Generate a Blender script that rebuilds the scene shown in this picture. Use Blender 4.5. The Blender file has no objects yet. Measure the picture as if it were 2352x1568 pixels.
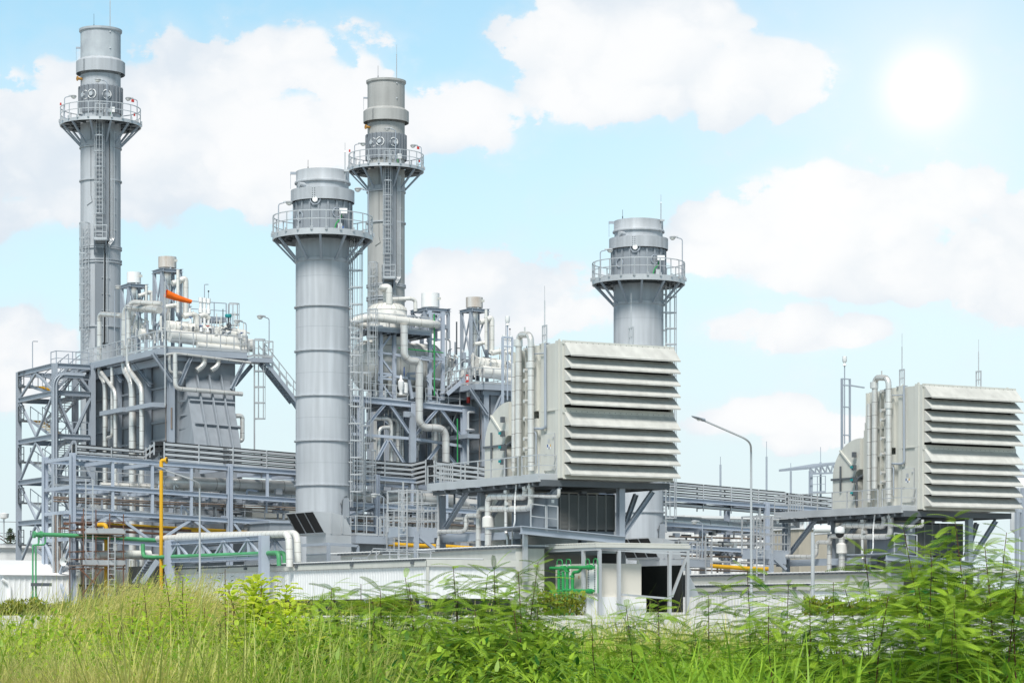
SKYT = (1.5, 1.85, 1.62); SKYH = (6.7, 7.6, 8.3); CLD = (8.9, 8.93, 9.0); SUNC = 9.6; WSTR = .1; EXPO = .15
import bpy, math, random
import numpy as np
from mathutils import Vector as Vec, Matrix
random.seed(7)
SC = bpy.context.scene
COL = SC.collection
# ---------------------------------------------------------------- camera geometry
F, CX, HY, EYE = 5760.0, 1176.0, 1401.0, 0.5     # focal length and horizon in a 2352 px wide picture, eye height
TH = 0.525                                        # the plant's axes are turned this much from the camera
U = Vec((math.cos(TH), math.sin(TH), 0)); N = Vec((-math.sin(TH), math.cos(TH), 0)); UP = Vec((0, 0, 1))
O = Vec((2.58, 128.6, 0))                         # plant origin: near corner of the first filter house
def W(a, b, z): return O + U*a + N*b + UP*z
ZM = {0: (0, 0, 1), 1: (0, 0, .375), 2: (0, 574.2, .29295), 3: (0, 976.1, .29295), 4: (574.2, 114.8, .29295), 5: (631.6, 574.2, .29295),
      'A': (631.6, 976.1, .29295), 'B': (976.1, 717.7, .2746), 'C': (976.1, 1033.5, .2746), 'D': (1320.6, 459.4, .2197), 'E': (1492.9, 861.3, .3663),
      'F': (1780, 746.4, .29295), 'G': (1780, 1091, .3044), 'H': (0, 1148.4, .29295), 'I': (516.8, 1205.8, .293), 'J': (1148.4, 1263.2, .293), 'K': (229.7, 545.5, .2014)}
def px(k, x, y): o = ZM[k]; return (o[0]+x*o[2], o[1]+y*o[2])
def ray(p): return Vec(((p[0]-CX)/F, 1.0, (HY-p[1])/F))
def at(p, Y): return Vec((0, 0, EYE)) + ray(p)*Y
def _pl(p, n, d):
    r = ray(p); E = Vec((0, 0, EYE)); t = (d-(E-O).dot(n))/r.dot(n); return E + r*t
def onA(p, a): return _pl(p, U, a)                # point of the plant plane a = const seen at p
def onB(p, b): return _pl(p, N, b)
def PA(k, a, *xy): return [onA(px(k, x, y), a) for x, y in xy]
def PB(k, b, *xy): return [onB(px(k, x, y), b) for x, y in xy]
def PY(k, Y, *xy): return [at(px(k, x, y), Y) for x, y in xy]
# ---------------------------------------------------------------- mesh building
def frame(d, up=UP):
    d = d.normalized()
    if abs(d.dot(up)) > .98: up = U
    s = d.cross(up).normalized(); return s, s.cross(d).normalized()
def fillet(pts, R, n=5):
    if len(pts) < 3 or R <= 0: return list(pts)
    out = [pts[0]]
    for i in range(1, len(pts)-1):
        p, a, b = pts[i], pts[i-1]-pts[i], pts[i+1]-pts[i]
        r = min(R, a.length*.49, b.length*.49)
        if r < 1e-4: out.append(p); continue
        A, B = p+a.normalized()*r, p+b.normalized()*r
        for k in range(n+1):
            t = k/n; out.append(A*(1-t)**2 + p*(2*t*(1-t))*1.0 + B*t*t)
    out.append(pts[-1]); return out
class MB:
    def __init__(s): s.v = []; s.f = []; s.m = []
    def add(s, vs, fs, m=0):
        o = len(s.v); s.v += [tuple(v) for v in vs]; s.f += [tuple(i+o for i in f) for f in fs]; s.m += [m]*len(fs); return s
    def box(s, o, x, y, z, m=0):
        vs = [o, o+x, o+x+y, o+y]; vs += [v+z for v in vs]
        return s.add(vs, [(0, 3, 2, 1), (4, 5, 6, 7), (0, 1, 5, 4), (1, 2, 6, 5), (2, 3, 7, 6), (3, 0, 4, 7)], m)
    def abz(s, a0, a1, b0, b1, z0, z1, m=0): return s.box(W(a0, b0, z0), U*(a1-a0), N*(b1-b0), UP*(z1-z0), m)
    def bar(s, p, q, w, h=None, up=UP, m=0):
        h = h or w; x, y = frame(q-p, up)
        return s.box(p-x*w/2-y*h/2, x*w, y*h, q-p, m)
    def ibeam(s, p, q, w, h, up=UP, m=0):
        x, y = frame(q-p, up); t = h*.12
        for k in (-1, 1): s.box(p-x*w/2+y*(k*(h/2-t/2)-t/2), x*w, y*t, q-p, m)
        return s.box(p-x*t*.4-y*(h/2-t), x*t*.8, y*(h-2*t), q-p, m)
    def tube(s, pts, r, n=10, m=0, R=0, seam=0, caps=True, r2=None):
        pts = fillet(pts, R); up = None; rings = []; d0 = None
        for i, p in enumerate(pts):
            d = (pts[min(i+1, len(pts)-1)]-pts[max(i-1, 0)])
            if d.length < 1e-9: d = d0 or UP
            d = d.normalized()
            if up is None: x, up = frame(d)
            x = d.cross(up)
            if x.length < 1e-5: x, up = frame(d)
            x = x.normalized(); up = x.cross(d).normalized(); d0 = d
            rr = r if r2 is None else r+(r2-r)*i/(len(pts)-1)
            rings.append((p, x, up.copy(), rr, d))
        def ring(p, x, y, rr): return [p+x*(rr*math.cos(2*math.pi*k/n))+y*(rr*math.sin(2*math.pi*k/n)) for k in range(n)]
        vs = []; fs = []
        for (p, x, y, rr, d) in rings: vs += ring(p, x, y, rr)
        for i in range(len(rings)-1):
            for k in range(n): fs.append((i*n+k, i*n+(k+1) % n, (i+1)*n+(k+1) % n, (i+1)*n+k))
        if caps: fs.append(tuple(range(n-1, -1, -1))); fs.append(tuple((len(rings)-1)*n+k for k in range(n)))
        s.add(vs, fs, m)
        if seam:
            L = 0; nx = seam*.6
            for i in range(len(rings)-1):
                a, b = rings[i], rings[i+1]; l = (b[0]-a[0]).length
                while nx < L+l:
                    c = a[0].lerp(b[0], (nx-L)/max(l, 1e-6)); dd = (b[0]-a[0]).normalized()
                    w = max(.016, r*.05); vs = ring(c-dd*w, b[1], b[2], r*1.025)+ring(c+dd*w, b[1], b[2], r*1.025)
                    s.add(vs, [(k, (k+1) % n, n+(k+1) % n, n+k) for k in range(n)], m+1); nx += seam
                L += l
        return s
    def lathe(s, c, prof, n=40, m=0, ax=UP, close=False):
        x, y = frame(ax) if ax is not UP else (Vec((1, 0, 0)), Vec((0, 1, 0)))
        vs = []; fs = []
        for (r, h) in prof:
            for k in range(n):
                t = 2*math.pi*k/n; vs.append(c+ax*h+x*(r*math.cos(t))+y*(r*math.sin(t)))
        for i in range(len(prof)-1):
            for k in range(n): fs.append((i*n+k, i*n+(k+1) % n, (i+1)*n+(k+1) % n, (i+1)*n+k))
        if close: fs.append(tuple(range(n-1, -1, -1))); fs.append(tuple((len(prof)-1)*n+k for k in range(n)))
        return s.add(vs, fs, m)
    def prism(s, poly, ext, m=0):
        n = len(poly); vs = list(poly)+[p+ext for p in poly]
        return s.add(vs, [tuple(range(n-1, -1, -1)), tuple(range(n, 2*n))]+[(i, (i+1) % n, n+(i+1) % n, n+i) for i in range(n)], m)
    def rail(s, pts, h=1.1, sp=1.5, t=.055, mid=True, kick=True):
        for i in range(len(pts)-1):
            p, q = pts[i], pts[i+1]; L = (q-p).length; n = max(1, round(L/sp))
            s.bar(p+UP*h, q+UP*h, t); 
            if mid: s.bar(p+UP*h*.52, q+UP*h*.52, t*.8)
            if kick: s.bar(p+UP*.07, q+UP*.07, .03, .14)
            for k in range(n+(i == len(pts)-2)): c = p.lerp(q, k/n); s.bar(c, c+UP*h, t)
        return s
    def ladder(s, base, h, n, w=.5, cage=0, sp=.32):
        """vertical ladder at base, n = direction it faces (outward), cage = height the cage starts, or None"""
        n = n.normalized(); x = n.cross(UP).normalized()
        for k in (-1, 1): s.bar(base+x*k*w/2, base+x*k*w/2+UP*h, .06)
        for k in range(int(h/sp)): c = base+UP*(k+.5)*sp; s.bar(c-x*w/2, c+x*w/2, .03)
        if cage is not None:
            def hp(z, t): return base+UP*z+n*(.72*math.sin(t))*1.0+x*(-.38*math.cos(t))
            ts = [math.pi*k/8 for k in range(9)]; m = max(2, round((h-cage)/1.1))
            for j in range(m+1):
                z = cage+(h-cage)*j/m
                for k in range(8): s.bar(hp(z, ts[k]), hp(z, ts[k+1]), .03, .07)
            for k in (1, 2.5, 4, 5.5, 7): s.bar(hp(cage, math.pi*k/8), hp(h, math.pi*k/8), .03)
        return s
    def build(s, name, mat, par=None, **kw): return mk(name, s.v, s.f, mat, par, s.m, **kw)
ORG = {}
def mk(name, v, f, mat, par=None, mi=None, **kw):
    me = bpy.data.meshes.new(name)
    org = ORG.get(par.name, Vec((0, 0, 0))) if par else Vec((0, 0, 0))
    if par is None and v:
        a = np.array(v); c = (a.min(0)+a.max(0))/2; org = Vec((c[0], c[1], a[:, 2].min()))
    me.from_pydata([(p[0]-org.x, p[1]-org.y, p[2]-org.z) for p in v], [], f)
    for m in (mat if isinstance(mat, (list, tuple)) else [mat]): me.materials.append(m)
    if mi and any(mi): me.polygons.foreach_set('material_index', mi)
    me.shade_smooth(); me.set_sharp_from_angle(angle=math.radians(38)); me.update()
    o = bpy.data.objects.new(name, me); COL.objects.link(o); ORG[o.name] = org
    if par: o.parent = par
    else: o.location = org
    tag(o, **kw); return o
def tag(o, label=None, cat=None, group=None, kind=None):
    if label: o['label'] = label
    if cat: o['category'] = cat
    if group: o['group'] = group
    if kind: o['kind'] = kind
    return o
def thing(name, label, cat, loc, group=None):
    o = bpy.data.objects.new(name, None); COL.objects.link(o); o.location = loc; o.empty_display_size = .2; ORG[o.name] = Vec(loc)
    return tag(o, label, cat, group)
def dup(o, d, label=None, par=None):
    c = o.copy(); COL.objects.link(c); ORG[c.name] = ORG[o.name]+Vec(d)
    if par: c.parent = par
    else: c.location = o.location+Vec(d)
    if label: c['label'] = label
    for ch in list(o.children): dup(ch, d, None, c)
    return c
def bars(par, name, mat, segs, w, h=None, ib=False, up=UP):
    for p, q in segs:
        m = MB(); (m.ibeam(p, q, w, h or w, up) if ib else m.bar(p, q, w, h, up)); m.build(name, mat, par)
def ground(p, z=0.0): return Vec((p.x, p.y, z))
# ---------------------------------------------------------------- materials
MT = {}
def mat(name, col, rough=.55, metal=0, var=.1, streak=.0, sc=.6, trans=0, dirt=None, spec=.4, bump=0):
    m = bpy.data.materials.new(name); m.use_nodes = True; nt = m.node_tree; nd = nt.nodes; L = nt.links; b = nd['Principled BSDF']
    b.inputs['Roughness'].default_value = rough; b.inputs['Metallic'].default_value = metal; b.inputs['Specular IOR Level'].default_value = spec
    g = nd.new('ShaderNodeNewGeometry'); n = nd.new('ShaderNodeTexNoise'); n.inputs['Scale'].default_value = sc; n.inputs['Detail'].default_value = 5
    L.new(g.outputs['Position'], n.inputs['Vector'])
    fac = n.outputs['Fac']
    if streak:
        mp = nd.new('ShaderNodeMapping'); mp.inputs['Scale'].default_value = (2.6, 2.6, .16); L.new(g.outputs['Position'], mp.inputs['Vector'])
        n2 = nd.new('ShaderNodeTexNoise'); n2.inputs['Scale'].default_value = 1.0; n2.inputs['Detail'].default_value = 6; L.new(mp.outputs[0], n2.inputs['Vector'])
        mx = nd.new('ShaderNodeMix'); mx.inputs[0].default_value = streak; L.new(fac, mx.inputs[2]); L.new(n2.outputs['Fac'], mx.inputs[3]); fac = mx.outputs[0]
    mr = nd.new('ShaderNodeMapRange'); mr.inputs[1].default_value = .3; mr.inputs[2].default_value = .7; L.new(fac, mr.inputs[0])
    mx = nd.new('ShaderNodeMix'); mx.data_type = 'RGBA'; L.new(mr.outputs[0], mx.inputs[0])
    c = Vec(col); d = Vec(dirt) if dirt else c*(1-var*1.6)
    mx.inputs[6].default_value = (*d, 1); mx.inputs[7].default_value = (*(c*(1+var*.6)), 1)
    L.new(mx.outputs[2], b.inputs['Base Color'])
    if bump:
        bp = nd.new('ShaderNodeBump'); bp.inputs['Strength'].default_value = bump; bp.inputs['Distance'].default_value = .05; L.new(n.outputs['Fac'], bp.inputs['Height']); L.new(bp.outputs[0], b.inputs['Normal'])
    MT[name] = m; return m
def leaf(name, c0, c1, tr=.45):
    m = bpy.data.materials.new(name); m.use_nodes = True; nt = m.node_tree; nd = nt.nodes; L = nt.links; b = nd['Principled BSDF']; out = nd['Material Output']
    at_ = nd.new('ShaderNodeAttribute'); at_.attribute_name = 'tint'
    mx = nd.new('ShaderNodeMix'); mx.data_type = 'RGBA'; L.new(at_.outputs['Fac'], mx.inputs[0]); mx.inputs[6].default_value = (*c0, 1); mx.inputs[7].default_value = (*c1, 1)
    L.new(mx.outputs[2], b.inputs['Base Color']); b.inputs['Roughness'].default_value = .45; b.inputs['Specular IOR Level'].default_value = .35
    t = nd.new('ShaderNodeBsdfTranslucent'); hs = nd.new('ShaderNodeHueSaturation'); hs.inputs['Value'].default_value = 1.5; hs.inputs['Hue'].default_value = .485; L.new(mx.outputs[2], hs.inputs['Color']); L.new(hs.outputs[0], t.inputs['Color'])
    ms = nd.new('ShaderNodeMixShader'); ms.inputs[0].default_value = tr; L.new(b.outputs[0], ms.inputs[1]); L.new(t.outputs[0], ms.inputs[2]); L.new(ms.outputs[0], out.inputs['Surface'])
    MT[name] = m; return m
stackm = mat('stack_paint', (.455, .485, .52), .6, var=.15, streak=.8, sc=.5)
stackt = mat('stack_paint_warm', (.42, .425, .415), .6, var=.16, streak=.6, sc=.5)
crownm = mat('weathered_crown', (.5, .55, .58), .65, var=.1, streak=.3, sc=.9, dirt=(.34, .37, .41))
steel = mat('grey_steel_paint', (.36, .405, .465), .5, var=.08, streak=.3)
rackm = mat('light_blue_steel_paint', (.43, .485, .57), .5, var=.07, streak=.3)
dsteel = mat('dark_steel', (.11, .125, .14), .55, var=.12)  # dark fittings; on deck undersides the dark colour stands in for shade
casing = mat('boiler_casing', (.22, .245, .275), .55, var=.09, streak=.6, sc=.5)
casing2 = mat('boiler_panel', (.28, .31, .345), .5, var=.1, streak=.7, sc=.4)
galv = mat('galvanised', (.56, .58, .6), .42, metal=.35, var=.09)
cream = mat('cream_panel', (.61, .615, .57), .45, var=.08, streak=.6, sc=.4)
hoodm = mat('louvre_panel', (.61, .61, .575), .5, var=.15, streak=.55, sc=.5)
white = mat('white_paint', (.84, .85, .85), .5, var=.03, streak=.5)
clad = mat('aluminium_cladding', (.74, .735, .71), .36, metal=.45, var=.08, sc=1.5)
seam = mat('cladding_seam', (.36, .35, .33), .5, metal=.3, var=.1)
insul = mat('white_insulation', (.78, .77, .73), .45, metal=.15, var=.07, sc=1.3)
seamw = mat('white_insulation_seam', (.5, .49, .45), .5, var=.1)
yel = mat('yellow_paint', (.74, .41, .02), .5, var=.13, streak=.4)
grn = mat('green_paint', (.03, .32, .09), .45, var=.08)
lgrn = mat('pale_green_paint', (.09, .36, .16), .5, var=.14)
black = mat('black_opening', (.012, .012, .014), .6, var=.1)
rubber = mat('black_cable', (.02, .022, .025), .6)
rust = mat('rusty_scaffold', (.2, .105, .07), .75, var=.3, sc=3)
rustpipe = mat('brown_pipe', (.24, .19, .16), .6, var=.2)
red = mat('red_paint', (.6, .04, .03), .45)
orange = mat('orange_fabric', (.95, .17, .01), .7, var=.08, sc=3)
teal = mat('teal_paint', (.02, .28, .3), .5)
blue = mat('blue_paint', (.02, .1, .35), .5)
beige = mat('beige_concrete', (.5, .46, .38), .8, var=.12, streak=.4)
conc = mat('pale_concrete', (.58, .58, .57), .8, var=.08, streak=.2, sc=.35)
glass = mat('lamp_lens', (.75, .75, .72), .2, var=.02)
rustdrum = mat('rust_stained_drum', (.7, .72, .72), .5, var=.05, streak=.85, sc=2.2, dirt=(.42, .34, .27))
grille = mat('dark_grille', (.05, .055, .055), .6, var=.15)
bark = mat('red_brown_stem', (.11, .045, .03), .7, var=.2, sc=6)
gstem = mat('green_stem', (.14, .2, .05), .6, var=.2, sc=6)
orangeb = mat('orange_brown_cover', (.5, .25, .05), .5)
# ================================================================ camera, sun and sky
cam = bpy.data.cameras.new('camera'); co = bpy.data.objects.new('camera', cam); COL.objects.link(co); SC.camera = co
co.location = (0, 0, EYE); co.rotation_euler = (math.pi/2, 0, 0)
cam.sensor_width = 36; cam.lens = 36*F/2352; cam.shift_y = (HY-784)/2352; cam.clip_end = 6000; cam.clip_start = .5
SUN_EL, SUN_AZ = math.radians(53), math.radians(190)          # azimuth clockwise from +Y
sd = Vec((math.sin(SUN_AZ)*math.cos(SUN_EL), math.cos(SUN_AZ)*math.cos(SUN_EL), math.sin(SUN_EL)))
sl = bpy.data.lights.new('sun', 'SUN'); sl.energy = 4.0; sl.angle = math.radians(18); sl.color = (1, .965, .91)
so = bpy.data.objects.new('sun', sl); COL.objects.link(so); so.rotation_euler = sd.to_track_quat('Z', 'Y').to_euler(); so.location = (0, -20, 60)
wd = bpy.data.worlds.new('World'); SC.world = wd; wd.use_nodes = True; nt = wd.node_tree; nd = nt.nodes; LK = nt.links
for n_ in list(nd): nd.remove(n_)
def mth(op, a, b=None, c=None, clamp=False):
    n_ = nd.new('ShaderNodeMath'); n_.operation = op; n_.use_clamp = clamp
    for i, v in enumerate((a, b, c)):
        if v is None: continue
        if isinstance(v, (int, float)): n_.inputs[i].default_value = v
        else: LK.new(v, n_.inputs[i])
    return n_.outputs[0]
def sstep(v, lo, hi):
    n_ = nd.new('ShaderNodeMapRange'); n_.interpolation_type = 'SMOOTHSTEP'; LK.new(v, n_.inputs[0]); n_.inputs[1].default_value = lo; n_.inputs[2].default_value = hi; return n_.outputs[0]
def mixc(f, a, b):
    n_ = nd.new('ShaderNodeMix'); n_.data_type = 'RGBA'
    if isinstance(f, (int, float)): n_.inputs[0].default_value = f
    else: LK.new(f, n_.inputs[0])
    for i, v in ((6, a), (7, b)):
        if isinstance(v, tuple): n_.inputs[i].default_value = (*v, 1)
        else: LK.new(v, n_.inputs[i])
    return n_.outputs[2]
sky = nd.new('ShaderNodeTexSky'); sky.sky_type = 'NISHITA'; sky.sun_disc = False; sky.sun_elevation = SUN_EL; sky.sun_rotation = SUN_AZ; sky.dust_density = .6; sky.ozone_density = 1.6
tc = nd.new('ShaderNodeTexCoord'); sx = nd.new('ShaderNodeSeparateXYZ'); LK.new(tc.outputs['Generated'], sx.inputs[0])
dy = mth('MAXIMUM', mth('ABSOLUTE', sx.outputs[1]), .05); gx = mth('DIVIDE', sx.outputs[0], dy); gz = mth('DIVIDE', sx.outputs[2], dy)
cv = nd.new('ShaderNodeCombineXYZ'); LK.new(gx, cv.inputs[0]); LK.new(gz, cv.inputs[1]); LK.new(sx.outputs[1], cv.inputs[2])
def noise(sc, det, rough=.55, off=0):
    n_ = nd.new('ShaderNodeTexNoise'); n_.inputs['Scale'].default_value = sc; n_.inputs['Detail'].default_value = det; n_.inputs['Roughness'].default_value = rough
    mp = nd.new('ShaderNodeMapping'); mp.inputs['Location'].default_value = (off, off*.7, 0); mp.inputs['Scale'].default_value = (1, 1.25, .5); LK.new(cv.outputs[0], mp.inputs[0]); LK.new(mp.outputs[0], n_.inputs['Vector']); return n_.outputs['Fac']
nz = noise(26, 10, .6, 3.1); nf = noise(7, 6, .5, 9.4)
CL = [(30, 330, 190, 200), (150, 260, 150, 150), (390, 250, 200, 175), (330, 330, 330, 200), (640, 300, 210, 190), (770, 190, 165, 135), (560, 330, 300, 170), (830, 300, 160, 150), (1040, 265, 160, 85), (1090, 240, 120, 60),
      (1330, 110, 190, 135), (1480, 120, 240, 150), (1640, 150, 210, 115), (1780, 150, 140, 85), (1420, 190, 280, 95),
      (1010, 650, 120, 85), (1160, 640, 190, 95), (1330, 640, 150, 75), (1220, 720, 260, 80),
      (1660, 560, 140, 100), (1850, 490, 150, 110), (1990, 530, 240, 130), (2160, 470, 160, 110), (2290, 560, 150, 120), (1950, 600, 380, 90),
      (1790, 745, 190, 60), (1960, 755, 110, 40), (1700, 955, 170, 50), (1860, 1020, 120, 40), (40, 780, 120, 95), (20, 880, 110, 80), (200, 470, 260, 70), (420, 440, 260, 60), (2310, 640, 170, 95), (2110, 640, 260, 70), (1080, 740, 210, 70), (1400, 710, 150, 60), (1950, 985, 200, 40)]
dens = None
for (x, y, rx, ry) in CL:
    ex = mth('MULTIPLY', mth('SUBTRACT', gx, (x-CX)/F), F/rx); ey = mth('MULTIPLY', mth('SUBTRACT', gz, (HY-y)/F), F/ry)
    e = mth('SUBTRACT', 1, mth('ADD', mth('MULTIPLY', ex, ex), mth('MULTIPLY', ey, ey)))
    dens = e if dens is None else mth('SMOOTH_MAX', dens, e, .18)
dens = mth('MAXIMUM', dens, -1.0)
front = sstep(sx.outputs[1], -.1, .1)
dens = mth('ADD', mth('MULTIPLY', dens, front), mth('MULTIPLY', mth('SUBTRACT', mth('MULTIPLY', nf, 5), 3.2), mth('SUBTRACT', 1, front)))
d2 = mth('ADD', dens, mth('MULTIPLY', mth('SUBTRACT', nz, .5), 4.2))
d2 = mth('ADD', d2, mth('MULTIPLY', mth('SUBTRACT', nf, .5), 1.8))
def puffs(sc, off):
    v_ = nd.new('ShaderNodeTexVoronoi'); v_.feature = 'SMOOTH_F1'; v_.inputs['Scale'].default_value = sc; v_.inputs['Smoothness'].default_value = .25
    mp = nd.new('ShaderNodeMapping'); mp.inputs['Location'].default_value = (off, off, 0); mp.inputs['Scale'].default_value = (1, 1.15, .5); LK.new(cv.outputs[0], mp.inputs[0])
    ad = nd.new('ShaderNodeVectorMath'); ad.operation = 'ADD'; LK.new(mp.outputs[0], ad.inputs[0]); cb_ = nd.new('ShaderNodeCombineXYZ'); w_ = mth('MULTIPLY', mth('SUBTRACT', nz, .5), .06); LK.new(w_, cb_.inputs[0]); LK.new(w_, cb_.inputs[1]); LK.new(cb_.outputs[0], ad.inputs[1])
    LK.new(ad.outputs[0], v_.inputs['Vector']); return mth('SUBTRACT', .5, v_.outputs['Distance'])
pf = mth('ADD', mth('MULTIPLY', puffs(26, 2.2), .9), mth('MULTIPLY', puffs(70, 5.1), .55))
d2 = mth('ADD', d2, pf)
mask = mth('MULTIPLY', sstep(mth('ADD', d2, .1), -.06, .40), .97)
thin = mth('MULTIPLY', sstep(d2, -1.2, .6), .30)
mask = mth('MAXIMUM', mask, thin)
el = mth('MULTIPLY', sx.outputs[2], 1.0)
tint = nd.new('ShaderNodeMix'); tint.data_type = 'RGBA'; tint.blend_type = 'MULTIPLY'; tint.inputs[0].default_value = 1; 
dk = nd.new('ShaderNodeVectorMath'); dk.operation = 'SCALE'; LK.new(sky.outputs[0], dk.inputs[0]); LK.new(mth('SUBTRACT', 1, mth('MULTIPLY', sstep(sx.outputs[2], .26, .5), .78)), dk.inputs['Scale']); LK.new(dk.outputs[0], tint.inputs[6]); tint.inputs[7].default_value = (SKYT[0], SKYT[1], SKYT[2], 1)
hz = mth('SUBTRACT', 1, sstep(el, .02, .30))
skyc = mixc(mth('MULTIPLY', hz, .9), tint.outputs[2], (SKYH[0], SKYH[1], SKYH[2]))
shade = sstep(mth('ADD', mth('ADD', mth('MULTIPLY', noise(13, 6, .55, 1.7), .8), mth('MULTIPLY', dens, .18)), mth('MULTIPLY', pf, .35)), .22, .72)
cloud = mixc(shade, (CLD[0]*.76, CLD[1]*.83, CLD[2]*.90), CLD)
allc = mixc(mask, skyc, cloud)
# bright veil of the sun behind thin cloud
sdir = Vec(((2125-CX)/F, 1, (HY-205)/F)).normalized()
dp = nd.new('ShaderNodeVectorMath'); dp.operation = 'DOT_PRODUCT'; LK.new(tc.outputs['Generated'], dp.inputs[0]); dp.inputs[1].default_value = sdir
ang = mth('ARCCOSINE', mth('MINIMUM', dp.outputs['Value'], 1.0))
core = mth('SUBTRACT', 1, sstep(ang, -.006, .025)); halo = mth('POWER', 2.718, mth('MULTIPLY', ang, -15))
allc = mixc(mth('MINIMUM', mth('ADD', core, mth('MULTIPLY', halo, .7)), 1), allc, (SUNC, SUNC, SUNC*.98))
bg = nd.new('ShaderNodeBackground'); LK.new(allc, bg.inputs[0]); bg.inputs[1].default_value = WSTR
wo = nd.new('ShaderNodeOutputWorld'); LK.new(bg.outputs[0], wo.inputs[0])
SC.view_settings.view_transform = 'Standard'; SC.view_settings.look = 'None'; SC.view_settings.exposure = EXPO; SC.view_settings.gamma = 1

SC.cycles.max_bounces = 7; SC.cycles.diffuse_bounces = 4; SC.cycles.transmission_bounces = 4
# ================================================================ stacks
D2 = Vec((20.78, 12.4, -1.22))                    # second unit stands this far from the first
def polar(c, r, t, z=0.0): return c+Vec((r*math.cos(t), r*math.sin(t), z))
def facing(c):                                     # angle of the direction from c back along the road side (towards the viewer)
    return math.atan2(-c.y, -c.x)
def ring_rail(m, c, z, r, h=1.05, n=28, posts=22, gap=()):
    for k in range(n):
        t0, t1 = 2*math.pi*k/n, 2*math.pi*(k+1)/n
        for hh, w in ((h, .055), (h*.53, .045)): m.bar(polar(c, r, t0, z+hh), polar(c, r, t1, z+hh), w)
    for k in range(posts):
        t = 2*math.pi*k/posts; m.bar(polar(c, r, t, z), polar(c, r, t, z+h), .055)
        m.bar(polar(c, r+.06, t, z-.12), polar(c, r+.06, t, z+.12), .12)
def lamp_on(par, foot, h, d, name='floodlight'):
    d = d.normalized(); m = MB(); m.tube([foot, foot+UP*h, foot+UP*(h+.08)+d*.35], .035, 6, R=.15); o = m.build(name, steel, par)
    m = MB(); hd = foot+UP*(h+.08)+d*.35; s = d.cross(UP)
    m.lathe(hd+d*.3+UP*.03, [(0.01, .1), (.18, .07), (.25, 0), (.22, -.03)], 12); m.bar(hd-d*.05+UP*.05, hd+d*.3+UP*.05, .16, .1); m.build('lamp_head', galv, o)
    m = MB(); m.lathe(hd+d*.32, [(.2, .0), (.17, -.1), (.08, -.16), (.001, -.18)], 12); m.build('lens', glass, o); return o
def valve_wheel(m, c, n, r=.3):
    n = n.normalized(); x, y = frame(n)
    pts = [c+x*(r*math.cos(2*math.pi*k/14))+y*(r*math.sin(2*math.pi*k/14)) for k in range(15)]
    m.tube(pts, .035, 6, caps=False)
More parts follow.
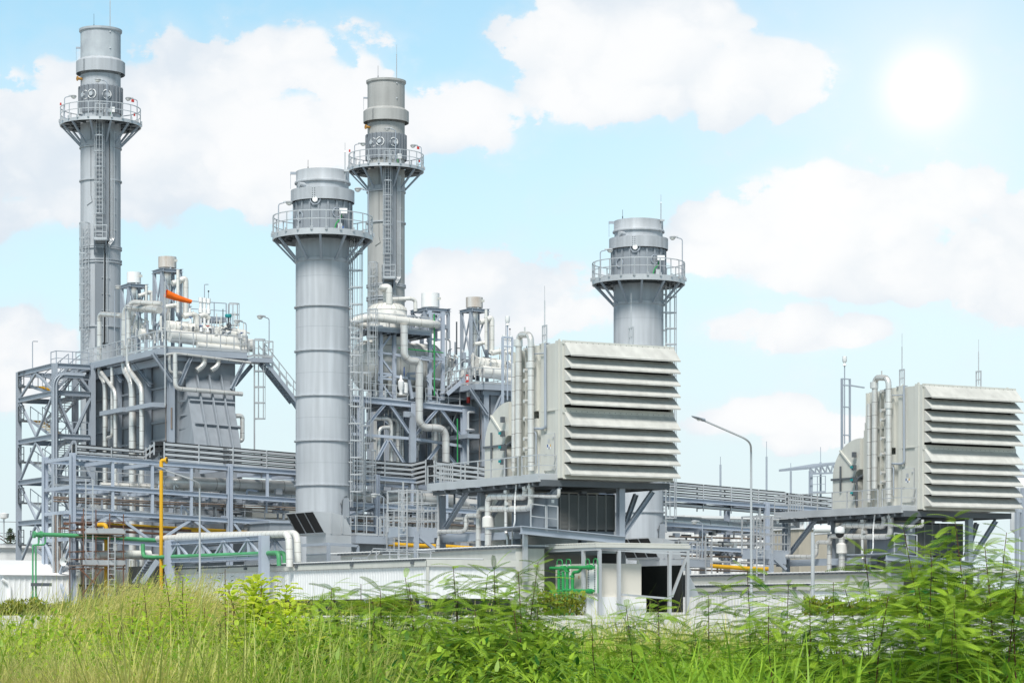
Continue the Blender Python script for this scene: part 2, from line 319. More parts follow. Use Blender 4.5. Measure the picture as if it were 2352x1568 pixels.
def main_stack(c, label):
    s = 5760/188.0; z = lambda y: EYE+(HY-y)/s
    t = thing('main_stack', label, 'chimney', c)
    f = facing(c); fv = Vec((math.cos(f), math.sin(f), 0)); rt = Vec((-math.sin(f), math.cos(f), 0))     # rt points right in the photo
    m = MB(); m.lathe(c, [(1.49, 0), (1.49, z(262)), (1.49, z(172))], 48); sh = m.build('shaft', stackm, t)
    for y in (418, 570, 574, 600, 606, 753, 840):
        m = MB(); m.lathe(c, [(1.5, z(y)-.06), (1.59, z(y)-.05), (1.59, z(y)+.05), (1.5, z(y)+.06)], 48); m.build('ring_flange', stackm, sh)
    m = MB(); m.lathe(c, [(1.49, z(176)), (1.49, z(78)), (1.59, z(75)), (1.6, z(70)), (1.42, z(69)), (1.40, z(95)), (1.38, z(180))], 48); m.build('crown', crownm, t)
    m = MB(); cm = m; m.lathe(c, [(1.52, z(138)), (1.82, z(145)), (1.82, z(172)), (1.79, z(172)), (1.78, z(148)), (1.5, z(141))], 48)
    for k in range(10): 
        for a_ in (f-.75, f-.70): m.lathe(polar(c, 1.825, a_, z(147+2.6*k)), [(.001, 0), (.028, 0), (.001, .04)], 5, m=1)
    m.build('collar', [stackm, dsteel], t)
    m = MB(); m.lathe(c, [(1.5, z(202)), (1.58, z(204)), (1.58, z(264))], 48)
    for k in range(26):
        a_ = f+2*math.pi*k/26+.1; p = polar(c, 1.62, a_, z(264)); m.bar(p, p+UP*(z(203)-z(264)), .1, .09, up=polar(Vec(), 1, a_))
    m.build('stiffened_drum', casing, t)
    # platform
    zt = z(283)
    m = MB(); m.lathe(c, [(1.55, zt-.05), (3.0, zt-.05), (3.02, zt-.3), (2.94, zt-.3), (2.92, zt-.1), (1.55, zt-.1)], 40); pf = m.build('platform', galv, t)
    m = MB()
    for k in range(12): a_ = f+.26+math.pi/6*k; m.bar(polar(c, 1.55, a_, zt-.17), polar(c, 2.95, a_, zt-.17), .1, .14)
    m.lathe(c, [(2.2, zt-.12), (2.2, zt-.25), (2.28, zt-.25), (2.28, zt-.12)], 40); m.build('platform_joists', dsteel, pf)  # joists coloured dark, painting shade under the platform
    m = MB(); ring_rail(m, c, zt, 2.98, 1.05); m.build('railing', galv, t)
    for k in range(12):
        a_ = f+.26+math.pi/6*k; m = MB(); m.bar(polar(c, 2.9, a_, zt-.3), polar(c, 1.53, a_, z(336)), .11, .13, up=polar(Vec(), 1, a_+1.57)); m.build('brace', steel, t)
    m = MB(); m.lathe(c, [(1.5, z(337)-.12), (1.55, z(337)-.1), (1.55, z(330)), (1.5, z(330)+.02)], 48); m.lathe(c, [(1.5, z(341)-.1), (1.58, z(341)-.08), (1.58, z(341)), (1.5, z(341)+.02)], 48); m.build('brace_ring', stackm, t)
    # ladders with cages: upper one in front, lower one on the left
    S = lambda lat, zz, off=.12: c+rt*lat+fv*(math.sqrt(max(0, 1.49**2-lat*lat))+off)+UP*zz
    m = MB(); m.box(S(-.38, z(559), -.1)-rt*.0, rt*1.0, fv*.24, UP*(zt-z(559)-.3)); m.build('ladder_backing', casing, t)
    m = MB(); m.ladder(S(-.1, z(562), .2), zt+1.0-z(562), fv, .5, 2.0); m.build('ladder', galv, t)
    m = MB(); m.box(S(-.5, z(562), .0), rt*1.0, fv*1.0, UP*.12); m.rail([S(-.5, z(560), .1), S(-.5, z(560), 1.0), S(.45, z(560), 1.0), S(.45, z(560), .2)], 1.05, .9); m.build('rest_platform', galv, t)
    m = MB(); m.bar(S(-.45, z(562), .9), S(-.45, z(590), .0), .09); m.bar(S(.4, z(562), .9), S(.4, z(590), .0), .09); m.build('bracket', steel, t)
    m = MB(); m.ladder(S(-1.15, z(800), .2), z(520)-z(800), (fv-rt*.25), .5, 1.2); m.build('ladder', galv, t)
    m = MB(); m.box(S(-.42, z(800), -.14), rt*.75, fv*.22, UP*(z(562)-z(800)-.1)); m.build('ladder_backing', casing, t)
    m = MB()
    for k, l in enumerate((.70, .80, .90, 1.0)):
        m.tube([S(l, z(305), .1), S(l, z(555), .1), S(l-.25, z(566), .22), S(l-.45, z(580), .1), S(l-.5, z(790), .08)], .032, 6, R=.25)
    cc_ = m; m = MB()
    for l in (.58, .63): m.tube([S(l, z(284), .1), S(l, z(556), .1), S(l-.2, z(568), .25), S(l-.3, z(582), .1), S(l-.34, z(800), .08)], .045, 6, R=.25)
    m.build('black_cables', rubber, t)
    m = cc_
    for k in range(15): y = 310+k*37; l = .86 if y < 556 else .4; m.bar(S(l-.33, z(y), .09), S(l+.28, z(y), .09), .04)
    m.build('cable_conduits', galv, t)
    m = MB(); m.tube([S(-.72, z(290), .03), S(-.72, z(455), .03), S(-.62, z(470), .05), S(-1.0, z(478), .05)], .018, 5); m.build('earth_wire', dsteel, t)
    # fittings
    m = MB()
    for lat, y in ((-.65, 225), (.45, 226), (-1.15, 226)): p = S(lat, z(y), .12); n_ = (p-c-UP*z(y)); valve_wheel(m, p, n_, .33)
    m.build('inspection_rings', white, t)
    m = MB()
    for lat, y in ((-.65, 225), (.5, 227), (-1.2, 226)): p = S(lat, z(y), .05); n_ = (p-c-UP*z(y)).normalized(); m.tube([p, p+n_*.2], .16, 12)
    m.build('sampling_port', galv, t)
    m = MB(); p = S(-1.35, z(187), -.05); n_ = Vec((p.x-c.x, p.y-c.y, 0)).normalized(); m.tube([p, p+n_*.35, p+n_*.36, p+n_*.42], .1, 12); m.tube([p+n_*.36, p+n_*.42], .18, 14); m.build('nozzle', orangeb, t)
    m = MB(); m.box(S(-.4, zt, .5), rt*.9, fv*.35, UP*.9); m.build('gate_frame', galv, t) if False else None
    m = MB()
    for l in (-.38, -.12, .12, .38): m.bar(S(l, zt, .95), S(l, zt+1.0, .95), .05)
    m.bar(S(-.4, zt+1, .95), S(.6, zt+1, .95), .05); m.bar(S(.2, zt+.5, .7), S(.7, zt+.55, .7), .25); m.build('safety_gate', galv, t)
    m = MB(); m.box(S(.72, zt+.55, .15), rt*.32, fv*.16, UP*.38); m.build('control_box', white, t)
    m = MB(); m.box(S(-1.6, zt+.5, .6), rt*.35, fv*.16, UP*.42); m.build('control_box', galv, t)
    m = MB(); m.tube([S(.75, zt+.5, .25), S(.75, zt+.25, .35), S(.85, zt+.12, .35), S(1.15, zt+.08, .35)], .035, 6, R=.1); m.build('hose', grn, t)
    m = MB(); p = polar(c, 1.45, f+.5, z(72)); m.bar(p-UP*2.6, p+UP*2.0, .05); m.bar(p+UP*2.0, p+UP*2.75, .02); 
    for q in (.3, 1.5, 2.4): m.bar(p-UP*q-fv*.05, p-UP*q+fv*.1, .1)
    m.build('lightning_rod', galv, t)
    m = MB(); p = polar(c, 1.45, f+math.pi+.35, z(72)); m.bar(p, p+UP*.8, .05); m.bar(p+UP*.8, p+UP*1.6, .02); m.build('lightning_rod', dsteel, t)
    m = MB(); p = c-rt*1.5+UP*z(112); m.bar(p, p-rt*.32, .1, .12); m.bar(p-rt*.3, p-rt*.3-UP*.95, .02); m.build('davit', steel, t)
    for (a_, hh, dr) in ((f-1.15, 1.6, 1), (f+1.2, 1.6, -1), (f+.18, 2.6, -1)):
        foot = polar(c, 2.9, a_, zt) if hh < 2 else polar(c, 2.6, a_, zt); lamp_on(t, foot, hh, rt*dr)
    m = MB()
    for a_, hh in ((f-1.5, 1.2), (f+.9, 1.3), (f+1.0, .3), (f+.95, 1.3)): p = polar(c, 2.95, a_, zt+hh); m.lathe(p, [(.001, .2), (.06, .18), (.07, 0), (.001, 0)], 8); 
    m.build('warning_light', red, t)
    return t
c1 = Vec((-30.84, 188, 0))
ms1 = main_stack(c1, 'tallest grey chimney at the far left with pale weathered patches on its crown')
ms2 = dup(ms1, D2, 'tall warm grey chimney behind the thick plain stack, its crown clean')
for ch in ms2.children:
    if ch.name.startswith(('shaft', 'crown', 'collar')): ch.data = ch.data.copy(); ch.data.materials[0] = stackt
def bypass_stack(c, label):
    s = 36.0; z = lambda y: EYE+(HY-y)/s
    t = thing('bypass_stack', label, 'chimney', c)
    f = facing(c); fv = Vec((math.cos(f), math.sin(f), 0)); rt = Vec((-math.sin(f), math.cos(f), 0))
    S = lambda lat, zz, off=.0, r=1.717: c+rt*lat+fv*(math.sqrt(max(0, r*r-lat*lat))+off)+UP*zz
    m = MB(); m.lathe(c, [(1.717, 0), (1.717, z(548)), (1.66, z(540)), (1.66, z(420))], 56)
    for y in (640, 755, 860, 962, 1065): m.lathe(c, [(1.718, z(y)-.008), (1.7195, z(y)), (1.718, z(y)+.008)], 56, m=1)
    sh = m.build('shaft', [stackm, casing2], t)
    for y in (707, 808, 911, 1013.6, 1115):
        m = MB(); m.lathe(c, [(1.72, z(y)-.06), (1.82, z(y)-.05), (1.82, z(y)+.03), (1.72, z(y)+.05)], 56); m.build('ring_flange', stackm, sh)
    m = MB(); m.lathe(c, [(1.62, z(424)), (1.79, z(424)), (1.79, z(421)), (1.70, z(417)), (1.69, z(396)), (1.62, z(395)), (1.6, z(426))], 56); m.build('crown', stackm, t)
    m = MB(); m.lathe(c, [(1.66, z(437)), (2.03, z(440)), (2.03, z(467)), (2.0, z(467)), (2.0, z(443)), (1.66, z(441))], 56)
    for k in range(5):
        for a_ in (f-.32, f-.25): m.lathe(polar(c, 2.03, a_, z(444+5*k)), [(.001, -.03), (.04, 0), (.001, .03)], 5, m=1)
    m.build('collar', [stackm, dsteel], t)
    m = MB(); m.lathe(c, [(1.7, z(466)), (1.82, z(468)), (1.82, z(552))], 56)
    for k in range(20):
        a_ = f+2*math.pi*k/20+.18; p = polar(c, 1.86, a_, z(550)); m.bar(p, p+UP*(z(469)-z(550)), .12, .1, up=polar(Vec(), 1, a_))
    m.build('stiffened_drum', casing2, t)
    zt = z(540)
    m = MB(); m.lathe(c, [(1.8, zt-.05), (3.16, zt-.05), (3.2, zt), (3.2, zt-.38), (3.12, zt-.38), (3.1, zt-.1), (1.8, zt-.1)], 44); pf = m.build('platform', galv, t)
    m = MB()
    for k in range(12): a_ = f+math.pi/6*k; m.bar(polar(c, 1.75, a_, zt-.2), polar(c, 3.1, a_, zt-.2), .1, .18)
    m.lathe(c, [(2.35, zt-.12), (2.35, zt-.3), (2.43, zt-.3), (2.43, zt-.12)], 40); m.lathe(c, [(1.72, zt-.42), (1.95, zt-.42), (1.95, zt-.36), (1.72, zt-.36)], 40); m.build('platform_joists', dsteel, pf)  # underside joists get a dark colour in place of platform shade
    m = MB(); ring_rail(m, c, zt, 3.17, 1.12); m.build('railing', galv, t)
    for k in range(12):
        a_ = f+math.pi/6*k-.05; m = MB(); m.bar(polar(c, 3.08, a_, zt-.38), polar(c, 1.76, a_, z(603)), .11, .14, up=polar(Vec(), 1, a_+1.57)); m.build('brace', steel, t)
    m = MB(); m.lathe(c, [(1.717, z(606)), (1.79, z(605)), (1.79, z(598)), (1.717, z(597))], 56); m.build('brace_ring', stackm, t)
    # inspection port, sensor, boxes, davit, rods
    m = MB(); p = S(-.45, z(469), .03, 1.84); n_ = Vec((p.x-c.x, p.y-c.y, 0)).normalized(); m.tube([p, p+n_*.16], .17, 16); m.build('inspection_port', white, t)
    m = MB(); valve_wheel(m, p+n_*.06, n_, .32); p = S(-1.45, z(504), .05, 1.84); valve_wheel(m, p, Vec((p.x-c.x, p.y-c.y, 0)), .3); p = S(.9, z(497), .05, 1.84); valve_wheel(m, p, Vec((p.x-c.x, p.y-c.y, 0)), .3); m.build('port_rings', steel, t)
    m = MB(); m.box(S(1.05, z(500), .12, 1.84), rt*.5, fv*.3, UP*.32); m.build('control_box', white, t)
    m = MB(); m.box(S(.95, zt+.12, .15, 1.84), rt*.28, fv*.2, UP*.36); m.build('analyser', galv, t)
    m = MB(); m.box(S(1.12, zt+.1, .36, 1.84), rt*.2, fv*.06, UP*.2); m.build('analyser_base', blue, t)
    m = MB(); m.tube([S(1.2, z(502), .2, 1.84), S(1.15, zt+.8, .2, 1.84), S(.85, zt+.5, .2, 1.84), S(.75, zt+.1, .2, 1.84), S(.5, zt+.04, .2, 1.84)], .04, 6, R=.15); m.build('hose', grn, t)
    m = MB(); p = S(-1.15, z(433), .0, 1.66); n_ = Vec((p.x-c.x, p.y-c.y, 0)).normalized()-rt*.4; m.tube([p-n_*.1, p+n_*.32], .16, 14); m.build('nozzle', stackm, t)
    m = MB(); p = c-rt*1.68+UP*z(399); m.bar(p, p-rt*.38, .12, .16); m.bar(p-rt*.36, p-rt*.36-UP*1.0, .02); m.build('davit', steel, t)
    m = MB(); p = polar(c, 1.74, f+.95, z(410)); m.bar(p-UP*.5, p+UP*1.55, .05); m.bar(p+UP*1.55, p+UP*2.1, .022); m.lathe(p+UP*1.45, [(.001, 0), (.05, .05), (.001, .2)], 6); p2 = polar(c, 1.72, f+.9, z(398)); m.bar(p2, p2+rt*.3, .12); m.build('lightning_rod', galv, t)
    m = MB(); p = polar(c, 1.66, f+math.pi+.6, z(395)); m.bar(p, p+UP*.55, .05); m.bar(p+UP*.55, p+UP*1.0, .02); m.build('lightning_rod', dsteel, t)
    lamp_on(t, polar(c, 3.05, f-1.15, zt), 1.75, rt); lamp_on(t, polar(c, 3.05, f+1.25, zt), 2.7, -rt)
    # cage ladder up the right side
    d = (rt*.97+fv*.25).normalized(); b = c+d*1.9+UP*z(1165)
    m = MB(); m.ladder(b, z(545)-z(1165), d, .5, 1.0)
    for k in range(14): zz = z(1150-44*k); m.bar(c+d*1.7+UP*zz-fv*.25, c+d*1.95+UP*zz-fv*.25, .05); m.bar(c+d*1.7+UP*zz+fv*.25, c+d*1.95+UP*zz+fv*.25, .05)
    m.build('ladder', galv, t)
    m = MB(); m.tube([S(1.55, z(1140), .05), S(1.4, z(1142), .12), S(1.25, z(1150), .1), S(1.2, z(1180), .06)], .03, 6, R=.2); m.bar(S(1.15, z(1158), .0), S(1.15, z(1158), .16), .06); m.build('earth_cable', dsteel, t)
    m = MB(); m.box(S(1.25, z(1190), .02), rt*.42, fv*.05, UP*1.25); m.build('access_panel', casing2, t)
    return t
c2 = Vec((-12.08, 160, 0))
bs1 = bypass_stack(c2, 'thick plain grey stack in the centre with a railed round platform')
bs2 = dup(bs1, D2, 'thick grey stack rising behind the nearer louvred filter house')
# ================================================================ first steam boiler (left) and what stands on it
def zat(p): return p.z
def bof(p): return (p-O).dot(N)
def aof(p): return (p-O).dot(U)
def onP(p, P0, n): r = ray(p); E = Vec((0, 0, EYE)); return E + r*((P0-E).dot(n)/r.dot(n))
def pipe(label, pts, r, R=None, mats=None, sm=1.0, n=12, cat='pipe', name='insulated_pipe', group=None):
    m = MB(); m.tube(pts, r, n, R=R if R is not None else r*2.6, seam=sm)
    return m.build(name, mats or [clad, seam], None, label=label, cat=cat, group=group)
WB = [insul, seamw]
base = W(-.2, 46, 0)
hb = thing('steam_boiler', 'big grey steam boiler at the left with sloping ribbed duct panel and railed roof deck', 'boiler', base)
AS = -2.4; ZT = 17.7
bx = lambda x: bof(onA(px(2, x, 1100), AS))
bcols = [bx(1375), bx(1192), bx(962), bx(737)]
mods = [(46, bx(1192)), (bx(1130), bx(962)), (bx(910), bx(745)+.6)]
for (b0, b1) in mods:
    m = MB(); m.abz(AS, 2.05, b0, b1, 0, ZT); 
    for zz in (5.2, 7.6, 9.8, 11.9, 13.1, 14.3, 15.4): m.abz(AS-.16, AS, b0+.1, b1-.1, zz, zz+.14)
    m.build('casing_wall', casing2, hb)
m = MB(); m.abz(AS+1.2, 2.0, 46.3, 62, 0, ZT-.05); m.build('inner_casing', mat('casing_recess_shade', (.09, .1, .115), .6, var=.1), hb)  # coloured near black so the recesses between modules read as deep shade
for b in bcols+[bx(737)+3]:
    m = MB(); m.ibeam(W(AS-.32, b, 0), W(AS-.32, b, ZT), .42, .34, up=N); m.build('column', steel, hb)
for x in (1190, 1440):                              # knee plates and box columns of the front corner
    pass
m = MB(); p = onB(px(2, 1385, 1100), 46); m.box(Vec((p.x, p.y, 0))-N*.14, U*.55, N*.14, UP*ZT); m.build('column', casing2, hb)
# sloping transition duct towards the thick stack
pt = [onB(px(2, 1450, 990), 45.9), onB(px(2, 1805, 1025), 45.9)]
pb_ = [onB(px(2, 1530, 1540), 42.6), onB(px(2, 1893, 1565), 42.6)]
bk = lambda p: p+N*(47-bof(p))
m = MB(); m.add([pt[0], pt[1], pb_[1], pb_[0], bk(pt[0]), bk(pt[1]), bk(pb_[1]), bk(pb_[0])], [(0, 3, 2, 1), (0, 4, 7, 3), (1, 2, 6, 5), (0, 1, 5, 4), (4, 5, 6, 7)])
lo = [pb_[0]-UP*9, pb_[1]-UP*9+U*.3]; m.add([pb_[0], pb_[1], lo[1], lo[0], bk(pb_[0]), bk(pb_[1]), bk(lo[1]), bk(lo[0])], [(0, 3, 2, 1), (0, 4, 7, 3), (1, 2, 6, 5), (3, 7, 6, 2)])
dn = (pt[1]-pt[0]).cross(pb_[0]-pt[0]).normalized(); dn = dn if dn.y < 0 else -dn
fp = lambda x, y, o=.0: onP(px(2, x, y), pt[0]+dn*o, dn)
pan = m.build('duct_panel', casing2, hb)
for x0, x1 in ((1540, 1640), (1635, 1735), (1728, 1826)):
    m = MB(); m.bar(fp(x0, 985, .14), fp(x1, 1560, .14), .1, .28, up=dn); m.build('rib', casing2, pan)
for a0, b0_ in (((1487, 1178), (1838, 1203)), ((1530, 1358), (1886, 1390))):
    m = MB(); m.bar(fp(*a0, .1), fp(*b0_, .1), .12, .22, up=dn); m.build('flange', casing2, pan)
m = MB()
for y in (1185, 1295, 1400, 1475): p = onA(px(2, 1432, y), aof(pt[0])-.3); q = p+N*(-.1); m.bar(W(-2.1, 45.7, p.z), W(aof(fp(1460+(y-990)*.15, y)), bof(fp(1460+(y-990)*.15, y))+.25, p.z), .14, .12)
m.build('side_stiffeners', casing2, pan)
# roof deck -----------------------------------------------------------------
pc = onA(px(2, 1300, 768), -3.3); bF = bof(pc); zF = pc.z                        # front left corner of the deck
aR = aof(onB(px(2, 1940, 835), bF))
m = MB(); m.abz(-3.3, aR, bF, bF+.3, zF-.42, zF); m.abz(-3.3, -3.1, bF+.3, 56, zF-.42, zF); m.abz(-3.1, aR, bF+.3, 56, zF-.1, zF-.02); m.abz(aR-.2, aR, bF+.3, 56, zF-.42, zF-.1)
for k in range(6): m.abz(-3.1, aR-.2, bF+1.2+1.5*k, bF+1.35+1.5*k, zF-.4, zF-.1)
m.build('roof_deck', steel, hb)
p0 = onA(px(2, 1000, 775), -3.9); p1 = onA(px(2, 1240, 735), -3.9)
m = MB(); m.abz(-3.9, -3.3, bof(p1), bof(p0), zF-.45, zF-.05); m.build('side_deck', steel, hb)
q0 = onA(px(2, 965, 838), -3.5); q1 = onA(px(2, 595, 918), -3.5); zL = (q0.z+q1.z)/2
m = MB(); m.abz(-3.5, 2, bof(q0), bof(q1), zL-.3, zL); m.abz(-3.6, -3.5, bof(q0), bof(q1), zL-.36, zL+.05); m.build('rear_deck', steel, hb)
m = MB(); m.rail([W(aR, bF, zF), W(-3.3, bF, zF), W(-3.3, bof(p1)+.0, zF)], 1.1, 1.0); m.build('railing', galv, hb)
m = MB(); m.rail([W(-3.3, bof(p1), zF), W(-3.9, bof(p1), zF), W(-3.9, bof(p0), zF), W(-3.4, bof(p0), zF)], 1.1, .8); m.build('railing', galv, hb)
m = MB(); m.rail([W(-3.5, bof(q0), zL), W(-3.5, bof(q1), zL), W(-1.5, bof(q1), zL)], 1.1, 1.1); m.build('railing', galv, hb)
m = MB(); m.rail([W(aR, bF, zF), W(aR, 55.5, zF)], 1.1, 1.2); m.rail([W(-2.6, 55.5, zF), W(aR, 55.5, zF)], 1.1, 1.2); m.build('railing', galv, hb)
AK = -2.9
bars(hb, 'brace', steel, [PB(2, 45.4, (1195, 810), (1352, 1030)), PB(2, 45.4, (1512, 800), (1405, 1055)), PB(2, 45.4, (1930, 850), (1815, 1090)), PB(2, 45.8, (1975, 900), (1840, 1060)), PA(2, AK, (1025, 850), (1185, 1060)), PA(2, AK, (855, 892), (955, 1028)), PA(2, AK, (630, 1040), (712, 1120))], .26, .22, ib=True)
m = MB(); m.abz(-3.0, 2.4, 45.55, 45.8, zF-.75, zF-.43); m.build('deck_beam', steel, hb)
m = MB(); m.abz(-3.0, -2.75, 46, 62, zF-.95, zF-.45); m.build('deck_beam', steel, hb)
# pots, drum, valves on the deck ----------------------------------------------
d0, d1 = PB(2, 47.0, (1350, 672), (1965, 748))
m = MB(); m.tube([d0-U*.2, d0, d1, d1+U*.15], .44, 20, seam=1.1); sd_ = m.build('steam_drum', WB, None, label='long white insulated steam drum lying along the left boiler deck', cat='drum')
m = MB(); e0, e1 = PB(2, 48.4, (1320, 610), (1900, 680)); m.tube([e0-U*.15, e0, e1, e1+U*.15], .5, 18, seam=.9); m.build('steam_drum', WB, None, label='upper white insulated drum behind the long one on the left boiler deck', cat='drum')
m = MB(); e0, e1 = PB(2, 46.6, (1545, 745), (1930, 785)); m.tube([e0, e1], .2, 12, seam=1); m.build('insulated_pipe', WB, None, label='low white pipe along the left boiler deck beneath the long drum', cat='pipe')
m = MB(); e0 = onA(px(2, 1150, 660), -2.4); m.tube([e0-U*.5, e0, e0+U*1.2], .36, 16, seam=.6); m.build('expansion_vessel', WB, None, label='short white vessel at the corner of the left boiler deck', cat='vessel')
def vent_tower(p, r, h, w, leg, label, rusty=False, flip=False):
    """steam vent silencer drum on a four legged frame; p = middle of the drum's foot"""
    t = thing('vent_silencer', label, 'silencer', p-UP*leg)
    m = MB(); m.lathe(p, [(.001, .1), (r, .1), (r, h), (r-.05, h), (r-.06, h-.3), (.001, h-.3)], 28); d = m.build('drum', rustdrum if rusty else white, t)
    m = MB(); m.box(p-N*(r+.04)+U*r*.35+UP*h*.55, U*.22, -N*.08, UP*.17); m.build('name_plate', cream, d)
    m = MB()
    for k in range(6): c = polar(p, r*.82, k*1.05); m.bar(c-UP*.12, c+UP*.14, .1)
    m.build('drum_feet', white, d)
    m = MB(); m.tube([p-UP*leg*.8, p+UP*.1], r*.42, 12, seam=.8); m.build('vent_pipe', [clad, seam], t)
    for sx_ in (-1, 1):
        for sy in (-1, 1): c = p+U*w/2*sx_+N*w/2*sy; m = MB(); m.ibeam(c-UP*leg, c-UP*.28, .2, .2, up=N); m.build('leg', steel, t)
    m = MB()
    for s_ in (-1, 1): m.ibeam(p+U*w/2*s_-N*(w/2+.3)-UP*.15, p+U*w/2*s_+N*(w/2+.3)-UP*.15, .2, .22); m.ibeam(p+N*w/2*s_-U*(w/2-.1)-UP*.15, p+N*w/2*s_+U*(w/2-.1)-UP*.15, .2, .22)
    m.build('top_frame', steel, t)
    for s_ in (-1, 1):
        for zz in (leg*.38,):
            m = MB(); m.bar(p-N*w/2-U*w/2*s_-UP*(.3), p-N*w/2+U*w/2*s_-UP*(leg*.62), .1); m.build('brace', steel, t)
            m = MB(); m.bar(p-U*w/2-N*w/2*s_-UP*(.3), p-U*w/2+N*w/2*s_-UP*(leg*.62), .1); m.build('brace', steel, t)
    m = MB()
    for s_ in (-1, 1): m.bar(p-N*w/2*s_-U*w/2-UP*leg*.64, p-N*w/2*s_+U*w/2-UP*leg*.64, .16); m.bar(p-U*w/2*s_-N*w/2-UP*leg*.64, p-U*w/2*s_+N*w/2-UP*leg*.64, .16)
    m.build('tie_frame', steel, t)
    return t
pv2 = onB(px(2, 1312, 152), 50.0); vt2 = vent_tower(pv2, .62, .84, 1.35, pv2.z-zF, 'rust-stained white vent drum on a tall frame, higher one on the left boiler', True)
pv1 = onB(px(2, 1050, 270), 57.0); vt1 = vent_tower(pv1, .50, .85, 1.3, pv1.z-zF+.2, 'clean white vent drum, lower one beside the tallest chimney')
# vents and gear of the deck, grouped as things
def vpipe(label, b, pts, r, **k): return pipe(label, PB(2, b, *pts), r, mats=WB, **k)
vpipe('white goose-neck steam pipe rising beside the rust-stained drum', 49.2, [(1350, 262), (1400, 250), (1455, 215), (1455, 500), (1440, 530)], .2, R=.5)
vpipe('thin straight white vent pipe in front of the rust-stained drum frame', 48.6, [(1395, 155), (1395, 490)], .11)
vpipe('white pipe bent like a hook among the deck valves of the left boiler', 48.2, [(1440, 520), (1545, 497), (1545, 600)], .19)
vpipe('short white pipe bent down beside the triple vent pots of the left boiler', 48.4, [(1560, 520), (1610, 505), (1640, 540)], .17)
vpipe('stubby white pipe sticking out below the orange windsock', 48.8, [(1295, 445), (1350, 435), (1398, 430)], .14)
vpipe('white vent pipe and bend beside the lower white vent drum', 56.2, [(1085, 360), (1150, 340), (1188, 325), (1188, 470)], .14)
vpipe('thin straight white vent pipe in front of the lower white vent drum frame', 55.8, [(1147, 275), (1147, 480)], .09)
for k, (x, y) in enumerate(((1573, 372), (1604, 376), (1635, 380))):
    p = onB(px(2, x, y), 49.6); m = MB(); m.lathe(p, [(.001, 0), (.15, 0), (.15, -.32), (.1, -.36), (.1, -.75), (.15, -.78), (.15, -1.05), (.09, -1.1), (.09, -1.9)], 14)
    m.build('vent_pot', white, None, label='white vent pot, %s of the three in a row on the left boiler roof' % ('left', 'middle', 'right')[k], cat='vent', group='vent pots on the boilers')
p = onB(px(2, 1790, 510), 48.0); t = thing('control_valve', 'teal mushroom-topped control valve on the left boiler deck', 'valve', p-UP*1.0)
m = MB(); m.lathe(p, [(.001, .07), (.2, .06), (.24, 0), (.22, -.14), (.1, -.18), (.001, -.18)], 18); m.build('actuator', teal, t)
m = MB(); m.lathe(p, [(.05, -.18), (.05, -.6), (.12, -.64), (.12, -.78), (.06, -.82), (.06, -1.0)], 10); valve_wheel(m, p-UP*.68-N*.12, N, .14); m.build('valve_body', dsteel, t)
def small_valves(b, spots, lab):
    for i, (x, y, c) in enumerate(spots):
        p = onB(px(2, x, y), b); t = thing('hand_valve', lab[i], 'valve', p-UP*.3, group='hand valves on the boilers')
        m = MB(); m.lathe(p-UP*.3, [(.11, 0), (.11, .08), (.06, .1), (.09, .2), (.05, .3), (.03, .42)], 10); m.build('valve_body', white, t)
        m = MB(); m.lathe(p+UP*.1, [(.02, -.02), (.14, 0), (.14, .03), (.02, .04)], 12); m.build('hand_wheel', c, t)
small_valves(46.9, [(1577, 605, blue), (1630, 608, red), (1495, 540, blue), (1895, 660, blue), (1490, 455, steel)],
    ['blue-wheeled valve on the long drum of the left boiler', 'red-wheeled valve on the long drum of the left boiler', 'blue-wheeled valve between the pipe bends on the left boiler', 'blue-wheeled valve near the right end of the left boiler deck', 'grey-wheeled valve below the tip of the windsock'])
rv = random.Random(3)
for k in range(70):
    m = MB(); x = rv.uniform(1310, 1940); p = onB(px(2, x, 612+(x-1300)*.11+rv.uniform(-40, 34)), rv.uniform(46.6, 49.5)); w = rv.uniform(.06, .2); q = rv.random()
    if q < .3: m.box(p, U*w, N*w, UP*rv.uniform(.15, .5))
    elif q < .75: m.tube([p, p+UP*rv.uniform(.1, .5), p+U*rv.uniform(-.5, .7)+UP*rv.uniform(.1, .5)], rv.uniform(.03, .09), 8, R=.1)
    else: m.bar(p, p+UP*rv.uniform(.4, 1.5), .05); m.bar(p+UP*.3, p+UP*.3+U*rv.uniform(-.6, .6), .05)
    m.build('pipe_fitting', rv.choice([insul, insul, insul, steel, dsteel, galv]), sd_)
for k in range(26):
    m = MB(); x = rv.uniform(1010, 1300); p = onA(px(2, x, 650+rv.uniform(-90, 90)), -2.6); m.tube([p, p+UP*rv.uniform(.2, 1.2), p+N*rv.uniform(-.6, .6)+UP*rv.uniform(.3, .9)], rv.uniform(.03, .1), 8, R=.12); m.build('pipe_fitting', rv.choice([insul, galv, steel]), sd_)
# caged steps and a raised platform at the back of the deck
t = thing('service_platform', 'small caged ladder platform behind the valves on the left boiler deck', 'platform', onB(px(2, 1680, 700), 50))
p = onB(px(2, 1690, 560), 50.5); m = MB(); m.box(p-U*1.0, U*1.8, N*1.2, UP*.25); m.build('floor', steel, t)
m = MB(); m.rail([p-U*2.9+UP*.2, p-U*1+UP*.2, p+U*.8+UP*.2], 1.1, .8); m.build('railing', steel, t)
m = MB(); m.ladder(p+U*1.0-UP*1.2, 2.5, U*.9-N*.3, .5, 1.0); m.build('ladder', galv, t)
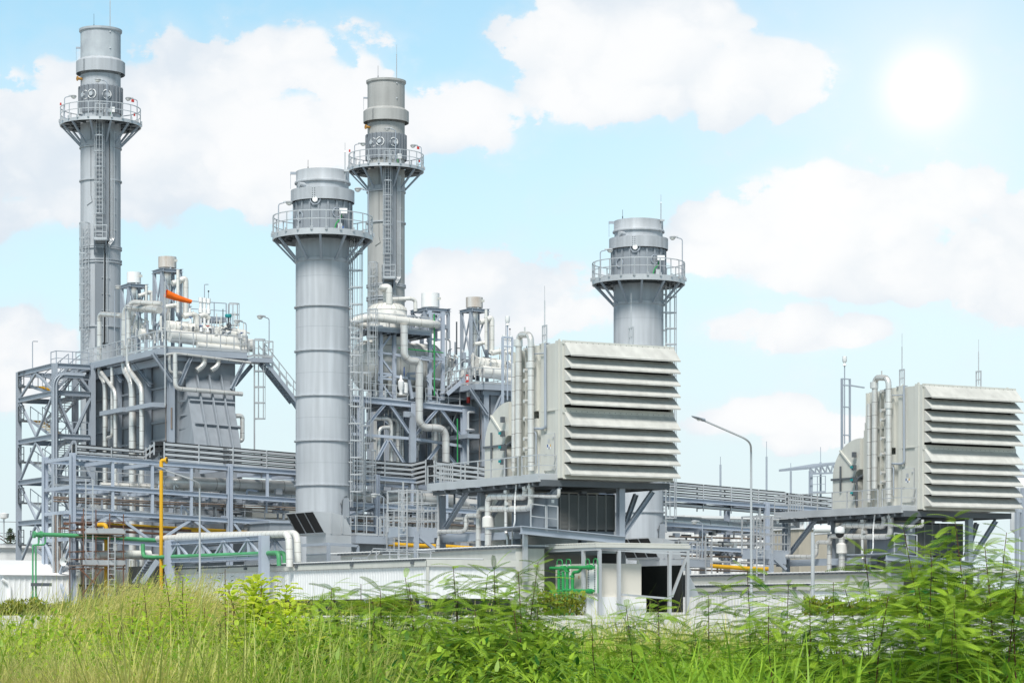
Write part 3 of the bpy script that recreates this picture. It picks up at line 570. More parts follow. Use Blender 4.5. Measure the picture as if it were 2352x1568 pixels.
# lamps and little masts of the roof
def mast_lamp(label, foot, h, d, group='lamps on the boiler decks'):
    t = thing('deck_lamp', label, 'lamp', foot, group); lamp_on(t, foot, h, d); return t
mast_lamp('cobra-head lamp beside the twin pipe bend on the left boiler', onA(px(2, 985, 745), -3.9), onA(px(2, 985, 465), -3.9).z-onA(px(2, 985, 745), -3.9).z, -N)
mast_lamp('cobra-head lamp left of the twin pipe, on the rear deck', onA(px(2, 898, 760), -3.5), 4.0, -N)
mast_lamp('cobra-head lamp near the right end of the left boiler deck', onB(px(2, 1930, 730), 46), 1.35, -U)
mast_lamp('cobra-head lamp over the stair head right of the left boiler', onB(px(2, 2110, 780), 45), 2.1, -U)
p = onB(px(2, 1603, 400), 50.5); m = MB(); m.tube([p, p+UP*1.15, p+UP*1.17+U*.3], .03, 6, R=.06); m.build('weather_mast', steel, None, label='thin bent mast above the vent pots of the left boiler', cat='mast')
p = onB(px(2, 1635, 380), 50.2); m = MB(); m.tube([p, p+UP*.45], .015, 5); m.lathe(p+UP*.5, [(.001, -.07), (.06, -.03), (.06, .03), (.001, .07)], 10); m.build('anemometer', rubber, None, label='small black ball instrument on a rod above the left boiler', cat='instrument')
# windsock
p = onB(px(2, 1300, 340), 44.8); q = onB(px(2, 1500, 405), 44.8); t = thing('windsock', 'orange windsock blowing to the right over the left boiler', 'windsock', p-UP*6)
m = MB(); x, y = frame(q-p); L = q-p; prof = [(.47, 0), (.46, .3), (.41, .9), (.31, 1.35), (.25, .0)]
vs = []; fs = []; K = 9; n_ = 20
for i in range(K):
    f_ = i/(K-1); r_ = (.27-.14*f_)*(1+.03*math.sin(9*i)); c = p+L*f_-UP*.05*math.sin(f_*3.1)
    for k in range(n_): a_ = 2*math.pi*k/n_; vs.append(c+x*r_*math.cos(a_)*.98+y*r_*math.sin(a_)*(1+.02*math.sin(3*a_+i)))
for i in range(K-1):
    for k in range(n_): fs.append((i*n_+k, i*n_+(k+1) % n_, (i+1)*n_+(k+1) % n_, (i+1)*n_+k))
m.add(vs, fs); m.build('sock', orange, t)
m = MB(); m.tube([p+UP*.8-U*.05, p-UP*7.4-U*.05], .045, 8); m.bar(p+UP*.45, p-UP*.45, .03); m.build('pole', galv, t)
# big pipes of the left side ----------------------------------------------------
A1 = -3.15
pipe('left pipe of the fat twin silver pair coming down the boiler side', PA(2, A1-1.0, (975, 430), (975, 935), (1040, 1035), (1040, 1540)) [0:0]+[onA(px(2, 1250, 470), A1+.5)]+PA(2, A1, (985, 445), (975, 935), (1040, 1035)) + [ground(PA(2, A1, (1040, 1100))[0], 3)], .26, R=.7)
pipe('right pipe of the twin silver pair, jogging further right', [onA(px(2, 1265, 420), A1+.9)]+PA(2, A1-.55, (1010, 405), (1005, 930), (1112, 1075)) + [ground(PA(2, A1-.55, (1112, 1100))[0], 3)], .17, R=.6)
pipe('slimmer silver pipe looping off the tallest chimney side and down the left wall', PA(2, A1, (955, 515), (780, 500), (780, 975), (825, 1040)) + [ground(PA(2, A1, (825, 1100))[0], 3)], .18, R=.55)
pipe('slim silver pipe running beside the looping pipe down to the left wall', PA(2, A1-.4, (795, 960), (905, 1110), (905, 1400)) + [ground(PA(2, A1-.4, (905, 1400))[0], 3)], .14, R=.5)
pipe('thin hook-ended silver pipe between the two left wall pipes', PA(2, A1-.2, (878, 920), (880, 1460), (845, 1470)), .12)
for x0, x1, y in ((780, 958, 1282), (990, 1187, 1246)):
    m = MB(); a, b = PA(2, A1-.75, (x0, y), (x1, y)); a = Vec((a.x, a.y, (a.z+b.z)/2)); b = Vec((b.x, b.y, a.z)); m.box(a, b-a, U*1.0, UP*.3); m.build('pipe_clamp_beam', steel, hb)
pipe('silver pipe dropping down the duct front and running right across it', PB(2, 44.6, (1372, 812), (1375, 1085), (1900, 1128)), .15, R=.4)
pipe('thin silver pipe under the left boiler deck front', PB(2, 44.9, (1290, 822), (1375, 808), (1985, 885)), .08)
pipe('slim silver pipe dropping beside the duct front of the left boiler', PB(2, 45.3, (1328, 820), (1330, 958), (1420, 962)), .1)
pipe('left of two silver elbows going into the wall under the left boiler deck', PB(2, 45.5, (1600, 800), (1600, 905), (1540, 945)), .2, R=.4)
pipe('right of two silver elbows going into the wall under the left boiler deck', PB(2, 45.5, (1712, 805), (1712, 905), (1655, 945)), .18, R=.4)
pipe('silver bent pipe standing off the right edge of the sloping duct', PB(2, 45.0, (1845, 1300), (1900, 1296), (1900, 1490), (1870, 1495)), .15)
m = MB()
for x, y0, y1 in ((1300, 930, 1500), (1313, 930, 1240), (1320, 1240, 1500)): a, b = PA(2, -2.75, (x, y0), (x, y1)); m.tube([a, b], .03, 5)
a, b = PA(2, -2.75, (1345, 1235), (1345, 1400)); m.tube([a, b], .06, 6); m.build('gauge_lines', rustpipe, hb)
# stair, ladder and landing at the right end ---------------------------------------
t = thing('boiler_stair', 'steel stair dropping from the left boiler deck to the thick stack', 'stair', onB(px(2, 2100, 1400), 45)-UP*8)
a0, a1 = PB(2, 44.6, (2075, 868), (2330, 1190)); b0, b1 = a0+N*1.0, a1+N*1.0
m = MB(); m.bar(a0, a1, .06, .26); m.bar(b0, b1, .06, .26); m.build('stringers', steel, t)
m = MB(); n_ = 14
for k in range(n_): f_ = (k+.5)/n_; c = a0.lerp(a1, f_); m.box(c-U*.13, U*.26, N*1.0, UP*.04)
m.build('treads', galv, t)
m = MB()
for s_, e_ in ((a0, a1), (b0, b1)):
    m.bar(s_+UP*1.15, e_+UP*1.15, .05); m.bar(s_+UP*.65, e_+UP*.65, .04)
    for k in range(5): c = s_.lerp(e_, k/4.5); m.bar(c, c+UP*1.15, .05)
m.build('railing', galv, t)
l0, l1 = PB(2, 44.4, (1985, 835), (2140, 852)); zl = l0.z
m = MB(); m.box(l0-UP*.35, (l1-l0).length*U, N*1.4, UP*.3); m.build('landing', steel, t)
m = MB(); e = l0+U*(l1-l0).length; m.rail([l0+N*1.4, l0, e, e+N*1.4], 1.1, .7); m.build('railing', galv, t)
m = MB(); m.tube([onB(px(2, 2050, 900), 45), onB(px(2, 2200, 1050), 45.2), onB(px(2, 2330, 1240), 45.2)], .14, 8); m.build('support_strut', steel, t)
t = thing('cage_ladder', 'long caged ladder hanging right of the left boiler', 'ladder', onB(px(2, 1995, 1560), 45))
p = onB(px(2, 1995, 1600), 45.0); q = onB(px(2, 1995, 700), 45.0); m = MB(); m.ladder(p, q.z-p.z, U*.9-N*.35, .5, 2.4); m.build('rails_and_rungs', galv, t)
# ================================================================ stair tower at the far left
A6 = -6.4; b0_, b1_ = 58.0, bof(onA((43, 1000), A6)); ar = -3.6
tw = thing('stair_tower', 'open blue-grey lattice stair tower at the left edge', 'tower', W(A6, b0_, 0))
lev = [onA(px(2, 425, y), A6).z for y in (905, 1118, 1458)] + [onA(px(3, 425, y), A6).z for y in (415, 745, 1092)]
zt = lev[0]
cols4 = [W(A6, b0_, 0), W(A6, b1_, 0), W(ar, b0_, 0), W(ar, b1_, 0)]
bars(tw, 'column', steel, [(c, c+UP*(zt+.15)) for c in cols4], .34, .34, ib=True, up=N)
sg = []
for z_ in lev:
    for c, d in ((0, 1), (0, 2), (1, 3), (2, 3)): 
        p, q = cols4[c]+UP*z_, cols4[d]+UP*z_; e_ = (q-p).normalized()*.17; sg.append((p+e_, q-e_))
bars(tw, 'beam', steel, sg, .24, .36, ib=True)
sg = []
for i in range(len(lev)):
    zt_, zb = lev[i]-.2, (lev[i+1]+.2 if i+1 < len(lev) else 0.2)
    for c, d in ((0, 1), (2, 3), (0, 2)):
        p, q = cols4[c], cols4[d]; mid = (p+q)/2
        if i % 2 == 0: sg += [(mid+UP*zt_, p.lerp(q, .05)+UP*zb), (mid+UP*zt_, p.lerp(q, .95)+UP*zb)]
        else: sg += [(mid+UP*zb, p.lerp(q, .05)+UP*zt_), (mid+UP*zb, p.lerp(q, .95)+UP*zt_)]
bars(tw, 'brace', steel, sg, .16)
for i in range(len(lev)-1):
    z1_, z0_ = lev[i], lev[i+1]; zm = (z1_+z0_)/2
    for (za, zb, s_, off) in ((z0_, zm, 1, .4), (zm, z1_, -1, 1.5)):
        ba, bb = (b0_+1.3, b1_-1.4) if s_ > 0 else (b1_-1.4, b0_+1.3)
        p, q = W(A6+off, ba, za), W(A6+off, bb, zb)
        m = MB(); m.bar(p, q, .05, .22); m.bar(p+U*.9, q+U*.9, .05, .22); m.bar(p+UP*1.0, q+UP*1.0, .045); m.bar(p+U*.9+UP*1.0, q+U*.9+UP*1.0, .045)
        for k in range(4): c = p.lerp(q, k/3); m.bar(c, c+UP, .045); m.bar(c+U*.9, c+U*.9+UP, .045)
        fl = m.build('stair_flight', steel, tw)
        m = MB(); n_ = 11
        for k in range(n_): c = p.lerp(q, (k+.5)/n_); m.box(c-N*.12, U*.9, N*.24, UP*.04)
        m.build('treads', yel if (i < 2 and s_ > 0) else galv, fl)
    m = MB(); m.abz(A6+.2, ar-.2, b0_+.2, b0_+1.3, z1_-.06, z1_+.02); m.rail([W(A6+.2, b0_+1.3, z1_), W(A6+.2, b0_+.2, z1_), W(ar-.2, b0_+.2, z1_)], 1.05, 1.0); m.build('landing', steel, tw)
    m = MB(); m.abz(A6-.1, ar-.2, b1_-1.4, b1_-.2, zm-.06, zm+.02); m.rail([W(A6-.1, b1_-1.4, zm), W(A6-.1, b1_-.2, zm)], 1.05, 1.0); m.build('landing', dsteel, tw)
m = MB(); p = [onB(px(2, 650, 985), 57.4), onB(px(2, 470, 975), 57.4), onB(px(2, 428, 1030), 57.4)]; p.append(ground(p[2], 0.3)); 
pp = fillet(p, 1.0)
for i in range(len(pp)-1): m.bar(pp[i], pp[i+1], .42, .14, up=N)
for k in (-.1, .1): m.tube([q+U*k-N*.12 for q in p], .06, 6, R=1.0)
m.build('cable_duct', steel, None, label='cable duct curving down the front of the lattice stair tower', cat='cable duct')
p = onA(px(2, 255, 960), -5); m = MB(); m.tube([p-UP*1, p+UP*2.3, p+UP*2.3+U*.4], .035, 6, R=.1); m.build('weather_mast', steel, None, label='thin bent mast on top of the lattice stair tower', cat='mast')
# ================================================================ pipe rack with trays and pipes
BF, BB = 38.0, 43.0
rk = thing('pipe_rack', 'long light blue steel pipe rack running across the whole plant', 'pipe rack', W(-12.4, BF, 0))
ca = [aof(onB(px(3, 568, 500), BF)), aof(onB(px(3, 1800, 600), BF))]
step = ca[1]-ca[0]
cols = ca + [ca[1]+step*k for k in (1, 2, 3, 4, 5)]
tops = [onB(px(3, 568, 222), BF).z, onB(px(3, 1800, 325), BF).z]
slope = (tops[1]-tops[0])/step
ztop = lambda a: tops[0]+slope*(a-ca[0])*.75
off = [onB(px(3, 600, y), BF).z-tops[0] for y in (250, 478, 672, 884)]
sg = []
for a in cols:
    for b in (BF, BB): sg.append((W(a, b, 0), W(a, b, ztop(a)+.05)))
bars(rk, 'column', rackm, sg, .36, .32, ib=True)
sg = []; sl = []; sq = []
for i in range(len(cols)-1):
    a0, a1 = cols[i], cols[i+1]
    for j, o_ in enumerate(off):
        if j == 3 and i > 0: continue
        e0, e1 = a0+.19, a1-.19
        if j == 3: e1 = a0+(a1-a0)*.62
        sg.append((W(e0, BF, ztop(a0)+o_), W(e1, BF, ztop(a1)+o_)))
        if j < 3: sg.append((W(e0, BB, ztop(a0)+o_), W(e1, BB, ztop(a1)+o_)))
bars(rk, 'beam', rackm, sg, .24, .3, ib=True)
sg = []
for i, a0 in enumerate(cols):
    for j, o_ in enumerate(off):
        if j == 3 and i > 1: continue
        sg.append((W(a0, BF+.16, ztop(a0)+o_-.05), W(a0, BB-.16, ztop(a0)+o_-.05)))
        if i < len(cols)-1 and j < 3 and i < 5:
            for f_ in (1/4, 2/4, 3/4): a = a0+step*f_; sg.append((W(a, BF+.13, ztop(a)+o_-.1), W(a, BB-.13, ztop(a)+o_-.1)))
bars(rk, 'cross_beam', rackm, sg, .2, .22)
sg = []
for i in range(len(cols)-1):
    for f_ in (1/4, 2/4, 3/4):
        if i > 3: continue
        a = cols[i]+step*f_
        sg.append((W(a, BF, ztop(a)+off[1]+.15), W(a, BF, ztop(a)+off[0]-.15)))
        if f_ == 2/4 or i == 0: sg.append((W(a, BF, ztop(a)+off[2]+.15), W(a, BF, ztop(a)+off[1]-.15)))
bars(rk, 'hanger', rackm, sg, .16)
bars(rk, 'brace', rackm, PB(3, BF, (870, 702), (610, 868))[0:0] or [tuple(PB(3, BF, *s)) for s in (((868, 702), (612, 866)), ((905, 705), (1185, 905)), ((1490, 745), (1285, 880)), ((1525, 750), (1650, 850)))], .16)
bars(rk, 'brace', rackm, [(W(cols[0], BF+.1, .3), W(cols[0], BB-.1, ztop(cols[0])+off[3]-.2)), (W(cols[0], BB-.1, .3), W(cols[0], BF+.1, ztop(cols[0])+off[3]-.2)), (W(cols[1]+.2, BF, ztop(cols[1])+off[2]-.1), W(cols[1]+5, BF, 0.5)), (W(cols[2]-.2, BF, ztop(cols[2])+off[1]), W(cols[2]-4, BF, ztop(cols[2])+off[2])), (W(cols[3]-4, BF, .4), W(cols[3], BF, ztop(cols[3])+off[2])), (W(cols[3]+4, BF, .4), W(cols[3], BF, ztop(cols[3])+off[2])), (W(cols[4]-4, BF, .4), W(cols[4], BF, ztop(cols[4])+off[2])), (W(cols[4]+4, BF, .4), W(cols[4], BF, ztop(cols[4])+off[2]))], .16)
# cable trays
def trays(label, pts, n, dz, posts=2.0, w=.7):
    t = thing('cable_trays', label, 'cable tray', pts[0], 'cable tray runs on the pipe rack')
    for k in range(n):
        m = MB()
        for i in range(len(pts)-1):
            p, q = pts[i]-UP*dz*k, pts[i+1]-UP*dz*k; x, y = frame(q-p); x = Vec((x.x, x.y, 0)).normalized()
            for s_ in (-1, 1): m.bar(p+x*s_*w/2, q+x*s_*w/2, .03, .15)
            m.bar(p-UP*.05, q-UP*.05, w-.06, .02, m=1)  # tray bottom coloured dark to imitate the shadow between the rails
        tr = m.build('tray', [galv, dsteel], t)
        m = MB()
        for i in range(len(pts)-1):
            p, q = pts[i]-UP*dz*k, pts[i+1]-UP*dz*k; x, y = frame(q-p); m.bar(p+UP*.06, q+UP*.06, w*.85, .2)
        m.build('cables_and_gap_shade', rubber, tr)  # cable bundle made overtall and black, also painting the gaps as shaded
    for i in range(len(pts)-1):
        L = (pts[i+1]-pts[i]).length; c = max(1, round(L/posts)); x, y = frame(pts[i+1]-pts[i]); x = Vec((x.x, x.y, 0)).normalized()
        for k in range(c+1):
            p = pts[i].lerp(pts[i+1], k/c)
            for s_ in (-1, 1):
                m = MB(); m.bar(p+x*s_*(w/2+.05)+UP*.14, p+x*s_*(w/2+.05)-UP*(dz*(n-1)+.32), .07); m.build('post', galv, t)
    TR.setdefault(label[:10] if label[:10] in ('tall stack',) else label[:9] if label.startswith('stack of') else label[:8], t)
    return t
TR = {}
T1 = PB(3, BB-.4, (580, 168), (1128, 212)); T2 = PB(3, BF+.6, (1268, 150), (2330, 240))
trays('low two-level cable tray run at the left end of the pipe rack', [T1[0], T1[1]], 2, .36)
trays('short tray link stepping between the two left cable tray runs', [T1[1]+U*.3, T2[0]-U*.1], 2, .36, 1.6)
trays('tall stack of five cable trays between the left boiler and the thick stack', T2, 5, .32, 2.3)
T3 = PB('A', BF+.6, (590, 280), (1085, 318)); T4 = [T3[1]+N*.0, onB(px('A', 1215, 288), BF-.9)]
trays('stack of five cable trays right of the thick stack below the S-shaped pipe', T3, 5, .31, 2.0)
trays('short corner piece of five cable trays left of the railed filter deck', T4, 5, .31, 1.5)
T5 = PB('A', BF+.2, (1240, 300), (1625, 345)); trays('tray stack behind the filter deck railing', T5, 4, .31, 2.0)
T6 = PB('E', BF+.6, (-40, 668), (830, 745)); trays('five cable trays crossing behind the right street lamp', T6, 5, .36, 2.2)
T7 = PB('E', BF+.6, (850, 752), (1130, 782)); trays('tray stack running behind the second filter house deck', T7, 5, .33, 2.0)
def tray_label(k, b, x, y, txt, par):
    cu = bpy.data.curves.new('tray_label', 'FONT'); cu.body = txt; cu.size = .17; cu.extrude = .004; cu.materials.append(rubber); o0 = bpy.data.objects.new('tmp', cu); COL.objects.link(o0); bpy.context.view_layer.update(); me = bpy.data.meshes.new_from_object(o0); bpy.data.objects.remove(o0); o = bpy.data.objects.new('tray_label', me); COL.objects.link(o); p = onB(px(k, x, y), b); o.parent = par; o.location = p-ORG[par.name]; o.rotation_euler = (math.pi/2, 0, TH); ORG[o.name] = p
tl = TR['tall stack']
for y, s_ in ((190, '809-1'), (226, '809-L/C'), (265, '809-L2'), (302, '809-L3')): tray_label(3, BF+.19, 1750, y, s_, tl)
for x, y, s_ in ((697, 214, '811-L/C'), (1012, 203, '711-1'), (1012, 241, '811-L/C')): tray_label(3, BB-.8, x, y, s_, TR['low two-'])
for y, s_ in ((330, '809-L/C'), (366, '809-L2'), (402, '809-L3')): tray_label('A', BF+.19, 778, y, s_, TR['stack of '])
# header pipes
H0 = PB(3, 40.2, (1400, 560), (1352, 455), (1560, 450), (2330, 515)); H0 = [H0[1]-U*.0+N*2.2, H0[1], H0[2], H0[3]]
z_ = H0[2].z; pipe('fat silver header pipe with rounded end in the left part of the rack', [Vec((p.x, p.y, z_-.012*(p-H0[0]).length)) for p in [H0[1]+N*1.5, H0[1], H0[3]+U*.0]], .40, R=.9, sm=1.6, n=20)
pipe('slimmer silver pipe under the fat header of the left rack', PB(3, 39.8, (1820, 530), (2330, 565)), .17, sm=1.6)
pipe('fat silver header pipe right of the thick stack with an angled joint', PB('A', 40.2, (560, 548), (880, 570), (930, 555), (1390, 590)), .40, R=.8, sm=1.6, n=18)
pipe('silver header pipe behind the legs of the nearer filter deck', PB('A', 41.5, (1360, 605), (1640, 630)), .38, sm=1.6, n=16)
pipe('fat silver header pipe behind the right street lamp', PB('E', 40.2, (60, 912), (560, 955), (620, 945), (900, 975)), .40, R=.8, sm=1.6, n=18)
pipe('thin brownish pipe below the right header, upper one', PB('E', 39.6, (180, 1040), (440, 1058), (640, 1055), (960, 1080)), .16, R=.5, sm=1.3)
pipe('thin brownish pipe below the right header, lower one', PB('E', 39.6, (330, 1095), (930, 1105)), .13, sm=1.3)
pipe('silver pipe low behind the small access tower', PB('A', 40, (1150, 780), (1640, 805)), .2, sm=1.4)
for i, (y0, y1, x1, d_) in enumerate(((562, 648, 2330, 38.9), (575, 665, 2330, 39.4), (595, 690, 2250, 40))):
    m = MB(); p, q = PB(3, d_, (420, y0), (x1, y1)); m.tube([p, q], .055, 6); m.build('thin_pipe', rustpipe, None, label=('thin brown pipe on the third tier of the left rack, highest', 'thin brown pipe on the third tier of the left rack, middle one', 'thin brown pipe on the third tier of the left rack, lowest')[i], cat='pipe', group='thin brown rack pipes')
for i, y in enumerate((742, 778, 820, 860, 905)):
    m = MB(); p, q = PB('A', 39.2, (600, y-35), (1640, y+15)); m.tube([p, q], .09, 6); m.build('thin_pipe', rustpipe if i % 2 else clad, None, label='thin pipe in the lower rack right of the thick stack, %s of five' % ('topmost', 'second', 'third', 'fourth', 'lowest')[i], cat='pipe', group='thin pipes of the middle rack')
for i, y in enumerate((1010, 1075, 1128, 1160, 1215)):
    m = MB(); p, q = PB('E', 39.0, (120, y), (900, y+22)); m.tube([p, q], .07, 6); m.build('thin_pipe', rustpipe if i % 2 == 0 else clad, None, label='thin pipe in the right rack behind the street lamp, %s of five' % ('topmost', 'second', 'third', 'fourth', 'lowest')[i], cat='pipe', group='thin pipes of the right rack')
# scattered supports and fittings within the rack
m = MB(); rr = random.Random(5)
def fitting(k, b, x, y):
    p = onB(px(k, x, y), b); m = MB(); r_ = rr.random()
    if r_ < .4: m.box(p, U*rr.uniform(.2, .6), N*.3, UP*rr.uniform(.15, .4))
    elif r_ < .75: m.tube([p, p+UP*rr.uniform(.3, .9), p+UP*rr.uniform(.3, .9)+U*rr.uniform(.2, .8)], .07, 7, R=.15)
    else: m.bar(p, p-UP*rr.uniform(.5, 1.3), .1); m.bar(p-U*.4, p+U*.4, .12)
    m.build(('pipe_shoe' if r_ < .4 else 'branch_pipe' if r_ < .75 else 'hanger_bracket'), rr.choice([steel, rackm, galv, dsteel, clad] if r_ < .75 else [steel, rackm, dsteel]), rk)
for k in range(70): fitting(3, rr.uniform(38.5, 42.5), rr.uniform(700, 2250), rr.uniform(520, 740))
for k in range(75): fitting('A', rr.uniform(38.5, 42.5), rr.uniform(620, 1600), rr.uniform(620, 900))
for k in range(70): fitting('E', rr.uniform(38.5, 42.5), rr.uniform(150, 850), rr.uniform(980, 1220))
for j, (i0, i1) in enumerate(((0, 1), (1, 2), (2, 3), (3, 4))):
    m = MB(); m.rail([W(cols[i0]+.3, BB-.9, ztop(cols[i0])+off[1]+.2), W(cols[i1]-.3, BB-.9, ztop(cols[i1])+off[1]+.2)], 1.1, 1.4); m.build('walkway_railing', galv, rk)
    m = MB(); m.rail([W(cols[i0]+.3, BF+1.5, ztop(cols[i0])+off[2]+.2), W(cols[i1]-.3, BF+1.5, ztop(cols[i1])+off[2]+.2)], 1.0, 1.4); m.build('walkway_railing', galv, rk)
for i in (1, 2, 3, 4):
    for b in (BB-1.6, BB-.5, BF+2.2):
        m = MB(); z = ztop(cols[i])+off[rr.choice([1, 2])]+.3+rr.uniform(0, .5); r_ = rr.uniform(.06, .16); m.tube([W(cols[i]-step*rr.uniform(.5, 1), b, z), W(cols[i]+step*.6, b, z-.1)], r_, 8, seam=1.2); m.build('branch_pipe', [rr.choice([clad, insul, galv]), seam], rk)
# yellow gas pipes
YP = [yel]
p = PB(3, 37.3, (770, 778), (832, 778), (834, 860)); p.append(ground(p[2], -.2)); p[0] = p[0]+N*.5
m = MB(); m.tube([p[0]+U*.2, p[1], p[2], p[3]], .14, 14, R=.45); m.build('gas_pipe', YP, None, label='yellow gas pipe turning down inside the rusty scaffold', cat='pipe')
def ypipe(label, k, b, pts, r): m = MB(); m.tube(PB(k, b, *pts), r, 12, R=.4); return m.build('gas_pipe', YP, None, label=label, cat='pipe')
ypipe('long yellow gas pipe crossing the left rack towards the silver pipes', 3, 38.6, ((845, 782), (2080, 852)), .15)
ypipe('yellow gas pipe low behind the railed roof right of the thick stack', 'A', 37.4, ((880, 930), (1180, 945), (1320, 948), (1560, 965)), .14)
ypipe('yellow gas pipe low in the rack behind the right street lamp', 'E', 37.6, ((340, 1192), (600, 1210), (860, 1216)), .15)
# tall yellow vent pipe
p = onB(px(3, 1264, 330), 33.0); g_ = ground(p, 0); t = thing('vent_pipe', 'tall bright yellow vent pipe with a hooked open top', 'pipe', g_)
m = MB(); tp = onB(px(3, 1264, 275), 33.0); m.tube([g_-UP*.2, tp, tp+U*.22-N*.2], .115, 16, R=.3); m.build('stem', yel, t)
e = tp+U*.23-N*.21; dr = (U*.22-N*.2).normalized(); m = MB(); m.tube([e-dr*.02, e+dr*.06], .2, 18); m.build('flange', yel, t)
m = MB(); m.tube([e+dr*.06, e+dr*.075], .1, 16); m.build('mouth', black, t)
m = MB(); m.lathe(g_+UP*onB(px(3, 1264, 1345), 33).z, [(.1, 0), (.2, 0), (.2, .06), (.1, .06)], 16); m.box(onB(px(3, 1150, 1335), 33), U*.8, N*.1, UP*.1); m.build('foot_bracket', yel, t)
# green water pipes
def gpipe(label, pts, r, c=None, R=.5, n=12): m = MB(); m.tube(pts, r, n, R=R); return m.build('water_pipe', c or lgrn, None, label=label, cat='pipe')
g0 = PB(3, 36.8, (345, 856), (545, 862), (1230, 902)); o_ = gpipe('long pale green pipe with flanged end in the left rack', g0, .125)
m = MB(); 
for x in (322, 268): c = onB(px(3, x, 856), 36.8); m.tube([c-U*.06, c+U*.06], .22, 14)
m.tube(PB(3, 36.8, (262, 856), (345, 856)), .14, 12); m.build('flange', lgrn, o_)
gv = thing('drop_pipes', 'pair of thin pale green pipes dropping to the ground at the left', 'pipe', ground(onB(px(3, 270, 1400), 36.8)))
for a_, b_ in ((305, 257), (356, 281)):
    q = PB(3, 36.8, (a_, 875), (a_, 935), (b_, 940), (b_, 960)); q.append(ground(q[3], 0)); m = MB(); m.tube(q, .055, 8, R=.2); m.build('pipe_leg', lgrn, gv)
m = MB(); c = onB(px(3, 246, 1260), 36.6); m.box(c, U*1.3, N*.1, UP*.2); m.build('clamp', dsteel, gv)
gpipe('green pipe rising at the left then running through the white-topped truss', PA(3, -8.6, (1120, 930), (1122, 1030), (1180, 1036), (1900, 1012), (2185, 998), (2188, 1100)), .13, R=.6)
gpipe('second green pipe bending down right of the truss', PA(3, -8.0, (2120, 1005), (2232, 1000), (2234, 1100)), .13, R=.6)
# truss bridge carrying the white pipes towards the shed
AT = -8.6; tb = thing('pipe_bridge', 'light blue truss bridge under the white pipes left of the vent hood', 'truss', W(AT, 20, 0))
top = PA(3, AT, (1312, 925), (2046, 882)); bot = PA(3, AT, (1322, 1062), (2046, 1030))
for dx_ in (0, 1.6):
    o_ = U*dx_
    bars(tb, 'chord', rackm, [(top[0]+o_, top[1]+o_), (bot[0]+o_, bot[1]+o_)], .24, .26, ib=True)
    sg = []; n_ = 8
    for k in range(n_):
        f0, f1 = k/n_, (k+1)/n_
        sg.append((bot[0].lerp(bot[1], f0), top[0].lerp(top[1], f1)) if k % 2 == 0 else (top[0].lerp(top[1], f0), bot[0].lerp(bot[1], f1)))
        if k % 2: sg.append((top[0].lerp(top[1], f0), bot[0].lerp(bot[1], f0)))
    bars(tb, 'web_member', rackm, [(p+o_, q+o_) for p, q in sg], .13)
bars(tb, 'column', rackm, [(ground(PA(3, AT-.15, (2070, 900))[0]), PA(3, AT-.15, (2070, 865))[0]), (ground(PA(3, AT-.1, (1330, 900))[0]), PA(3, AT-.1, (1330, 900))[0])], .5, .42, ib=True, up=N)
bars(tb, 'cross_beam', rackm, [(bot[0].lerp(bot[1], k/5), bot[0].lerp(bot[1], k/5)+U*1.6) for k in range(6)], .16)
w0 = PA(3, AT+.3, (1240, 890), (1330, 885), (2265, 850), (2272, 1110))
pipe('white insulated pipe over the truss turning down, front one of two', w0, .20, R=.55, mats=WB, sm=.55)
pipe('white insulated pipe over the truss turning down, rear one of two', PA(3, AT+1.4, (1400, 870), (2330, 848), (2338, 1110)), .20, R=.55, mats=WB, sm=.55)
pipe('short white insulated pipe low behind the scaffold', PB(3, 36.5, (740, 1150), (742, 1015), (1180, 1012)), .26, R=.7, mats=WB, sm=.7)
pipe('silver pipe running low behind the scaffold to the right', PB(3, 37.2, (920, 1018), (1240, 1035)), .2, mats=WB, sm=.7)
# vertical thin pipes at the left end of the rack
for i, x in enumerate((418, 436, 452, 470, 486)):
    q = onB(px(3, x, 700), 40.5); m = MB(); m.tube([ground(q, 0), q], .06, 6); m.build('thin_pipe', rustpipe if i % 2 else galv, None, label='thin upright pipe inside the left end of the rack, %s of five' % ('leftmost', 'second', 'middle', 'fourth', 'rightmost')[i], cat='pipe', group='upright pipes at the rack end')
# loudspeaker on the rack column
p = onB(px(3, 505, 1068), 37.6); m = MB(); m.lathe(p, [(.05, .35), (.08, .2), (.16, .05), (.28, -.12), (.27, -.12), (.06, .12)], 18, ax=(U*.85+N*.5).normalized()); sp_ = m.build('loudspeaker', white, None, label='white horn loudspeaker on the left rack column', cat='speaker'); m = MB(); m.box(p+U*.3, U*.3, N*.2, UP*.25); m.build('bracket', galv, sp_)
# scaffold ---------------------------------------------------------------
sc_ = thing('scaffold', 'rusty tube scaffold around the yellow drop pipe', 'scaffold', ground(onB(px(3, 815, 1300), 36)))
fr, bk_ = 35.4, 37.8
sg = []
for x, y0 in ((655, 690), (752, 700), (968, 735), (860, 730)):
    for b in (fr, bk_): p = onB(px(3, x, y0), fr); p = p+N*(b-fr); sg.append((ground(p), p+UP*(.3 if b == fr else 0)))
bars(sc_, 'standard', rust, sg, .05)
sg = []
for y in (755, 815, 870, 985, 1045, 1095, 1120): 
    p, q = PB(3, fr, (640, y), (985, y+8)); sg += [(p, q), (p+N*2.4, q+N*2.4)]
    for x in (655, 752, 968): c = onB(px(3, x, y), fr); sg.append((c-N*.3, c+N*2.7))
bars(sc_, 'ledger', rust, sg, .042)
bars(sc_, 'brace', rust, [tuple(PB(3, fr-.1, *s)) for s in (((620, 1120), (820, 1310)), ((795, 1130), (660, 1310)), ((865, 1160), (960, 1310)))], .07)
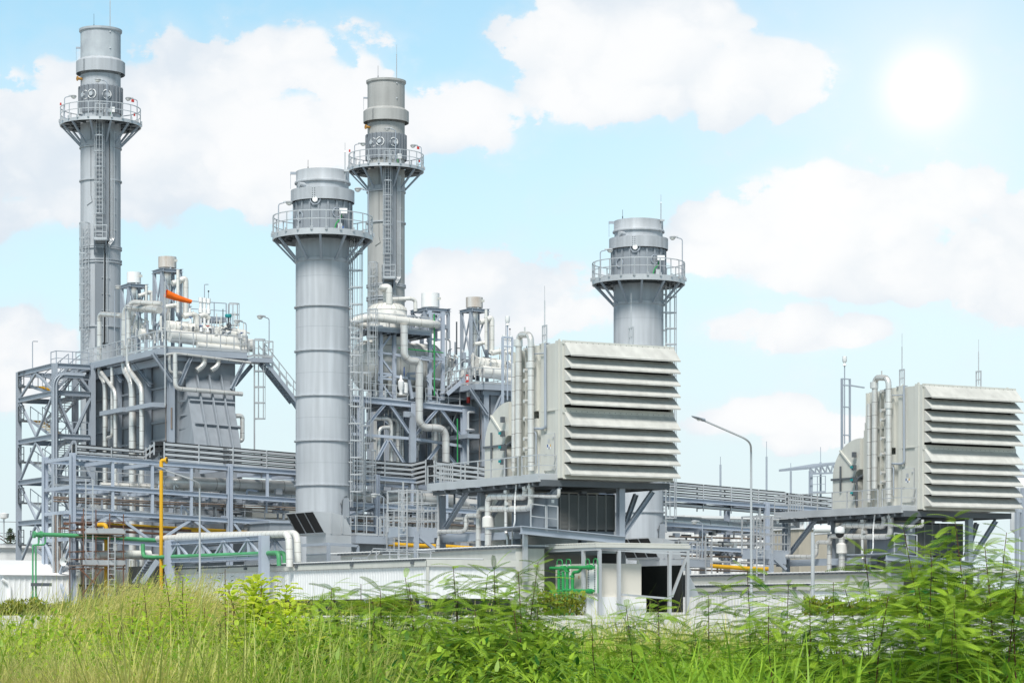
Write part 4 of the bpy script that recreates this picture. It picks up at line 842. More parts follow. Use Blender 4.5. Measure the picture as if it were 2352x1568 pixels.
for y in (852, 1100):
    p, q = PB(3, fr-.1, (650 if y > 1000 else 680, y), (985, y+4)); m = MB(); m.box(Vec((p.x, p.y, p.z)), q-p, N*2.4, UP*.06); m.build('deck_board', rustpipe, sc_)
    m = MB(); m.box(p+UP*.06, q-p, N*.05, UP*.3); m.build('toe_board', galv, sc_)
p = onB(px(3, 700, 960), fr); m = MB(); m.ladder(ground(p, 1), 7.5, -N, .45, None); m.build('ladder', galv, sc_)
p = onB(px(3, 875, 1290), fr-.2); m = MB(); m.ladder(ground(p, 0), 5, -N-U*.5, .4, None); m.build('ladder', galv, sc_)
m = MB(); p, q = PB(3, 38.4, (500, 810), (1500, 868)); m.box(p, q-p, N*1.0, UP*.1); m.box(p+UP*.25, q-p, N*.06, UP*.16); m.build('long_boards', rust, sc_)
# low buildings behind
def shed(name, label, corner, la, lb, h, m_, roof=None, over=.25, cat='building', ribs=0, par=None):
    t = thing(name, label, cat, ground(corner)); c = ground(corner)
    m = MB(); m.box(c, U*la, N*lb, UP*h)
    if ribs:
        for k in range(int(la/ribs)): m.box(c+U*ribs*k-N*.03, U*.06, N*.03, UP*h)
        for k in range(int(abs(lb)/ribs)): m.box(c+N*ribs*k*(1 if lb > 0 else -1)-U*.03, N*.06, U*.03, UP*h)
    m.build('wall', m_, t)
    m = MB(); m.box(c-U*over-N*over+UP*h, U*(la+2*over), N*(lb+2*over), UP*.18); m.build('roof', roof or white, t); return t
s1 = onB(px(3, 20, 1160), 40); 
t = thing('low_building', 'low white flat building at the far left with ribbed eaves', 'building', ground(s1))
e = onB(px(3, 620, 1150), 40); e2 = onA(px(3, 1140, 1190), aof(e)); L = aof(e)-aof(s1)
cz = s1.z
m = MB(); m.box(W(aof(s1)+.5, 40.4, 0), U*(L-.9), N*9, UP*(cz-.7)); m.build('wall', white, t)
m = MB(); m.box(W(aof(s1), 40, cz-1.9), U*L, N*10, UP*1.8); 
for k in range(int(L/.35)): m.box(W(aof(s1)+.35*k, 39.96, cz-1.85), U*.08, N*.04, UP*1.7)
m.build('eaves', white, t)
m = MB(); m.add([W(aof(s1)-.2, 39.8, cz-.1), W(aof(e)+.2, 39.8, cz-.1), W(aof(e)+.2, 44, cz+.9), W(aof(s1)-.2, 44, cz+.9), W(aof(e)+.2, 50.2, cz-.1), W(aof(s1)-.2, 50.2, cz-.1)], [(0, 1, 2, 3), (3, 2, 4, 5)]); m.build('roof', white, t)
m = MB(); p = onB(px(3, 78, 1245), 39.9); m.tube([p-U*.5+UP*.3, p, ground(p, 0)], .1, 8, R=.3); m.build('down_pipe', white, t)
t = thing('cream_shed', 'cream ribbed shed end behind the foot of the scaffold', 'building', ground(onB(px(3, 630, 1200), 42)))
p, q = PB(3, 39.5, (628, 1150), (1140, 1185)); r0, r1 = PB(3, 39.5, (628, 1245), (1140, 1265)); pk = onB(px(3, 780, 1110), 39.5)
m = MB(); m.prism([r0, r1, q, pk, p], N*8); 
for k in range(22): f_ = k/22; m.bar(r0.lerp(r1, f_)-N*.03, r0.lerp(r1, f_)-N*.03+UP*(1.5+.6*(1-abs(f_-.3)))*.9, .06, .06)
m.build('gable', cream, t)
m = MB(); m.box(ground(r0)+N*.3, (ground(r1)-ground(r0)), N*7, UP*(r1.z)); m.build('wall', beige, t)
t = shed('white_hall', 'large plain white building with roof railing at the left edge', onB(px(3, -200, 960), 75), aof(onB(px(3, 650, 960), 75))-aof(onB(px(3, -200, 960), 75)), 12, onB(px(3, 60, 960), 75).z, white)
m = MB(); c = onB(px(3, -100, 950), 74.9); d_ = onB(px(3, 150, 950), 74.9); d_ = Vec((d_.x, d_.y, c.z)); m.rail([c+UP*.1, d_+UP*.1], 1.8, 2.5); m.build('railing', galv, t)
p = onB(px(3, 30, 900), 74); lt = thing('globe_lamp', 'small white globe lamp on the roof of the left white building', 'lamp', p); m = MB(); m.tube([p, p+UP*1.6], .06, 6); m.build('post', galv, lt); m = MB(); m.lathe(p+UP*1.9, [(.001, -.35), (.35, -.2), (.4, .1), (.001, .2)], 12); m.build('globe', white, lt)
t = thing('concrete_house', 'beige concrete building behind the rack left of the thick stack', 'building', ground(onB(px(3, 1980, 760), 50)))
p, q = PB(3, 50, (1990, 655), (2480, 665)); m = MB(); m.box(ground(p), U*(q-p).length, N*8, UP*p.z); m.build('wall', beige, t)
m = MB(); m.box(p-U*.2-N*.2-UP*.6, U*((q-p).length+.4), N*8.4, UP*.7); m.build('parapet', cream, t)
t = thing('grey_tank_box', 'plain blue-grey steel box left of the black vent hood', 'tank', ground(onB(px(3, 2120, 800), 35)))
p, q = PB(3, 35, (2115, 765), (2420, 775)); m = MB(); m.box(ground(p), U*(q-p).length, N*4, UP*p.z); m.build('wall', casing2, t); m = MB(); m.box(p-U*.1-N*.1, U*((q-p).length+.2), N*4.2, UP*.15); m.build('top_rim', steel, t)
# dark stair under the rack next to the shed
t = thing('dark_stair', 'dark steel stair in the shade beside the white shed', 'stair', ground(PB(3, 31, (1180, 1250))[0]))
p, q = PB(3, 31, (1110, 1240), (1235, 1060)); m = MB(); m.bar(p, q, .08, .3); m.bar(p+N*1.2, q+N*1.2, .08, .3); m.build('stringers', steel, t)
m = MB()
for k in range(9): c = p.lerp(q, (k+.5)/9); m.box(c-U*.15, U*.3, N*1.2, UP*.05)
m.build('treads', dsteel, t)
m = MB(); m.box(ground(PB(3, 33, (1150, 1200))[0]), U*2.4, N*3, UP*3.2); m.build('machine_housing', grille, t)
# far tree
# ================================================================ second boiler and the deaerator in front of it
hb2 = dup(hb, D2, 'second grey boiler mostly hidden behind the nearer louvred filter house')
for src in (vt2,): dup(src, D2, 'white vent drum on tall frame between warm chimney and nearer filter house')
sd2 = dup(sd_, D2, 'long white insulated drum on the second boiler left of the filter house')
for o in list(COL.objects):
    l = o.get('label')
    if l and o.parent is None and ('left boiler' in l or 'rust-stained drum' in l or 'windsock' in l) and o.name.split('.')[0] in ('insulated_pipe', 'vent_pot', 'weather_mast', 'anemometer', 'control_valve', 'steam_drum') and o != sd_ and 'duct' not in l and 'elbow' not in l and 'under the left' not in l:
        n = dup(o, D2, l.replace('left boiler', 'second boiler').replace('rust-stained drum', 'second boiler drum').replace('the orange windsock', 'the second boiler vents'))
D = 48.0
zf = onB(px(5, 1000, 1200), D).z
a0, a1 = aof(onB(px(5, 560, 1160), D)), aof(onB(px(5, 1625, 1260), D))
da = thing('process_tower', 'blue-grey steel frame carrying the big white drum between thick stack and filter house', 'steel frame', W((a0+a1)/2, D, 0))
lx = lambda x0, y0, x1, y1: tuple(PB(5, D, (x0, y0), (x1, y1)))
bars(da, 'floor_beam', rackm, [lx(600, 1165, 1625, 1262)], .26, .42, ib=True)
fl0, fl1 = PB(5, D, (600, 1150), (1625, 1245)); fd = fl1-fl0
m = MB(); m.box(fl0-UP*.1, fd, N*5.5, UP*.06); m.build('floor', dsteel, da)
bars(da, 'floor_joist', steel, [(fl0.lerp(fl1, k/8)-UP*.3, fl0.lerp(fl1, k/8)-UP*.3+N*5.4) for k in range(9)], .16, .24)
m = MB(); m.rail([fl0, fl0.lerp(fl1, .42)], 1.1, .9); m.rail([fl0.lerp(fl1, .56), fl1], 1.1, .9); m.build('railing', galv, da)
lowcols = [(670, 1170), (1078, 1200), (1482, 1245), (860, 1190), (1290, 1230)]
bars(da, 'column', rackm, [(ground(onB(px(5, x, y), D)), onB(px(5, x, y), D)) for x, y in lowcols[:3]] + [(ground(onB(px(5, x, y), D))+N*5, onB(px(5, x, y), D)+N*5) for x, y in lowcols], .4, .36, ib=True, up=N)
bars(da, 'brace', rackm, [lx(862, 1205, 700, 1400), lx(900, 1210, 1052, 1432), lx(1272, 1248, 1092, 1455), lx(1300, 1250, 1482, 1495), lx(880, 1490, 770, 1700), lx(900, 1490, 1040, 1720), lx(1290, 1530, 1150, 1710), lx(1310, 1540, 1430, 1700), lx(600, 1300, 660, 1400)], .2, .2, ib=True)
bars(da, 'tie_beam', rackm, [lx(600, 1440, 1045, 1475), lx(1095, 1480, 1490, 1540), lx(690, 1440, 690, 1180)], .16, .2)
# upper towers
for x, y0 in ((830, 590), (935, 630), (1213, 475), (1315, 485)):
    p, q = PB(5, D+.4, (x, y0), (x, 1175)); bars(da, 'tower_leg', rackm, [(p, Vec((p.x, p.y, q.z))), (p+N*3.2, Vec((p.x, p.y, q.z))+N*3.2)], .24, .22, ib=True, up=N)
sg = []
for xl, xr, ys in ((830, 935, (640, 800, 960, 1000, 1150)), (1213, 1315, (490, 690, 850, 1000, 1180))):
    for i, y in enumerate(ys):
        sg.append(lx(xl, y, xr, y+10))
        if i < len(ys)-1: sg.append(lx(xl, ys[i+1]-6, xr, y+16) if i % 2 == 0 else lx(xl, y+12, xr, ys[i+1]-6))
bars(da, 'tower_brace', rackm, [(p+N*.4, q+N*.4) for p, q in sg], .13)
bars(da, 'tower_brace', rackm, [lx(940, 820, 1210, 860), lx(940, 990, 1100, 1010), lx(1150, 840, 1320, 860), lx(1040, 970, 1105, 965), lx(1042, 970, 1075, 1165)], .18)
u0, u1 = PB(5, D-.2, (735, 605), (1212, 645))
m = MB(); m.box(u0-UP*.18, u1-u0, N*1.7, UP*.14); m.bar(u0-UP*.12-N*.03, u1-UP*.12-N*.03, .1, .26); m.build('upper_floor', steel, da)
m = MB(); m.rail([u0, u1], 1.05, .8); m.rail([u0+N*4.2, u0], 1.05, .9); m.build('railing', galv, da)
bars(da, 'upper_joist', dsteel, [(u0.lerp(u1, k/7)-UP*.28, u0.lerp(u1, k/7)-UP*.28+N*3.0) for k in range(8)], .12, .18)  # dark joist colour imitates the shade below the upper floor
# tanks
ft0, ft1 = PB(5, D+2.6, (700, 900), (1225, 950)); ft1 = Vec((ft1.x, ft1.y, ft0.z)); R_ = 1.75
m = MB(); ax_ = (ft1-ft0).normalized(); L = (ft1-ft0).length
m.lathe(ft0, [(.01, -.95), (.6, -.9), (1.15, -.7), (1.5, -.4), (R_, 0)]+[(R_, L*k/6) for k in range(1, 6)]+[(R_, L), (1.5, L+.4), (1.1, L+.75), (.5, L+.92), (.01, L+.95)], 40, ax=ax_)
for k in range(9): m.lathe(ft0+ax_*(L*k/8), [(R_*1.004, -.03), (R_*1.008, 0), (R_*1.004, .03)], 40, m=1, ax=ax_)
t = m.build('feedwater_drum', [insul, seamw], None, label='big horizontal white insulated drum on the steel frame right of thick stack', cat='tank')
m = MB()
for k in range(14): t_ = math.pi*k/14; 
for k in range(10):
    a_ = k*.628; x_, y_ = frame(ax_); pts = [ft0+ax_*d_+(x_*math.cos(a_)+y_*math.sin(a_))*r_*1.01 for r_, d_ in ((.5, -.92), (1.15, -.71), (1.5, -.41), (R_, 0))]
    for i in range(3): m.bar(pts[i], pts[i+1], .03)
m.build('head_seams', seamw, t)
dc = onB(px(5, 880, 600), D+2.2); zt0 = onB(px(5, 880, 412), D+2.2).z; zt1 = onB(px(5, 880, 480), D+2.2).z; zt2 = onB(px(5, 880, 760), D+2.2).z
r_ = (onB(px(5, 1025, 480), D+2.2)-onB(px(5, 735, 480), D+2.2)).length/2*.95
cc = Vec((dc.x, dc.y, 0))
m = MB(); m.lathe(cc, [(.3, zt2-.9), (r_*.8, zt2-.5), (r_, zt2), (r_, zt1), (r_*.95, zt1+(zt0-zt1)*.35), (r_*.75, zt1+(zt0-zt1)*.7), (r_*.4, zt1+(zt0-zt1)*.93), (.01, zt0)], 40)
for k in range(24):
    a_ = k*math.pi/12
    pp = [polar(cc, rr_*1.006, a_, zz) for rr_, zz in ((r_, zt1), (r_*.95, zt1+(zt0-zt1)*.35), (r_*.75, zt1+(zt0-zt1)*.7), (r_*.4, zt1+(zt0-zt1)*.93))]
    for i in range(3): m.bar(pp[i], pp[i+1], .035, .03, m=1)
for k in range(5): zz = zt2+(zt1-zt2)*k/4; m.lathe(cc, [(r_*1.002, zz-.03), (r_*1.01, zz), (r_*1.002, zz+.03)], 40, m=1)
m.build('domed_vessel', [insul, seamw], None, label='upright white domed vessel in front of the warm chimney', cat='vessel')
pipe('white hook pipe rising from the domed vessel', [cc+UP*(zt0-.1)]+[onB(px(5, x, y), D+2.2) for x, y in ((866, 300), (835, 300))]+[onB(px(5, 850, 292), D+1.4), onB(px(5, 895, 290), D+1.2), onB(px(5, 897, 540), D+1.2)], .24, R=.3, mats=WB, sm=.8)
pipe('thin white arm reaching right from the hook pipe', PB(5, D+2, (905, 385), (1070, 380), (1100, 395), (1102, 480)), .14, R=.2, mats=WB)
PB5 = lambda b, *xy: PB(5, b, *xy)
pipe('fat white pipe sweeping across in front of the domed vessel', PB5(D-.6, (590, 575), (680, 535), (800, 530), (1225, 580))+[onB(px(5, 1268, 586), D+.6)], .29, R=1.0, mats=WB, sm=1.0, n=16)
pipe('fat white pipe stub behind the sweeping pipe near the thick stack', PB5(D+.4, (590, 575), (720, 590)), .22, mats=WB)
pipe('long S-shaped silver pipe snaking down in front of the steel frame', PB5(D-.8, (1012, 590), (1014, 830), (1055, 870), (1132, 870), (1132, 1350), (1170, 1392), (1340, 1392), (1342, 1760)), .27, R=.85, mats=[clad, seam], sm=.9, n=16)
pipe('upper white bend joining the domed vessel to the S-shaped pipe', PB5(D+.4, (940, 505), (1012, 515), (1014, 620)), .29, R=.7, mats=WB, n=14)
pipe('left of two silver pipes bent like canes below the frame floor', PB5(D+.6, (770, 1320), (910, 1318), (912, 1700)), .16, R=.5)
pipe('right of two silver pipes bent like canes below the frame floor', PB5(D+1.0, (880, 1325), (962, 1325), (964, 1700)), .13, R=.5)
pipe('short elbowed silver pipe left of the cane-bent pipes', PB5(D+.4, (895, 1388), (815, 1392), (812, 1640)), .14, R=.4)
pipe('straight silver pipe behind the cane-bent pipes', PB5(D+2, (997, 1330), (998, 1700)), .14)
pipe('silver upright pipe behind the lower bend of the S-shaped pipe', PB5(D+1, (1253, 1320), (1254, 1700)), .22)
pipe('white upright pipe inside the left frame tower', PB5(D+1.2, (897, 640), (900, 1090), (925, 1140), (1040, 1135)), .16, R=.4, mats=WB)
m = MB(); q = PB5(D-.1, (1010, 1285), (1072, 1290), (1076, 1340), (1078, 1700)); qq = fillet(q, .9)
for i in range(len(qq)-1): m.bar(qq[i], qq[i+1], .4, .2, up=N)
m.build('cable_duct', steel, None, label='blue-grey cable duct bent down below the frame floor beside the S-shaped pipe', cat='cable duct')
for i, (pts, r_) in enumerate(((((1248, 500), (1250, 1140)), .05), (((1430, 1320), (1432, 1900)), .045), (((970, 768), (1190, 792), (1320, 805)), .04))):
    m = MB(); m.tube(PB5(D-.3, *pts), r_, 6); m.build('thin_pipe', grn, None, label=('thin bright green pipe up the right frame tower', 'thin bright green pipe below the frame floor', 'thin green pipe running across the big white drum')[i], cat='pipe')
pv = onB(px(5, 1218, 462), D+2.0)
vt3 = vent_tower(pv, .66, 1.12, 1.9, 2.2, 'plain white vent drum right of the domed white vessel')
# gear on the floor
p = onB(px(5, 988, 1090), D-.1); t = thing('gate_valve', 'white valve with blue hand wheel on the frame floor', 'valve', p-UP*.3)
m = MB(); m.lathe(p-UP*.4, [(.14, 0), (.12, .3), (.2, .45), (.22, .95), (.1, 1.1), (.06, 1.4)], 12); m.build('valve_body', white, t); m = MB(); valve_wheel(m, p+UP*1.25+U*.25, U*.8-N*.4, .32); m.build('hand_wheel', blue, t)
p = onB(px(5, 1020, 1060), D+.1); m = MB(); m.lathe(p-UP*.6, [(.001, 0), (.22, .05), (.22, .75), (.001, .85)], 14); m.build('filter_pot', white, None, label='white rounded pot beside the blue-wheeled valve', cat='vessel')
t = thing('fire_sign', 'tall red and white sign at the stair of the frame', 'sign', onB(px(5, 1502, 1090), D-.2)); p = onB(px(5, 1495, 1095), D-.3); m = MB(); m.box(p, U*.26, N*.03, UP*1.1); m.build('panel', red, t)
m = MB(); m.box(p+U*.05+UP*.72-N*.01, U*.16, N*.009, UP*.28); m.build('pictogram', white, t)
for k in range(4): m = MB(); m.box(p+U*.05+UP*(.12+.12*k)-N*.01, U*.16, N*.009, UP*.05); m.build('writing', white, t)
p = onB(px(5, 1516, 1200), D-.2); t = thing('fire_extinguisher', 'red and white fire extinguisher on the frame floor railing', 'extinguisher', p)
m = MB(); m.lathe(p, [(.001, 0), (.13, .02), (.13, .45)], 12); m.build('cylinder', red, t); m = MB(); m.lathe(p, [(.132, .45), (.132, .8), (.05, .9), (.05, 1.0)], 12); m.build('cover', white, t)
t = thing('frame_stair', 'steel stair climbing from the frame floor to the second boiler deck', 'stair', fl1-U*3)
p, q = PB5(D-.4, (1350, 1130), (1490, 1010)); m = MB(); m.bar(p, q, .07, .28); m.bar(p+N, q+N, .07, .28); m.build('stringers', rackm, t)
m = MB(); m.bar(p+UP*1.4-U*.3, q+UP*1.4, .05); m.bar(p+UP*.9-U*.3, q+UP*.9, .05)
for k in range(5): c = p.lerp(q, k/4); m.bar(c, c+UP*1.4, .05)
m.build('railing', galv, t); m = MB()
for k in range(9): c = p.lerp(q, (k+.5)/9); m.box(c-U*.13, U*.26, N, UP*.04)
m.build('treads', galv, t)
def cage(label, x, y0, y1, b, k=5, d=-N, cg=2.2):
    p, q = PB(k, b, (x, y1), (x, y0)); t = thing('cage_ladder', label, 'ladder', p); m = MB(); m.ladder(p, q.z-p.z, d, .5, cg); m.build('rails_and_rungs', galv, t); return t
cage('caged ladder climbing left of the domed vessel', 762, 470, 1150, D-.8, d=-N-U*.4)
cage('caged ladder below the frame floor next to the thick stack', 675, 960, 1760, D-.8, d=U-N*.2)
cage('caged ladder behind the thick stack ladder on the frame', 610, 540, 1150, D+1, d=-N)
t = thing('frame_lamp', 'tall post lamp below the right end of the frame floor', 'lamp', ground(onB(px(5, 1515, 1700), D-1)))
p = onB(px(5, 1514, 1270), D-1); m = MB(); m.tube([ground(p), p, p+U*.5], .09, 8, R=.1); m.build('post', galv, t); m = MB(); h_ = onB(px(5, 1530, 1410), D-1.1); m.lathe(h_, [(.01, .12), (.3, .06), (.36, 0), (.25, -.1), (.01, -.14)], 14); m.build('lamp_head', galv, t)
# fittings around the frame
rr = random.Random(11)
for k in range(95):
    x, y = rr.choice([(rr.uniform(650, 1600), rr.uniform(1060, 1160)), (rr.uniform(620, 1450), rr.uniform(1270, 1600)), (rr.uniform(640, 1000), rr.uniform(640, 740)), (rr.uniform(1330, 1600), rr.uniform(820, 1100))])
    p = onB(px(5, x, y), rr.uniform(D+.5, D+4.5)); m = MB(); q = rr.random()
    if q < .45: m.tube([p, p+UP*rr.uniform(.4, 1.6), p+UP*rr.uniform(.4, 1.6)+U*rr.uniform(-1, 1)], rr.uniform(.05, .12), 8, R=.2)
    elif q < .7: m.box(p, U*rr.uniform(.2, .5), N*.3, UP*rr.uniform(.2, .7))
    else: m.bar(p, p+UP*rr.uniform(1, 2.5), .08); m.bar(p+UP*.5, p+UP*.5+U*rr.uniform(-1, 1), .07)
    m.build('small_pipe' if q < .45 else 'instrument_box' if q < .7 else 'pipe_stand', rr.choice([insul, galv, steel, clad, dsteel]), da)
# ================================================================ louvred filter house (built once, copied for the second unit)
fh = thing('filter_house', 'nearer cream air filter house with ten slanted louvre hoods on a steel deck', 'filter house', W(0, 0, 0))
zz = lambda y, p=1291.9: EYE+(HY-(717.7+.2746*y))/F*128.6                # heights at the near corner from picture B
ZT_, ZM_, ZB_ = zz(238), zz(800), zz(1380)
FW = aof(onB(px('B', 2078, 800), 0))
bA = lambda x: bof(onA(px('B', x, 900), 0))
b1, b2, b3, b4 = bA(1120), bA(975), bA(940), bA(722)
m = MB()
m.abz(.02, FW-.02, .30, b2, ZB_+.02, ZT_-.03); wl = m.build('filter_chamber', cream, fh)
m = MB(); m.abz(0, .14, .02, .30, ZB_, ZT_); m.abz(FW-.14, FW, .02, .30, ZB_, ZT_); m.abz(.14, FW-.14, .02, .30, ZT_-.2, ZT_); m.abz(.14, FW-.14, .02, .30, ZM_-.14, ZM_+.0); m.abz(.14, FW-.14, .02, .30, ZB_-.0, ZB_+.18); m.build('front_frame', cream, fh)
m = MB(); m.abz(.14, FW-.14, .24, .29, ZB_+.2, ZT_-.22); m.build('filter_screen', black, fh)
m = MB(); m.abz(-.05, .02, .30, .62, ZB_, ZT_+.06); m.abz(-.05, .02, b2-.34, b2-.02, ZB_, ZT_+.06); m.abz(-.06, .02, .3, b2, ZM_-.06, ZM_-.0); m.build('corner_posts', cream, wl)
m = MB(); m.abz(.1, FW-.1, b2+.0, b3, ZB_, ZT_+.02); m.abz(-.02, FW, b3, b3+.9, ZM_+.04, ZT_+.0); m.abz(-.02, FW, b3, b3+.9, ZB_, ZM_-.35); m.abz(.3, FW-.3, b3+.9, b4, ZB_, ZT_-.05); fs_ = m.build('silencer_section', cream, fh)
m = MB()
for k in range(5): b = b3+1.0+(b4-b3-1.0)*k/4; m.abz(.12, .3, b-.05, b+.05, ZB_, ZT_-.1)
for zr in (.22, .45, .68): m.abz(.18, .3, b3+.9, b4, ZB_+(ZT_-ZB_)*zr, ZB_+(ZT_-ZB_)*zr+.1)
m.build('ribs', cream, fs_)
# transition wedge and the inlet bend
zt_ = onA(px('B', 692, 745), .35).z; zb_ = onA(px('B', 500, 1120), .35).z
b5 = bof(onA(px('B', 700, 800), .35)); b6 = bof(onA(px('B', 500, 1120), .35))
m = MB(); a0, a1 = .35, FW-.5; n_ = 6
for k in range(n_):
    f0, f1 = k/n_, (k+1)/n_; m.abz(.3+.05*k, FW-.3-.05*k, b4+(b5-b4)*f0, b4+(b5-b4)*f1-.02, ZB_+.3, ZT_-.1-(ZT_-zt_)*f1*.95)
m.build('transition_section', cream, fh)
m = MB(); poly = [W(a0, b5, zt_)]
K = 14
for k in range(K+1): t_ = math.pi/2*k/K; poly.append(W(a0, b5+(b6-b5)*math.sin(t_), zb_+(zt_-zb_)*math.cos(t_)))
rin = .42
inner = [W(a0, b5+.5-.5*math.cos(math.pi/2*(1-k/6)) if False else b5+(b6-b5)*.18*math.sin(math.pi/2*(1-k/6)), zb_+(zt_-zb_)*.2*math.cos(math.pi/2*(1-k/6))) for k in range(7)]
m.prism(poly[1:]+inner, U*(a1-a0)); m.build('inlet_bend', cream, fh)
m = MB(); bi = b5+(b6-b5)*.18; m.abz(a0, a1, bi, b6, 0.5, zb_-.02); dct = m.build('inlet_duct', cream, fh)
m = MB(); m.abz(a0-.08, a1+.08, bi-.08, b6+.1, zb_-.12, zb_); m.abz(a0-.06, a1+.06, bi-.06, b6+.06, zb_-2.2, zb_-2.12); m.abz(a0-.1, a0-.04, b6-.9, b6-.78, zb_-.8, zb_+.7); m.build('flange', dsteel, dct)
m = MB(); q = W(a0-.03, b5+.1, zb_+.55); m.bar(W(a0-.04, b5+(b6-b5)*.72, zb_+(zt_-zb_)*.72), W(a0-.04, b5+(b6-b5)*.2, zb_+(zt_-zb_)*.22), .1, .08, up=U); m.build('seam_bar', cream, dct)
for k in range(4): m = MB(); c = W(a0-.12, bi-.3, ZB_+1.0+k*.75); m.box(c, N*.22, -U*.18, UP*.3); m.build('actuator', dsteel, fh)
m = MB()
m.tube([W(a0-.05, bi-.25, ZB_+.4), W(a0-.05, bi-.25, zb_-.1), W(a0+.1, bi-.6, zb_+.1)], .06, 7, R=.2); m.build('cable', dsteel, fh)
for k in range(3): m = MB(); c = W(a0-.32, bi-.2, ZB_+1.1+k*.75); m.box(c, N*.12, -U*.1, UP*.14); m.build('solenoid', teal, fh)
# louvre hoods
oy = [352, 455, 563, 660, 762, 938, 1040, 1142, 1245, 1350]
sx0 = [aof(onB(px('B', 1165, 500), 0)), FW+.02]
zline = [zz(y+1) for y in oy]
for i, y in enumerate(oy):
    zl = EYE+(HY-(717.7+.2746*y))/F*128.1; d = .66; h = .565 if i not in (0, 5) else .68
    zu = zl+h; a0_, a1_ = sx0
    m = MB(); th_ = .012
    A_, B_, C_, D_ = W(a0_, -.01, zu), W(a1_, -.01, zu), W(a1_, -d, zl), W(a0_, -d, zl)
    nn = (B_-A_).cross(D_-A_).normalized(); nn = nn if nn.z > 0 else -nn
    m.prism([A_, B_, C_, D_], nn*.02)
    m.box(D_-UP*.05, C_-D_, N*.015, UP*.05)
    m.prism([W(a0_, -.01, zu), W(a0_, -d, zl), W(a0_, -.01, zl-.0)], U*.012); m.prism([W(a1_-.012, -.01, zu), W(a1_-.012, -d, zl), W(a1_-.012, -.01, zl)], U*.012)
    for f_ in (.4, .7): 
        p, q = W(a0_+(a1_-a0_)*f_, -.01, zu), W(a0_+(a1_-a0_)*(f_+.035), -d, zl); m.bar(p+nn*.022, q+nn*.022, .018, .008, up=nn, m=1)
        m.abz(a0_+(a1_-a0_)*f_, a0_+(a1_-a0_)*f_+.1, -.3, -.02, zl+.05, zl+.1)
    m.build('louvre_hood', [hoodm, conc], fh)
for zt in (zz(245), zz(820)):
    m = MB()
    m.abz(0.0, FW+.02, -.025, .02, zt-.1, zt+.1)
    for k in range(20): m.lathe(W(.15+FW*k/20.2, -.03, zt), [(.001, -.02), (.022, 0), (.001, .02)], 6, m=1, ax=-N)
    m.build('bolted_strip', [cream, dsteel], fh)
for zb in (zz(800), zz(1385)): m = MB(); m.abz(.05, FW, -.03, .02, zb-.02, zb+.06); m.build('sill', cream, fh)
m = MB()
for b in (.5, b2-.2, b3+.6): 
    for a in (.1, FW-.2): m.prism([W(a, b-.15, ZT_-.02), W(a, b+.15, ZT_-.02), W(a, b+.06, ZT_+.16), W(a, b-.06, ZT_+.16)], U*.05)
m.build('lifting_lugs', cream, fh)
# door with its stickers
p0, p1 = PA('B', -.03, (992, 1325), (1083, 1010)); bd0, bd1 = bof(p0), bof(p1); zd0, zd1 = p0.z, p1.z
m = MB(); m.abz(-.05, .02, min(bd0, bd1), max(bd0, bd1), zd0, zd1); dr_ = m.build('door', cream, fh)
m = MB()
lo_, hi_ = min(bd0, bd1), max(bd0, bd1)
for (u_, v_, w_) in ((lo_-.03, lo_, 1), (hi_, hi_+.03, 1)): m.abz(-.045, .02, u_, v_, zd0-.02, zd1+.03)
m.abz(-.045, .02, lo_, hi_, zd1, zd1+.03); m.build('door_seal', galv, dr_)
m = MB(); c = PA('B', -.06, (1000, 1188))[0]; m.bar(c, c-N*.2, .04); m.build('handle', dsteel, dr_)
m = MB()
for y in (1050, 1315): c = PA('B', -.06, (1078, y))[0]; m.box(c, N*.1, -U*.04, UP*.08)
m.build('hinges', galv, dr_)
for (x, y, w_, h_, c_) in ((1022, 1128, .09, .16, blue), (1034, 1128, .09, .16, MT['white_paint']), (1045, 1122, .08, .13, yel), (1022, 1140, .09, .09, white), (1036, 1140, .06, .12, blue), (1046, 1140, .08, .14, white), (1026, 1090, .22, .2, galv)):
    c = PA('B', -.055, (x, y))[0]; m = MB(); m.box(c, -N*w_, -U*.004, UP*h_); m.build('sticker', c_, dr_)
# big insulated pipes on the side
def fpipe(pts, r, nm='hot_air_pipe', R=None): m = MB(); m.tube(pts, r, 14, R=R or r*2.4, seam=.75); return m.build(nm, [clad, seam], fh)
AP = -.35
fpipe(PA('B', AP, (785, 1165), (785, 180), (885, 180), (885, 2000))[0:0] + [PA('B', AP, (782, 1200))[0], PA('B', AP, (785, 185))[0], PA('B', AP, (886, 185))[0], PA('B', AP-.02, (886, 1320))[0]], .17, R=.42)
fpipe(PA('B', AP+.05, (742, 1325), (744, 425)), .12)
m = MB(); 
for x, y, h in ((780, 255, .38), (885, 440, .34)): c = PA('B', AP, (x, y))[0]; m.lathe(c-UP*h/2, [(.15, 0), (.24, .02), (.24, h-.02), (.15, h)], 16); m.build('pipe_collar', clad, fh); m = MB()
c = PA('B', AP, (835, 182))[0]+UP*.1; m.bar(c, c+UP*.28, .06); m.build('relief_valve', clad, fh)
for i, y in enumerate((310, 485, 570, 740, 885, 1055, 1140)):
    c = PA('B', AP, (830, y))[0]; m = MB()
    if i % 2 == 0: m.lathe(c+U*.3, [(.16, -.3), (.16, 0), (.1, .02)], 16, ax=-U)
    m.tube([c+U*.36, c-U*.02], .1, 12); m.build('air_nozzle', clad, fh)
m = MB(); q = PA('B', AP+.2, (1005, 255), (1008, 960), (985, 970), (915, 968)); m.tube(q, .07, 7, R=.2); m.tube(PA('B', AP+.2, (1000, 340), (915, 345)), .035, 6); m.tube(PA('B', AP+.2, (915, 990), (930, 1010), (930, 1265)), .04, 6, R=.1); m.build('conduit', steel, fh)
